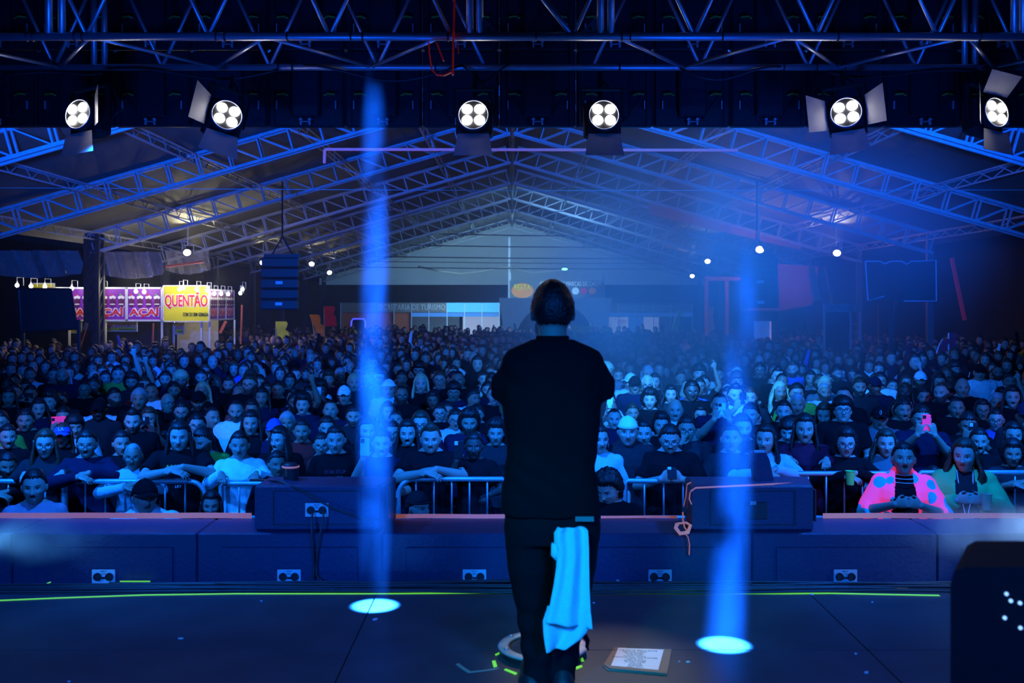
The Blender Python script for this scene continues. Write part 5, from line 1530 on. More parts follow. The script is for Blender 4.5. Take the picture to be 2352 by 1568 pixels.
# ------------------------------------------------------------------ audience: the rows behind, up to 300 people one by one
rg = random.Random(11)
taken = [(h[5].x, h[5].y) for h in HERO]
SUBJ = []
Y = 9.0
cand = []
while Y < 21:
    half = Y * .53 + .2
    n = int(2 * half / .60); off = rg.uniform(0, .6)
    for i in range(n + 1):
        x = -half + off + i * (2 * half) / n + rg.uniform(-.10, .10); y = Y + rg.uniform(-.17, .17)
        if all((x - a) ** 2 + ((y - b) * 1.0) ** 2 > (.40 ** 2) for a, b in taken):
            if y < 10.2 and any(abs(x - h[5].x * y / h[5].y) < .22 and abs(y - h[5].y) < 1.3 for h in HERO if h[5].y > y): continue
            cand.append((x, y))
    Y += .62
cand.sort(key=lambda p: p[1])
LIMIT = 300 - len(HERO)
mids = cand[:LIMIT]
used_labels = set(h[3] for h in HERO)
TEEN = [('black', .42), ('navy', .14), ('charcoal', .14), ('grey', .07), ('white', .06), ('palegrey', .04), ('blue', .03), ('burgundy', .04), ('beige', .03), ('red', .015), ('green', .015)]


def pick(lst):
    r = rg.random() * sum(w for _, w in lst)
    for v, w in lst:
        r -= w
        if r <= 0: return v
    return lst[0][0]


rows_ = ['just', 'second', 'third', 'fourth', 'fifth', 'sixth', 'seventh', 'eighth', 'ninth', 'tenth']
short = {}
for h in HERO: short[h[3]] = h[3]
cnt = {}
for x, y in mids:
    fem = rg.random() < .48
    hair = pick([('long', .3), ('tied', .3), ('longwavy', .12), ('bob', .1), ('bun', .06), ('curly', .06), ('longback', .06)]) if fem else pick([('short', .45), ('crop', .2), ('quiff', .12), ('fringe', .1), ('bald', .07), ('curly', .06)])
    hc = pick([('black', .6), ('brown', .2), ('blonde', .07), ('grey', .06), ('auburn', .07)])
    if hair == 'curly' and hc in ('blonde', 'grey'): hc = 'black'
    beard = 0 if fem else int(rg.random() < .38)
    cap = None
    if not fem and rg.random() < .12: cap = pick([('black', .5), ('navy', .2), ('white', .2), ('red', .1)])
    gl = rg.random() < .16
    sh = pick(TEEN); sl = 'short' if rg.random() < .6 else 'long'
    pose = pick([('down', .88), ('phone2', .05), ('up', .03), ('chest', .04)])
    if sl == 'long' and pose != 'down': sl = 'short'
    mouth = 1.0 if (pose == 'down' and rg.random() < .25) else 0.0
    yaw = pick([(0, .7), (.4, .15), (-.4, .15)]) if pose == 'down' and not mouth else 0
    sc = rg.gauss(1.0 if fem else 1.055, .035)
    tone = pick([('fair', .25), ('light', .35), ('tan', .25), ('brown', .1), ('dark', .05)])
    c = Vector((x, y, GROUND + 1.482 * sc)); px = 1176 + c.x * F_PX / y; py = 700 + (1.6 - c.z) * F_PX / y
    near = min((h for h in HERO if h[5].y < y - .3), key=lambda h: abs(h[0] - px) + .12 * max(0, h[1] - py), default=HERO[0])
    look = []
    look.append({'bald': 'bald', 'short': 'short-haired', 'crop': 'crop-haired', 'quiff': 'quiffed', 'fringe': 'fringed', 'curly': 'curly-haired', 'long': 'long-haired', 'tied': 'tied-haired', 'longwavy': 'wavy-haired', 'bob': 'bob-haired', 'bun': 'bun-haired', 'longback': 'sleek-haired'}[hair] if not cap else '%s-capped' % cap)
    if beard: look.append('bearded')
    look.append('woman' if fem else 'man')
    attr = ('with glasses, ' if gl else '') + 'in ' + CNAME.get(sh, sh)
    pos = 'left' if px < near[0] else 'right'
    stub = near[3].split(',')[0].split()
    anchor = ' '.join(stub[:5])
    while anchor.split()[-1] in ('with', 'in', 'a', 'an', 'the', 'and', 'of', 'her', 'his', 'on', 'to', 'both', 'dark', 'white', 'black', 'hoop', 'long', 'round', 'short', 'from', 'behind'): anchor = ' '.join(anchor.split()[:-1])
    base = '%s %s behind the %s' % (' '.join(look), attr, anchor)
    lab = base
    j = 0
    while lab in used_labels:
        j += 1
        lab = base + ', ' + ['farther back', 'a little to the %s' % pos, 'two rows farther', 'three rows farther', 'higher up in view', 'much farther back', 'four rows farther', 'five rows farther', 'six rows farther'][min(j - 1, 8)]
        if j > 9: break
    used_labels.add(lab)
    o = person((x, y, GROUND), ' '.join(lab.replace('-', ' ').split()[:16]) if len(lab.replace('-', ' ').split()) > 16 else lab, female=fem, pose=pose, mouth=mouth, yaw=yaw, turn=-math.atan2(x, y) * .7 + rg.uniform(-.2, .2), scale=sc, tone=tone, beard=beard, hair=hair, hairc=hc, shirt=sh, sleeve=sl, cap=cap, glasses='round' if gl else None,
               mid=True, trousers=pick([('denim', .5), ('black', .5)]), group='audience behind the barriers')
    if pose == 'phone2':
        pr = local((0, 0, 0, 0, o), (0, -.375, 1.48))
        mb = MB(); mb.rbox((0, 0, 0), (.075, .009, .15), .004); ph = mb.build('phone', M[rg.choice(['phone_white', 'phone_black', 'phone_black'])], loc=pr); ph.rotation_euler = (.14, 0, o.rotation_euler.z)
        tag(ph, 'phone held up by the ' + ' '.join(lab.replace('-', ' ').split()[:11]), 'phone', 'phones held by the audience')

# ------------------------------------------------------------------ the far crowd, beyond counting
def low_person(fem, hairstyle, arms, seed):
    parts = []
    nu, nv = 12, 11
    D = sphere_dirs(nu, nv); d = D.reshape(-1, 3); r = head_r(d, fem, 0); p = d * r[:, None]
    def grid(nv1, nu1):
        return [(i * nu1 + j, i * nu1 + (j + 1) % nu1, (i + 1) * nu1 + (j + 1) % nu1, (i + 1) * nu1 + j) for i in range(nv1 - 1) for j in range(nu1)]
    parts.append((p + np.array(HC0), p, grid(nv + 1, nu), 0))
    if hairstyle:
        hm = scalp(.018, .066, -.08 if fem else -.05, seed, .002, 12, 10, side=-.05 if fem else 0)
        q = np.array(hm.v) + np.array(HC0); parts.append((q, None, hm.f, 1))
    m = MB(); R = torso_rings(fem, .010, 10); m.loft([R[i] for i in (0, 2, 4, 5, 6, 7, 8, 10)])
    for s in (-1, 1):
        if arms and s == arms:
            m.tube([(s * .16, 0, 1.3), (s * .26, -.1, 1.45), (s * .20, -.15, 1.75)], [.055, .045, .03], 6)
        else: m.tube([(s * .165, 0, 1.3), (s * .225, .02, 1.07), (s * .21, -.08, .88)], [.06, .05, .035], 6)
    parts.append((np.array(m.v), None, m.f, 2))
    m = MB()
    for s in (-1, 1): m.tube([(s * .09, 0, .88), (s * .1, 0, .02)], [.09, .05], 6)
    parts.append((np.array(m.v), None, m.f, 3))
    return parts


PROTO = [low_person(f, hs, a, i) for i, (f, hs, a) in enumerate(((0, 1, 0), (1, 1, 0), (0, 1, 0), (1, 1, 0), (0, 0, 0), (0, 1, 1), (1, 1, -1)))]
far = cand[LIMIT:]
def blocked(x, y): return (x < -7.4 and 27.2 < y < 33) or (6.9 < x < 8.8 and 30.3 < y < 32.4) or (abs(x + 6.3) < .8 and 35.3 < y < 38)
Y = 21.2
while Y < 46:
    half = min(Y * .53 + .3, 13.6 if Y > 30 else 99)
    n = int(2 * half / (.62 if Y < 34 else .8)); off = rg.uniform(0, .6)
    for i in range(n):
        x = -half + off + i * 2 * half / n + rg.uniform(-.15, .15)
        if abs(abs(x) - 10.95) < .5 and abs(Y - round((Y - 10.2) / 5.3) * 5.3 - 10.2) < .8: continue
        far.append((x, Y + rg.uniform(-.25, .25)))
    Y += .64 if Y < 34 else .95
MATS = [SK['light', 0], SK['tan', 1], SK['fair', 0], SK['brown', 0], HM['black'], HM['brown'], CM['black'], CM['navy'], CM['charcoal'], CM['white'], CM['burgundy'], CM['blue'], CM['beige'], CM['denim'], CM['yellow']]
V, FA, MI, HCq = [], [], [], []
nv_ = 0
for x, y in far:
    if blocked(x, y): continue
    pi = rg.choices(range(7), [5, 5, 5, 5, 2, .35, .35])[0]
    sc = rg.gauss(1.02, .05); t = -math.atan2(x, y) * .7 + rg.uniform(-.4, .4); cs, sn = math.cos(t), math.sin(t)
    R = np.array([[cs, -sn, 0], [sn, cs, 0], [0, 0, 1]])
    mm = {0: rg.choices([0, 1 if pi in (0, 2, 4) else 0, 2, 3], [4, 3, 2, 1])[0], 1: rg.choice([4, 4, 5]), 2: rg.choices([6, 7, 8, 9, 10, 11, 12, 14], [10, 4, 4, 1.2, 1, 1, 1, .3 if y < 38 else 1.5])[0], 3: rg.choice([6, 13])}
    for pts, hq, fs, k in PROTO[pi]:
        V.append(pts * sc @ R.T + np.array([x, y, GROUND]))
        HCq.append(hq if hq is not None else np.tile([0, 1.0, -1.0], (len(pts), 1)))
        FA.extend([tuple(i + nv_ for i in f) for f in fs]); MI.extend([mm[k]] * len(fs)); nv_ += len(pts)
me = bpy.data.meshes.new('crowd'); me.from_pydata(np.concatenate(V).tolist(), [], FA)
for m_ in MATS: me.materials.append(m_)
me.polygons.foreach_set('material_index', MI); me.polygons.foreach_set('use_smooth', [True] * len(me.polygons))
at = me.attributes.new('headco', 'FLOAT_VECTOR', 'POINT'); at.data.foreach_set('vector', np.concatenate(HCq).ravel())
tag(link('crowd', me), 'dense far part of the concert crowd filling the tent to its back', 'crowd', None, 'stuff')

# ------------------------------------------------------------------ food stalls at the left side of the tent
YK = 28.0
k1 = YK / F_PX
M['framewhite'] = mat('white_booth_profile', (.75, .76, .78), .4, .2)
M['beigewall'] = mat('beige_booth_wall', (.55, .50, .40), .8)
M['cream'] = mat('cream_topping', (.85, .80, .75), .6); M['berry'] = mat('berry_red', (.6, .02, .04), .5); M['leafg'] = mat('leaf_green', (.1, .4, .05), .6)
M['acaicup'] = mat('dark_purple_dessert', (.10, .01, .06), .4)


def acai(px0, px1, Y0, Y1, label, y0=660, y1=737):
    """purple sign panel between two pixels/depths"""
    a, b = P(px0, y1, Y0), P(px1, y1, Y1); top = P(px0, y0, Y0).z - a.z
    b.z = a.z; w = (b - a).length; ang = math.atan2(b.y - a.y, b.x - a.x)
    r = empty('sign_panel', a, label, 'sign', 'purple dessert signs', ang)
    mb = MB(); mb.box((w / 2, .03, top / 2), (w - .02, .04, top - .06)); mb.build('print_board', M['purple'], r)
    mb = MB()
    for z in (.015, top - .015): mb.bar((0, .02, z), (w, .02, z), .06, .05)
    for x in (.01, w - .01): mb.bar((x, .02, 0), (x, .02, top), .04, .06)
    mb.build('frame', M['framewhite'], r)
    text('lettering_outline', 'AÇAÍ', (w / 2, .004, top * .25), .3, M['signwhite'], r, width=w * .92, height=top * .36, bold=.028, ext=.001)
    text('lettering', 'AÇAÍ', (w / 2, -.002, top * .25), .3, M['signred'], r, width=w * .86, height=top * .31, bold=.008, ext=.002)
    for cx in (.14, .38, .62, .86):
        mb = MB(); mb.disc((w * cx, -.0, top * .53), w * .085, 14, 'y', .02); mb.loft([[(w * cx - w * .08 * k, -.012, top * z), (w * cx + w * .08 * k, -.012, top * z), (w * cx + w * .08 * k, .0, top * z), (w * cx - w * .08 * k, .0, top * z)] for z, k in ((.42, .7), (.66, 1))]); mb.build('printed_cup', M['acaicup'], r)
        mb = MB()
        for q in range(3): mb.ball((w * (cx + (q - 1) * .05), -.012, top * (.70 + .03 * (q % 2))), (w * .045, .006, top * .045), 10, 6)
        mb.ball((w * cx, -.014, top * .50), (w * .08, .004, top * .02), 10, 6); mb.build('printed_cream', M['cream'], r)
        mb = MB(); mb.ball((w * (cx - .02), -.02, top * .78), (w * .03, .006, top * .04), 8, 6); mb.build('printed_fruit', M['berry' if cx in (.14, .62) else 'leafg'], r)
    return r


acai(127, 208, YK, YK, 'purple dessert sign partly hidden by the dark screen and the column')
acai(208, 290, YK, YK, 'purple dessert sign directly right of the dark tent column')
acai(291, 372, YK, YK, 'purple dessert sign left of the yellow drinks sign')
acai(482, 500, YK, YK + 1.0, 'first narrow purple sign on the stall\'s receding side', 664, 736); acai(500, 519, YK + 1.0, YK + 2.0, 'second narrow purple sign on the stall\'s receding side', 665, 735); acai(519, 538, YK + 2.0, YK + 3.0, 'third narrow purple sign on the stall\'s receding side', 666, 734)


def quentao(px0, px1, py0, py1, Y, sub, label, red=True):
    a, b = P(px0, py1, Y), P(px1, py0, Y); w, h = b.x - a.x, b.z - a.z
    r = empty('sign_panel', a, label, 'sign', 'yellow drinks signs')
    mb = MB(); mb.box((w / 2, .03, h / 2), (w - .02, .04, h - .04)); mb.build('print_board', M['signyellow'], r)
    mb = MB()
    for z in (.012, h - .012): mb.bar((0, .02, z), (w, .02, z), .06, .03)
    for x in (.01, w - .01): mb.bar((x, .02, 0), (x, .02, h), .03, .06)
    mb.build('frame', M['framewhite'], r)
    text('lettering_outline', 'QUENTÃO', (w / 2, .004, h * .56), .3, M['signwhite'], r, width=w * .96, height=h * .50, bold=.02, ext=.001)
    text('lettering', 'QUENTÃO', (w / 2, -.002, h * .56), .3, M['signred'], r, width=w * .92, height=h * .46, bold=.006, ext=.002)
    text('small_lettering', sub, (w * .70, -.002, h * .2), .1, M['signblack'], r, width=w * .55, height=h * .10, bold=.002, ext=.002)


quentao(374, 481, 655, 739, YK - .1, 'COM OU SEM GEMADA', 'large yellow drinks sign with red lettering at the corner of the stall')
quentao(242, 314, 739, 761, YK + 1.5, 'COM E SEM GEMADA', 'small yellow drinks sign hanging under the purple signs')
quentao(400, 422, 741, 767, YK + 1.5, 'COM E SEM GEMADA', 'narrow yellow drinks sign under the large yellow one')
quentao(158, 187, 740, 765, YK + 1.5, 'COM E SEM GEMADA', 'small yellow drinks sign under the dark screen\'s corner')
quentao(72, 125, 650, 700, YK + .5, 'COM OU SEM GEMADA', 'yellow sign mostly hidden behind the dark screen')
# stall body
r = empty('food_stall', (P(350, 0, YK + 2).x, YK + 2, GROUND), 'food stall with white profile posts and a beige back wall under the signs', 'stall')
zt = P(0, 738, YK).z - GROUND
for px, Y in ((158, YK), (241, YK), (371, YK), (398, YK + 1.5), (462, YK), (481, YK), (538, YK + 3)):
    p = P(px, 0, Y); mb = MB(); mb.box((p.x - r.location.x, p.y - r.location.y + .04, zt / 2), (.05, .05, zt)); mb.build('post', M['framewhite'], r)
mb = MB(); a, b = P(405, 0, YK + 4).x, P(500, 0, YK + 4).x; mb.box(((a + b) / 2 - r.location.x, 2.1, zt / 2), (b - a, .06, zt)); mb.build('back_wall', M['beigewall'], r)
mb = MB(); a, b = P(120, 0, YK + 4).x, P(398, 0, YK + 4).x; mb.box(((a + b) / 2 - r.location.x, 2.15, zt / 2), (b - a, .06, zt)); mb.build('dark_back_wall', M['dark'], r)
mb = MB(); a, b = P(241, 0, YK).x, P(481, 0, YK).x; mb.box(((a + b) / 2 - r.location.x, -1.8, .5), (b - a, .5, 1.0)); mb.build('counter', M['beigewall'], r)
# bulbs
for i, (px, py) in enumerate(((39, 655), (71, 657), (103, 658), (165, 662), (234, 663), (312, 669), (331, 670), (412, 664), (421, 661), (452, 664), (476, 667), (492, 674), (508, 674), (524, 675), (552, 673), (557, 664))):
    Y = YK - .35 if px < 480 else YK - .2 + (px - 480) / 30
    p = P(px, py, Y)
    r = empty('light_bulb', p, 'bare white bulb over the food stall, %s from the left of the string' % ordinal[i], 'light bulb', 'bulbs along the food stall')
    mb = MB(); mb.ball((0, 0, 0), (.05, .05, .055), 14, 10); mb.build('glass_bulb', M['bulb'], r, smooth=True)
    mb = MB(); mb.disc((0, 0, .08), .022, 10, 'z', .06); mb.tube([(0, 0, .11), (0, .0, .22), (0, .36, .22), (0, .37, .0)], .008, 6); mb.build('socket', M['framewhite'], r)
for px, pw in ((60, 14), (150, 16), (235, 16), (320, 22), (420, 30), (470, 26), (520, 22)):
    light('POINT', 'bulb_glow', P(px, 652, YK - .9 if px < 480 else YK), None, (1, .92, .74), pw * .75, .06)
light('POINT', 'stall_glow', P(440, 735, YK + 2.5), None, (1, .9, .7), 30, .1)
# dark projection cloth at the left
Y = 21.5
mb = MB(); q = [P(42, 663, Y), P(163, 664, Y), P(178, 755, Y), P(50, 762, Y)]
mb.loft([[p for p in q], [p + Vector((0, .04, 0)) for p in q]])
mb.tube([q[0], q[1], q[2], q[3], q[0]], .03, 6)
tag(mb.build('projection_screen', M['screenback']), 'back of a dark projection cloth in front of the purple signs', 'screen')
mb = MB()
for a, b in ((q[3], P(50, 0, Y)), (q[2], P(178, 0, Y))): mb.bar(Vector((a.x, Y + .06, GROUND)), Vector((a.x, Y + .06, a.z + .2)), .06, .06)
tag(mb.build('screen_stand', M['black']), 'two dark posts holding the dark projection cloth', 'stand')
# clear sheeting under the left eave
for i, (x0, x1, y0, y1, Y) in enumerate(((-30, 185, 575, 628, 24), (235, 372, 578, 630, 26.5), (378, 480, 575, 620, 29))):
    mb = MB(); nx, nz = 40, 10; vs = []; fs = []
    for a in range(nz + 1):
        for b in range(nx + 1):
            u, v = b / nx, a / nz; p = P(x0 + (x1 - x0) * u, y1 + (y0 - y1) * v + 10 * math.sin(3.1 * u) * (1 - v), Y)
            p.y += .12 * math.sin(26 * u + 3 * v) + .06 * math.sin(61 * u + 7 * v + i); vs.append(p)
    for a in range(nz):
        for b in range(nx): q0 = a * (nx + 1) + b; fs.append((q0, q0 + 1, q0 + nx + 2, q0 + nx + 1))
    mb.add(vs, fs); tag(mb.build('plastic_curtain', M['plastic'], smooth=True), ['clear plastic curtain rolled under the eave at the left edge', 'clear plastic curtain right of the dark column', 'clear plastic curtain behind the corner floodlight'][i], 'curtain', 'clear plastic curtains')
light('POINT', 'curtain_glow', P(300, 640, 25.5), None, (1, .85, .6), 14, .1)

# ------------------------------------------------------------------ hanging loudspeaker stacks half way down the tent
for px0, px1, py0, py1, lab in ((607, 690, 592, 712, 'left hanging loudspeaker stack before the back corner of the tent'), (1697, 1780, 592, 708, 'right hanging loudspeaker stack beside the red-lit wall')):
    Y = 23.5; a, b = P(px0, py1, Y), P(px1, py0, Y); w, h = b.x - a.x, b.z - a.z
    r = empty('line_array', ((a.x + b.x) / 2, Y, a.z), lab, 'loudspeaker', 'hanging loudspeaker stacks')
    n = 5
    for i in range(n):
        mb = MB(); z = h * i / n; t = .10 * (n - i) / n
        mb.loft([[(-w / 2 + k, -.25 - t + q, z + dz), (w / 2 - k, -.25 - t + q, z + dz), (w / 2 - k - .08, .3 - t, z + dz), (-w / 2 + k + .08, .3 - t, z + dz)] for dz, k, q in ((.01, .02, .02), (.04, 0, 0), (h / n - .03, 0, 0), (h / n, .02, .02))]); mb.build('array_element', M['black'], r)
        if i in (0, 2):
            mb = MB(); mb.box((0, -.27 - t, z + h / n * .6), (.16, .02, .07)); mb.build('connector_plate', M['chip'], r)
    mb = MB(); mb.bar((-w / 2, 0, h + .05), (w / 2, 0, h + .05), .1, .08)
    for s in (-1, 1): mb.tube([(s * w * .3, 0, h + .05), (0, 0, h + .5), (0, 0, 3.9 + .62 - a.z)], .02, 6)
    mb.build('rigging_bar', M['black'], r)

# ------------------------------------------------------------------ back of the tent: booths, arch, banners
YB2 = 57.0
M['fascia'] = mat('booth_fascia_print', (.30, .26, .25), .6); M['fasciaor'] = mat('orange_booth_wall', (.65, .16, .08), .7); M['lit'] = mat('lit_booth_wall', (.8, .78, .85), .6, emit=(.75, .62, .9), es=.35)  # booth light put into the lit wall as self-glow
M['litblue'] = mat('lit_blue_fascia', (.2, .6, .9), .5, emit=(.02, .42, .85), es=.6); M['bluepost'] = mat('blue_poster', (.1, .3, .7), .6, emit=(.05, .2, .6), es=.5); M['whpost'] = mat('white_poster', (.8, .8, .85), .6, emit=(.4, .5, .65), es=.6)  # posters given self-glow so they show through the haze
M['bannercloth'] = mat('grey_blue_banner', (.13, .14, .16), .7)
M['sky_letter'] = mat('grey_fascia_lettering', (.75, .78, .82), .5)


def quad(x0, y0, x1, y1, Y, th, m, name, parent=None, off=0):
    a, b = P(x0, y1, Y), P(x1, y0, Y); o = parent.location if parent else Vector((0, 0, 0))
    mb = MB(); mb.box(Vector(((a.x + b.x) / 2, Y + off, (a.z + b.z) / 2)) - o, (b.x - a.x, th, b.z - a.z)); return mb.build(name, m if not isinstance(m, str) else M[m], parent)


r = empty('information_booth', (P(965, 0, YB2).x, YB2, GROUND), 'long booth at the back left with a grey fascia, orange wall and lit glass bays', 'booth', 'booths at the back of the tent')
quad(783, 695, 1025, 717, YB2, .1, 'fascia', 'fascia', r)
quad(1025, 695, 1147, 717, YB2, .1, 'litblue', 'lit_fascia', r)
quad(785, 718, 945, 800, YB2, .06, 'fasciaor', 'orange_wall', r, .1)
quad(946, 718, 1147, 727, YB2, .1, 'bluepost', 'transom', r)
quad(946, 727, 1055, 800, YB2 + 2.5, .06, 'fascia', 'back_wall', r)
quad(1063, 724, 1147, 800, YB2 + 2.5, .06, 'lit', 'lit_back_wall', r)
for px in (783, 905, 945, 985, 1027, 1067, 1107, 1147): quad(px - .8, 695, px + .8, 810, YB2, .12, 'framewhite', 'post', r, -.02)
p = P(945, 706, YB2 - .07) - r.location; text('fascia_lettering', 'SECRETARIA DE TURISMO', p, .4, M['sky_letter'], r, width=P(1040, 0, YB2).x - P(885, 0, YB2).x, height=.32, ext=.005)
r = empty('information_booth', (P(1490, 0, YB2).x, YB2, GROUND), 'booth at the back right with a grey fascia and posters on its wall', 'booth', 'booths at the back of the tent')
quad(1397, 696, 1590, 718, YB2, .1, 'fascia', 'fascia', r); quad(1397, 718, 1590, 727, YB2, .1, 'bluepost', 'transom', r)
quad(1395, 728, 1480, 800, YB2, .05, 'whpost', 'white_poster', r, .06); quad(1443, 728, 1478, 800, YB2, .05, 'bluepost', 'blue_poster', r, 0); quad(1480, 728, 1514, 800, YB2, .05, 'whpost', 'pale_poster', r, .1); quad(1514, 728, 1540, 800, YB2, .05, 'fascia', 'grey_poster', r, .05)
for px in (1397, 1420, 1460, 1501, 1541, 1590): quad(px - .8, 696, px + .8, 810, YB2, .12, 'framewhite', 'post', r, -.03)
text('fascia_lettering', 'GABINETE DO PREFEITO', P(1480, 708, YB2 - .07) - r.location, .4, M['sky_letter'], r, width=P(1540, 0, YB2).x - P(1416, 0, YB2).x, height=.32, ext=.005)
text('poster_lettering', 'Transfor', P(1425, 737, YB2 - .03) - r.location, .4, M['signred'], r, width=.72, height=.24, ext=.005)
YS = 55.0
r = empty('beer_banner', P(1278, 666, YS), 'wide grey banner with large brand-list lettering and round badges above the arch', 'banner')
quad(1171, 644, 1386, 687, YS, .08, 'bannercloth', 'banner_cloth', r)
text('banner_lettering', 'AS MELHORES MARCAS DE CHOPP', P(1311, 652, YS - .06) - r.location, .4, M['signwhite'], r, width=P(1383, 0, YS).x - P(1240, 0, YS).x, height=.26, ext=.005)
mb = MB(); mb.ball(P(1200, 667, YS - .06) - r.location, (.62, .03, .42), 20, 12); mb.build('festival_logo', M['orangeflag'], r)
text('festival_lettering', 'FESTA', P(1200, 660, YS - .12) - r.location, .4, M['signyellow'], r, width=.9, height=.3, ext=.01)
for i, px in enumerate((1290, 1322, 1341, 1361)):
    mb = MB(); mb.disc(P(px, 668, YS - .07) - r.location, .2, 20, 'y', .02); mb.build('round_badge', M[['signwhite', 'framewhite', 'redflag', 'orangeflag'][i % 4]], r)
for s, px in ((-1, 1171), (1, 1386)):
    mb = MB(); p = P(px, 0, YS); mb.bar((p.x - r.location.x, .1, GROUND - r.location.z), (p.x - r.location.x, .1, 3.4 - r.location.z), .12, .12); mb.build('banner_post', M['steel'], r)
# inflatable arch
YA = 50.0; r = empty('inflatable_arch', (P(1275, 0, YA).x, YA, GROUND), 'big pale inflatable arch in the middle of the back wall', 'arch')
M['arch'] = mat('pale_inflatable_cloth', (.50, .56, .60), .7)
mb = MB(); outer = [(1163, 800), (1146, 684), (1405, 684), (1388, 800)]
cx = P(1275, 0, YA).x
n = 16; inner = [(1275 - 95 * math.cos(math.pi * k / n), 800 - 105 * math.sin(math.pi * k / n)) for k in range(n + 1)]
outp = []
for k in range(n + 1):
    t = k / n
    if t < .25: u = t / .25; q = (1163 + (1146 - 1163) * u, 800 + (684 - 800) * u)
    elif t < .75: u = (t - .25) / .5; q = (1146 + (1405 - 1146) * u, 684)
    else: u = (t - .75) / .25; q = (1405 + (1388 - 1405) * u, 684 + (800 - 684) * u)
    outp.append(q)
rings = []
for k in range(n + 1):
    o_, i_ = P(*outp[k], YA) - r.location, P(*inner[k], YA) - r.location
    rings.append([o_ + Vector((0, -.15, 0)), i_ + Vector((0, -.15, 0)), i_ + Vector((0, .6, 0)), o_ + Vector((0, .6, 0))])
mb.loft(rings); mb.build('arch_body', M['arch'], r)
# flags and cloths
def flag(px, py, w, h, Y, m, label, lean=0.0, post=True):
    a = P(px, py + h, Y)
    r = empty('feather_flag', Vector((a.x, Y, GROUND)), label, 'flag', 'feather flags')
    mb = MB(); rings = []; k = Y / F_PX; z0 = a.z - GROUND
    for i in range(13):
        t = i / 12; zz = z0 + h * k * t; ww = w * k * (math.sin(math.pi * min(1, .35 + .65 * (1 - t) ** .6)) if t > .5 else 1.0) * (1 - .1 * t); xx = lean * h * k * t * t
        rings.append([(xx, -.02 + .04 * math.sin(5 * t), zz), (xx + max(.03, ww), .04 * math.sin(4 * t + 1), zz), (xx + max(.03, ww), .02 + .04 * math.sin(4 * t + 1), zz), (xx, .02 + .04 * math.sin(5 * t), zz)])
    mb.loft(rings); mb.build('flag_cloth', M[m], r)
    mb = MB(); mb.tube([(0, 0, 0), (0, 0, z0)] + [(lean * h * k * t * t, 0, z0 + h * k * t) for t in (.25, .5, .75, 1)], .02, 6); mb.build('flag_pole', M['steel'], r)


flag(745, 703, 28, 46, 33, 'redflag', 'crimson feather flag left of the orange booth wall'); flag(722, 722, 24, 50, 31, 'orangeflag', 'orange feather flag left of the crimson one', -.2); flag(634, 738, 30, 46, 30, 'yellowflag', 'yellow feather flag under the left loudspeaker stack')
flag(1625, 704, 16, 60, 34, 'yellowflag', 'dull yellow feather flag left of the right loudspeaker stack'); flag(2179, 764, 20, 56, 22.5, 'redflag', 'crimson feather flag right of the right tent column'); flag(2150, 778, 22, 46, 22.5, 'redflag', 'crimson feather flag left of the right tent column', .35); flag(1545, 712, 14, 50, 45, 'leafg', 'green and yellow feather flag before the right booth', .3)
for pts, lab in (([(1312, 744), (1362, 750), (1340, 782), (1318, 776)], 'yellow flag cloth held up beside the arch opening'), ([(1386, 748), (1404, 752), (1401, 776), (1388, 772)], 'smaller yellow flag cloth right of the raised arm')):
    mb = MB(); q = [P(*p, 38) for p in pts]; mb.loft([q, [p + Vector((0, .03, 0)) for p in q]])
    for p in q[:1]: mb.tube([p, Vector((p.x, 38.0, GROUND + 1.2))], .015, 6)
    tag(mb.build('flag', M['yellowflag']), lab, 'flag', 'yellow flags at the back')
# slanting orange poles
for (a, b, Y, m, w, lab) in (((170, 833), (199, 742), 24, 'pole_orange', .07, 'slanting crimson pole left of the dark column'), ((352, 742), (350, 800), 27, 'pole_orange', .04, 'upright thin orange pole under the purple signs'), ((519, 738), (506, 765), 27.8, 'pole_orange', .08, 'short slanting orange pole under the receding signs'),
                             ((556, 700), (553, 790), 30, 'pole_orange', .05, 'upright orange pole right of the food stall'), ((2186, 592), (2216, 735), 23, 'redstrap', .07, 'long slanting red pole right of the right column'), ((1894, 612), (1912, 698), 26, 'pole_orange', .05, 'slanting orange pole above the dark doorway'), ((2017, 700), (2018, 790), 26, 'pole_orange', .03, 'thin upright orange pole under the outlined screen'),
                             ((1622, 640), (1622, 800), 32, 'pole_orange', .12, 'upright orange frame post right of the back booths'), ((1669, 640), (1669, 800), 32, 'pole_orange', .12, 'second upright orange frame post, nearer the loudspeaker stack'), ((1616, 640), (1700, 640), 32, 'pole_orange', .12, 'crosspiece joining the two orange frame posts'), ((1862, 612), (1876, 690), 27, 'pole_orange', .18, 'broad slanting orange cloth strip on the right wall'), ((467, 600), (380, 612), 27, 'pole_orange', .06, 'slanting orange tie behind the plastic curtain')):
    mb = MB(); mb.bar(P(*a, Y), P(*b, Y), w, w, up=(0, 1, 0)); tag(mb.build('pole', M[m]), lab, 'pole')
mb = MB(); q = [P(757, 770, 36), P(800, 770, 36), P(792, 790, 36), P(762, 790, 36)]; mb.loft([q, [p + Vector((0, 1.2, 0)) for p in q]]); mb.bar(P(775, 790, 36.5), Vector((P(775, 0, 36.5).x, 36.5, GROUND)), .05, .05)
tag(mb.build('table_canopy', M['pole_orange']), 'small orange canopy in the crowd left of the blue arcade light', 'canopy')
r = empty('neon_cabinet', P(823, 758, 50), 'game cabinet outlined in bright violet-blue light at the back left', 'cabinet')
M['neon'] = mat('violet_blue_tube', (.1, .1, 1), .4, emit=(.04, .05, 1), es=3)
mb = MB(); k = 50 / F_PX
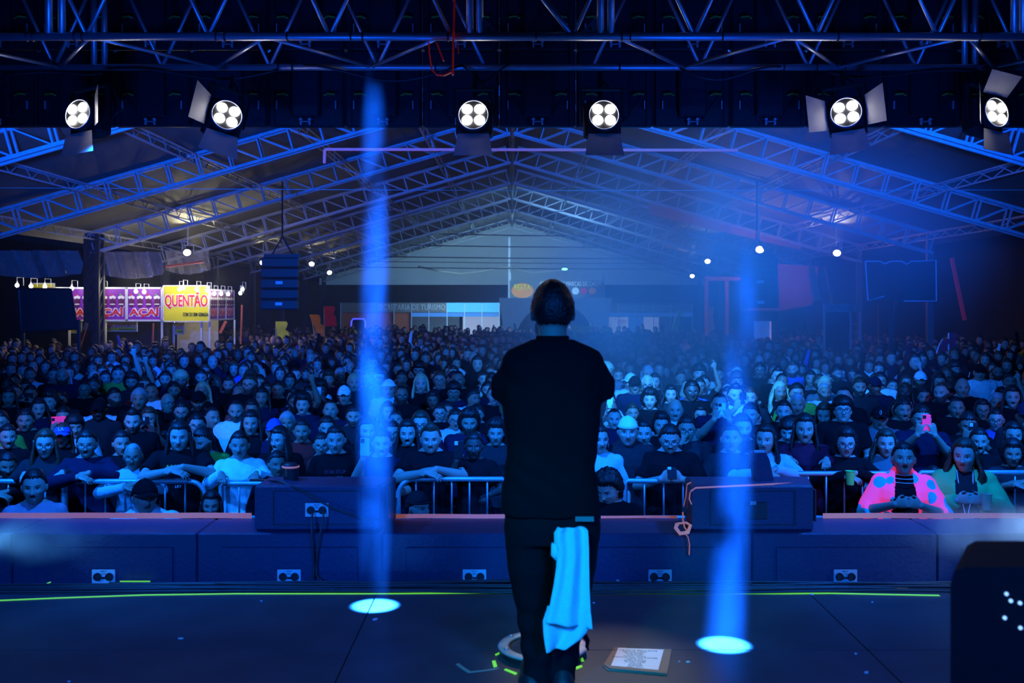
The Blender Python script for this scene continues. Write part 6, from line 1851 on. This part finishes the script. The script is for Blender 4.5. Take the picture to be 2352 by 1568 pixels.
mb.tube([(-16 * k, 0, -20 * k), (-16 * k, 0, 20 * k), (-12 * k, 0, 26 * k), (12 * k, 0, 26 * k), (16 * k, 0, 20 * k), (16 * k, 0, -20 * k)], .035, 6); mb.build('light_tube', M['neon'], r)
mb = MB(); mb.box((0, .25, (GROUND + .0 - r.location.z + 24 * k) / 2), (31 * k, .4, 24 * k - GROUND + r.location.z)); mb.build('cabinet_body', M['black'], r)
# right side: outlined screen, doorway frames, small booth
Y = 21.0
q = [P(1987, 600, Y), P(2149, 598, Y), P(2150, 691, Y), P(1993, 690, Y)]
r = empty('outlined_screen', q[0], 'large dark screen outlined by a blue-lit edge at the right', 'screen')
mb = MB(); o = r.location; mb.loft([[p - o for p in q], [p - o + Vector((0, .06, 0)) for p in q]]); mb.build('screen_cloth', M['screenback'], r)
M['edge'] = mat('pale_screen_edge', (.5, .6, .8), .4)
mb = MB(); e = [q[0], P(2020, 600, Y), P(2032, 606, Y), P(2045, 600, Y), P(2070, 600, Y), P(2082, 607, Y), P(2092, 600, Y), q[1], q[2], P(2075, 691, Y)]
mb.tube([p - o + Vector((0, -.02, 0)) for p in e], .014, 6); mb.tube([p - o + Vector((0, -.02, 0)) for p in (q[0], q[3], P(2030, 680, Y))], .014, 6); mb.build('lit_edge', M['edge'], r)
mb = MB(); mb.bar(P(2040, 690, Y) - o + Vector((0, .1, 0)), Vector((P(2080, 0, Y).x, Y + .1, GROUND)) - o, .06, .06); mb.bar(P(2070, 640, Y) - o + Vector((0, .1, 0)), Vector((P(2030, 0, Y).x, Y + .3, GROUND)) - o, .06, .06); mb.build('prop_leg', M['black'], r)
Y = 25.0
r = empty('doorway_frame', P(1935, 800, Y), 'tall doorway frame with a lettered header in the dark at the right', 'doorway')
quad(1893, 697, 1975, 716, Y, .1, 'fascia', 'header', r); quad(1898, 718, 1950, 830, Y, .05, 'screenback', 'door_leaf', r, .1)
for px in (1893, 1953, 1975): quad(px - 1.5, 697, px + 1.5, 840, Y, .1, 'steel', 'post', r)
for py in (744, 763, 780, 800): quad(1953, py - .6, 1975, py + .6, Y, .05, 'steel', 'rung', r)
text('header_lettering', 'ENTRADA', P(1928, 707, Y - .07) - r.location, .3, M['dark'], r, width=.5, height=.13, ext=.003)
Y = 31.0
r = empty('ticket_booth', P(1752, 800, Y), 'small booth with a slanted roof and a lit doorway under the right loudspeaker stack', 'booth')
quad(1718, 716, 1790, 830, Y, .8, 'dark', 'booth_wall', r, .5); quad(1715, 706, 1792, 713, Y, 1.0, 'fascia', 'booth_roof', r, .3); quad(1733, 737, 1772, 800, Y, .06, 'bluepost', 'window_bay', r, .05); quad(1768, 738, 1771, 790, Y, .06, 'lit', 'lit_jamb', r, -.02)
text('booth_lettering', 'CAIXA', P(1752, 760, Y - .03) - r.location, .3, M['signwhite'], r, width=.4, height=.1, ext=.003)
# red cloth between the chords of the fifth right girder, and a red-lit wall
M['redcloth'] = mat('red_tarpaulin', (.55, .05, .01), .7, var=.5, scale=.6)
mb = MB(); q = [P(1490, 462, 31.7), P(1840, 560, 31.7), P(1840, 574, 31.7), P(1490, 492, 31.7)]; mb.loft([q, [p + Vector((0, .03, 0)) for p in q]])
tag(mb.build('red_banner', M['redcloth']), 'long red cloth strip fixed along a right roof girder', 'banner')
light('POINT', 'red_fill', P(1750, 575, 30.0), None, (1, .35, .12), 55, .2)  # unseen point lamp added to warm the red cloth
mb = MB(); q = [P(1780, 605, 30), P(1880, 612, 30), P(1866, 700, 30), P(1790, 715, 30)]; mb.loft([q, [p + Vector((0, .05, 0)) for p in q]])
tag(mb.build('red_tarpaulin', M['redcloth']), 'hanging reddish tarpaulin right of the right loudspeaker stack', 'tarpaulin')
light('POINT', 'red_fill', P(1850, 625, 28.5), None, (1, .28, .1), 16, .2)  # same added warm fill, on the tarpaulin
# soft gable light from the booths
light('AREA', 'booth_glow', (0, 54, 2.2), (0, 62, 4.0), (.35, .75, 1.0), 560, 8.0)
light('AREA', 'arch_fill', (2.0, 40, 3.6), (2.0, 50, 0.6), (.25, .6, 1.0), 420, 3.0)  # unseen area lamp added to bring out the arch
# green lamp
mb = MB(); mb.ball(P(1297, 618, 48), (.15, .08, .06), 12, 8); M['greenlamp'] = mat('green_exit_lamp', (.2, 1, .4), .4, emit=(.25, 1, .45), es=6); tag(mb.build('green_lamp', M['greenlamp'], smooth=True), 'small green lamp glowing above the arch', 'lamp')
# back cloth sagging under the gable with glints
mb = MB(); pts = [(960, 612), (1010, 622), (1060, 628), (1110, 622), (1160, 612), (1220, 626), (1290, 620)]
mb.tube([P(a, b, 54) for a, b in pts], .12, 8, flat=(1, .4)); tag(mb.build('plastic_curtain', M['plastic']), 'clear plastic sheet sagging in swags before the pale gable', 'curtain', 'clear plastic curtains')
mb = MB(); mb.bar(P(1170, 545, 56), Vector((P(1168, 0, 56).x, 56, GROUND)), .12, .12); tag(mb.build('gable_post', M['steel']), 'slender post in the middle of the pale gable', 'post')

# ------------------------------------------------------------------ the performer, seen from behind
SYP = 4.2
kx = SYP / F_PX
SX = (1266 - 1176) * kx
def sx(px): return (px - 1266) * kx
def sz(py): return CAM_H - (py - 700) * kx
M['velvet'] = mat('black_cotton', (.0055, .0055, .008), .95, var=.1, scale=60, spec=.1)
M['jeans'] = mat('black_denim', (.006, .006, .009), .9, var=.1, scale=120, spec=.1)
M['capcloth'] = mat('black_cap_cloth', (.010, .010, .016), .85, spec=.2)


def outline_rings(rows, depth, back=0.0, n=28, g=0.0, y0=0.0):
    out = []
    for py, a, b, *d in rows:
        dd = d[0] if d else depth
        out.append(ell_ring(((sx(a) + sx(b)) / 2, y0, sz(py)), (sx(b) - sx(a)) / 2 + g, dd + g, n, .86))
    return out


# body: faces +y (towards the audience)
mb = MB()
head_c = np.array([sx(1270), .03, sz(713)])
RN = np.diag([-1.0, -1.0, 1.0]) @ np.array(Euler((.10, 0, 0)).to_matrix())
D = sphere_dirs(64, 56); r_ = head_r(D.reshape(-1, 3), False, 0)
Hp = (D.reshape(-1, 3) * r_[:, None] * 1.03) @ RN.T + head_c
mb.loft([[tuple(p) for p in ring] for ring in Hp.reshape(57, 64, 3)])
for s in (-1, 1): mb.ball((head_c[0] + s * .086, .015, sz(722)), (.010, .019, .032), 12, 10)
mb.tube([(sx(1268), -.005, sz(800)), (sx(1268), .0, sz(775)), (sx(1270), .015, sz(752))], [.066, .060, .060], 20, endround=True)
T_ = [(1190, 1166, 1374, .12), (1130, 1162, 1366, .125), (1060, 1172, 1362, .118), (1000, 1172, 1368, .12), (930, 1166, 1374, .128), (870, 1160, 1380, .125), (825, 1160, 1380, .10), (800, 1185, 1352, .08), (785, 1215, 1325, .068), (772, 1232, 1308, .06)]
mb.loft([[tuple(q) for q in r] for r in outline_rings(T_, .12, g=-.012)])
ARM = {-1: [(sx(1172), 0, sz(838)), (sx(1162), .02, sz(880)), (sx(1168), .08, sz(945)), (sx(1205), .22, sz(860)), (sx(1245), .27, sz(800))], 1: [(sx(1372), 0, sz(836)), (sx(1376), .02, sz(880)), (sx(1374), .08, sz(950)), (sx(1330), .22, sz(865)), (sx(1295), .27, sz(805))]}
for s in (-1, 1): mb.tube([Vector(ARM[s][0]) + Vector((-s * .03, 0, -.03))] + ARM[s][1:], [.048, .050, .044, .036, .029], 16, endround=True)
hand(mb, (sx(1250), .275, sz(790)), (.35, .1, .9), (.7, .6, -.2), 1, .8); hand(mb, (sx(1290), .275, sz(795)), (-.35, .1, .9), (-.7, .6, -.2), -1, .8)
LG = {-1: [(sx(1214), 0, sz(1205)), (sx(1218), -.01, sz(1300)), (sx(1228), .01, sz(1400)), (sx(1232), 0, sz(1480)), (sx(1236), -.02, sz(1552))], 1: [(sx(1322), 0, sz(1205)), (sx(1318), .02, sz(1300)), (sx(1312), .09, sz(1405)), (sx(1300), .04, sz(1480)), (sx(1290), .0, sz(1552))]}
for s in (-1, 1): mb.tube(LG[s], [.095, .085, .066, .056, .045], 16, endround=True)
me = remesh(mb.mesh('body', []), .0075)
n = len(me.vertices); co = np.empty(n * 3); me.vertices.foreach_get('co', co); co = co.reshape(-1, 3)
q = (co - head_c) @ RN / 1.03; rad = np.linalg.norm(q, axis=1)
at = me.attributes.new('headco', 'FLOAT_VECTOR', 'POINT'); at.data.foreach_set('vector', np.where((rad < .17)[:, None], q, np.array([0, 1.0, -1.0])[None, :]).ravel())
me.polygons.foreach_set('use_smooth', [True] * len(me.polygons)); me.materials.append(SK['light', 1])
perf = link('person', me, None, (SX, SYP, 0))
tag(perf, 'performer in black cap and tee, back turned, a towel in his pocket', 'person')
# shirt
mb = MB()
S_ = [(1176, 1149, 1378, .150), (1150, 1148, 1376, .150), (1120, 1152, 1374, .146), (1080, 1161, 1369, .138), (1020, 1164, 1372, .135), (960, 1157, 1381, .142), (900, 1152, 1386, .145), (850, 1152, 1388, .138), (822, 1154, 1386, .118), (806, 1164, 1376, .100), (795, 1186, 1354, .090), (786, 1208, 1332, .082), (779, 1222, 1316, .075)]
mb.loft([[tuple(q) for q in r] for r in outline_rings(S_, .12)])
for s in (-1, 1):
    a = ARM[s]; mid_ = Vector(a[1]).lerp(Vector(a[2]), .42)
    a0 = Vector(a[0]) + Vector((-s * .022, 0, -.03)); mb.ball(a0, .064, 18, 12); mb.tube([a0, a[1], tuple(mid_)], [.066, .066, .070], 18)
me = remesh(mb.mesh('tee', []), .008)
n = len(me.vertices); co = np.empty(n * 3); me.vertices.foreach_get('co', co); co = co.reshape(-1, 3); nr = np.empty(n * 3); me.vertices.foreach_get('normal', nr); nr = nr.reshape(-1, 3)
x, y, z = co.T
co += nr * (.003 * np.sin(24 * z + 8 * x) + .0025 * np.sin(40 * x + 30 * z + 3 * np.sin(14 * z)))[:, None] * np.clip((1.38 - z) / .1, 0, 1)[:, None]
me.vertices.foreach_set('co', co.ravel()); me.polygons.foreach_set('use_smooth', [True] * len(me.polygons)); me.materials.append(M['velvet'])
link('tee', me, perf)
mb = MB(); mb.ring((sx(1269), -.002, sz(777)), .062, .010, 32, 8, flat=1.3); mb.build('collar', M['velvet'], perf, smooth=True)
# jeans
mb = MB()
J = [(1240, 1160, 1378, .135), (1205, 1158, 1380, .138), (1170, 1160, 1374, .13)]
mb.loft([[tuple(q) for q in r] for r in outline_rings(J, .13)])
for s in (-1, 1): mb.tube([(p[0] - s * .0, p[1], p[2]) for p in LG[s]], [.106, .097, .078, .066, .058], 18, endround=True)
me = remesh(mb.mesh('jeans', []), .009); n = len(me.vertices); co = np.empty(n * 3); me.vertices.foreach_get('co', co); co = co.reshape(-1, 3); nr = np.empty(n * 3); me.vertices.foreach_get('normal', nr); nr = nr.reshape(-1, 3)
co += nr * (.004 * np.sin(60 * co[:, 2] + 12 * co[:, 0]) * np.clip((.45 - co[:, 2]) / .2, 0, 1))[:, None]
me.vertices.foreach_set('co', co.ravel()); me.polygons.foreach_set('use_smooth', [True] * len(me.polygons)); me.materials.append(M['jeans']); link('jeans', me, perf)
mb = MB(); mb.box((sx(1337), -.142, sz(1175)), (.075, .004, .02)); mb.build('waist_label', mat('pale_green_label', (.10, .2, .2), .8), perf)
# frayed knee and shoes
mb = MB(); mb.tube([(sx(1345), .06, sz(1470)), (sx(1352), .05, sz(1480)), (sx(1350), .05, sz(1495)), (sx(1354), .05, sz(1502))], [.012, .010, .007, .004], 6); mb.build('frayed_knee', M['jeans'], perf)
for s, px in ((-1, 1222), (1, 1292)):
    mb = MB(); x0 = sx(px)
    mb.loft([ell_ring((x0, .06, z), .052 * k, .15 * k, 20, .8) for z, k in ((.0, 1.0), (.025, 1.02), (.05, .92), (.085, .62), (.11, .5))]); sh = mb.build('shoe', M['black'], perf, smooth=True)
    mb = MB(); mb.loft([ell_ring((x0, .06, z), .055, .153, 20, .8) for z in (.0, .022)]); mb.build('sole', M['rubber'], sh)
# cap with a small opening strap and button
me = cap_mesh(False); me.materials.append(M['capcloth'])
c = link('cap', me, perf, tuple(head_c + np.array([0, 0, .0])), Euler((.10, 0, math.pi)), ); c.scale = (1.03, 1.03, 1.0)
hm = scalp(.012, .04, -.062, 4, .0018, side=-.01).mesh('hair', HM['black'], True); h_ = link('hair', hm, perf, tuple(head_c), Euler((.10, 0, math.pi))); h_.scale = (1.02, 1.02, 1.0)
# microphone
r = empty('microphone', (SX + sx(1270), SYP + .34, sz(768)), 'hand-held microphone in front of the performer, hidden by his chest', 'microphone')
mb = MB(); mb.tube([(0, 0, -.14), (0, 0, 0)], [.011, .017], 14); mb.build('handle', M['black'], r); mb = MB(); mb.ball((0, 0, .02), .025, 16, 10); mb.build('grille', M['steel'], r, smooth=True)
# towel hanging from the back pocket: two folded layers
def sheet(rows, y_of, th, nx=26, steps=6):
    mb = MB(); R = []
    for i in range(len(rows) - 1):
        for j in range(steps if i < len(rows) - 2 else steps + 1):
            t = j / steps; R.append([a + (b - a) * t for a, b in zip(rows[i], rows[i + 1])])
    vs = []; fs = []
    for lay in (0, 1):
        for ri, (ya, xa, yb_, xb) in enumerate(R):
            for c_ in range(nx + 1):
                u = c_ / nx; px = xa + (xb - xa) * u; py = ya + (yb_ - ya) * u
                yy = y_of(u, (py - 1207) / 290.0) + (th if lay else 0)
                vs.append((sx(px) * (SYP - .16) / SYP, yy, CAM_H - (py - 700) * (SYP - .16) / F_PX))
    m_ = nx + 1; nR = len(R); off = m_ * nR
    for a in range(nR - 1):
        for b in range(nx):
            fs.append((a * m_ + b, (a + 1) * m_ + b, (a + 1) * m_ + b + 1, a * m_ + b + 1)); fs.append((off + a * m_ + b, off + a * m_ + b + 1, off + (a + 1) * m_ + b + 1, off + (a + 1) * m_ + b))
    for a in range(nR - 1):
        for b in (0, nx): p, q = a * m_ + b, (a + 1) * m_ + b; fs.append((p, q, off + q, off + p) if b else (q, p, off + p, off + q))
    for b in range(nx):
        for a in (0, nR - 1): p, q = a * m_ + b, a * m_ + b + 1; fs.append((p, q, off + q, off + p) if a == 0 else (q, p, off + p, off + q))
    return mb.add(vs, fs)


tw = empty('towel', (SX, SYP, 0), 'white towel lit cyan hanging from the performer\'s back pocket', 'towel')
# rows: left py, left px, right py, right px
rows1 = [(1214, 1270, 1213, 1345), (1208, 1277, 1211, 1340), (1222, 1268, 1218, 1347), (1245, 1269, 1240, 1348), (1262, 1275, 1262, 1349), (1300, 1273, 1300, 1349), (1350, 1265, 1350, 1350), (1395, 1256, 1398, 1352), (1424, 1250, 1442, 1357)][1:]
f1 = lambda u, v: -.165 - .016 * math.sin(u * 5.2 + .5) - .010 * math.sin(u * 13 + 2 * v) - .012 * math.sin(math.pi * u) - .02 * v
sheet(rows1, f1, .006).build('upper_fold', M['towel'], tw, smooth=True)
rows2 = [(1390, 1254, 1400, 1349), (1424, 1243, 1436, 1352), (1450, 1244, 1450, 1345), (1475, 1247, 1468, 1330), (1497, 1251, 1488, 1300)]
f2 = lambda u, v: -.140 - .018 * math.sin(u * 8 + 1.0) - .02 * v
sheet(rows2, f2, .005).build('lower_fold', M['towel'], tw, smooth=True)
mb = MB(); mb.tube([(sx(1271), -.172, sz(1225)), (sx(1270), -.168, sz(1250)), (sx(1276), -.160, sz(1266))], [.016, .016, .006], 10); mb.build('side_roll', M['towel'], tw, smooth=True)
light('SPOT', 'performer_back_light', (-1.6, -1.2, 3.6), (.25, 4.2, .55), (0.0, 0.75, 1.0), 900, .3, 15, .9)

# ------------------------------------------------------------------ haze and drifting smoke
def vol(name, mb, dens, label, scale=1.0, lo=.45, hi=.75, aniso=.2, col=(1, 1, 1), stretch=(1, 1, 1), detail=2, fall=None, seed=0.0, rate=1.0):
    m = bpy.data.materials.new(name); m.use_nodes = True; nt = m.node_tree; N, L = nt.nodes, nt.links
    N.remove(N['Principled BSDF'])
    v = N.new('ShaderNodeVolumeScatter'); v.inputs['Color'].default_value = (*col, 1); v.inputs['Anisotropy'].default_value = aniso; v.inputs['Density'].default_value = dens
    L.new(v.outputs[0], N['Material Output'].inputs['Volume'])
    if scale:
        tc = N.new('ShaderNodeTexCoord'); mp = N.new('ShaderNodeMapping'); mp.inputs['Scale'].default_value = stretch; mp.inputs['Location'].default_value = (seed, seed, seed)
        no = N.new('ShaderNodeTexNoise'); no.inputs['Scale'].default_value = scale; no.inputs['Detail'].default_value = detail; no.inputs['Distortion'].default_value = .6
        mr = N.new('ShaderNodeMapRange'); mr.inputs[1].default_value = lo; mr.inputs[2].default_value = hi; mr.inputs[3].default_value = 0; mr.inputs[4].default_value = dens
        L.new(tc.outputs['Object'], mp.inputs[0]); L.new(mp.outputs[0], no.inputs['Vector']); L.new(no.outputs['Fac'], mr.inputs[0])
        out = mr.outputs[0]
        if fall is not None:
            mp2 = N.new('ShaderNodeMapping'); mp2.inputs['Scale'].default_value = tuple(1 / f for f in fall); L.new(tc.outputs['Object'], mp2.inputs[0])
            ln = N.new('ShaderNodeVectorMath'); ln.operation = 'LENGTH'; L.new(mp2.outputs[0], ln.inputs[0])
            m2 = N.new('ShaderNodeMapRange'); m2.inputs[1].default_value = 1; m2.inputs[2].default_value = .15; m2.inputs[3].default_value = 0; m2.inputs[4].default_value = 1; L.new(ln.outputs['Value'], m2.inputs[0])
            mu = N.new('ShaderNodeMath'); mu.operation = 'MULTIPLY'; L.new(out, mu.inputs[0]); L.new(m2.outputs[0], mu.inputs[1]); out = mu.outputs[0]
        L.new(out, v.inputs['Density'])
    if scale: m.cycles.volume_step_rate = rate
    o = mb.build(name, m)
    import bmesh
    bm = bmesh.new(); bm.from_mesh(o.data); bmesh.ops.recalc_face_normals(bm, faces=bm.faces); bm.to_mesh(o.data); bm.free()
    tag(o, label, 'haze', None, 'stuff')
    return o


mb = MB(); mb.box((0, 37.5, 1.9), (21.2, 46, 5.8)); vol('tent_haze', mb, .0055, 'thin even haze filling the tent over the crowd', scale=0, aniso=.3)
mb = MB(); mb.ball((0, 0, 0), (4.6, 6.0, 3.0), 24, 16); o = vol('crowd_smoke', mb, .36, 'drifting blue-lit smoke over the middle right of the crowd', .5, .30, .62, .35, fall=(4.6, 6.0, 3.0), rate=.6); o.location = (2.7, 15.6, 1.9)
for nm, a, b, d, lab, sd in (('beam_smoke', (-.735, 5.3, 3.3), (-.73, 5.3, .01), .26, 'wisps of smoke inside the left vertical light beam', 0.0), ('beam_smoke', (1.12, 4.705, 1.9), (1.0, 4.69, .01), .26, 'wisps of smoke inside the right slanting light beam', 3.0)):
    a, b = Vector(a), Vector(b); ln = (a - b).length
    mb = MB(); h0 = ln * .40 if sd == 0 else 0
    mb.tube([(0, 0, -h0), (0, 0, ln / 2 - h0), (0, 0, ln - h0)], .13, 16); o = vol(nm, mb, d, lab, 4.2, .40, .70, .0, stretch=(1, 1, .4), seed=sd, col=(.25, .55, 1), fall=(.13, .13, ln * (.50 if sd == 0 else 1.1)), rate=.18); o.location = b + (a - b).normalized() * h0; o.rotation_euler = (a - b).to_track_quat('Z', 'Y').to_euler()
for px, pyy, sc_, lab, sd in ((20, 1235, (.55, .3, .17), 'bright smoke drifting over the left end of the stage lip', 1.0), (2330, 1215, (.7, .3, .2), 'bright smoke drifting over the right end of the stage lip', 5.0)):
    c = P(px, pyy, 5.55); mb = MB(); mb.ball((0, 0, 0), sc_, 20, 14); o = vol('lip_smoke', mb, 3.0, lab, 5.0, .32, .7, .1, fall=sc_, seed=sd, rate=.5); o.location = c
light('SPOT', 'lip_light', P(2430, 1190, 5.35), P(2200, 1235, 5.6), (.30, .60, 1.0), 26, .05, 60, .8)  # unseen off-frame lamps added to light the lip smoke, no fixture built
light('SPOT', 'lip_light', P(-70, 1240, 5.35), P(150, 1230, 5.6), (.10, .45, 1.0), 16, .05, 60, .8)
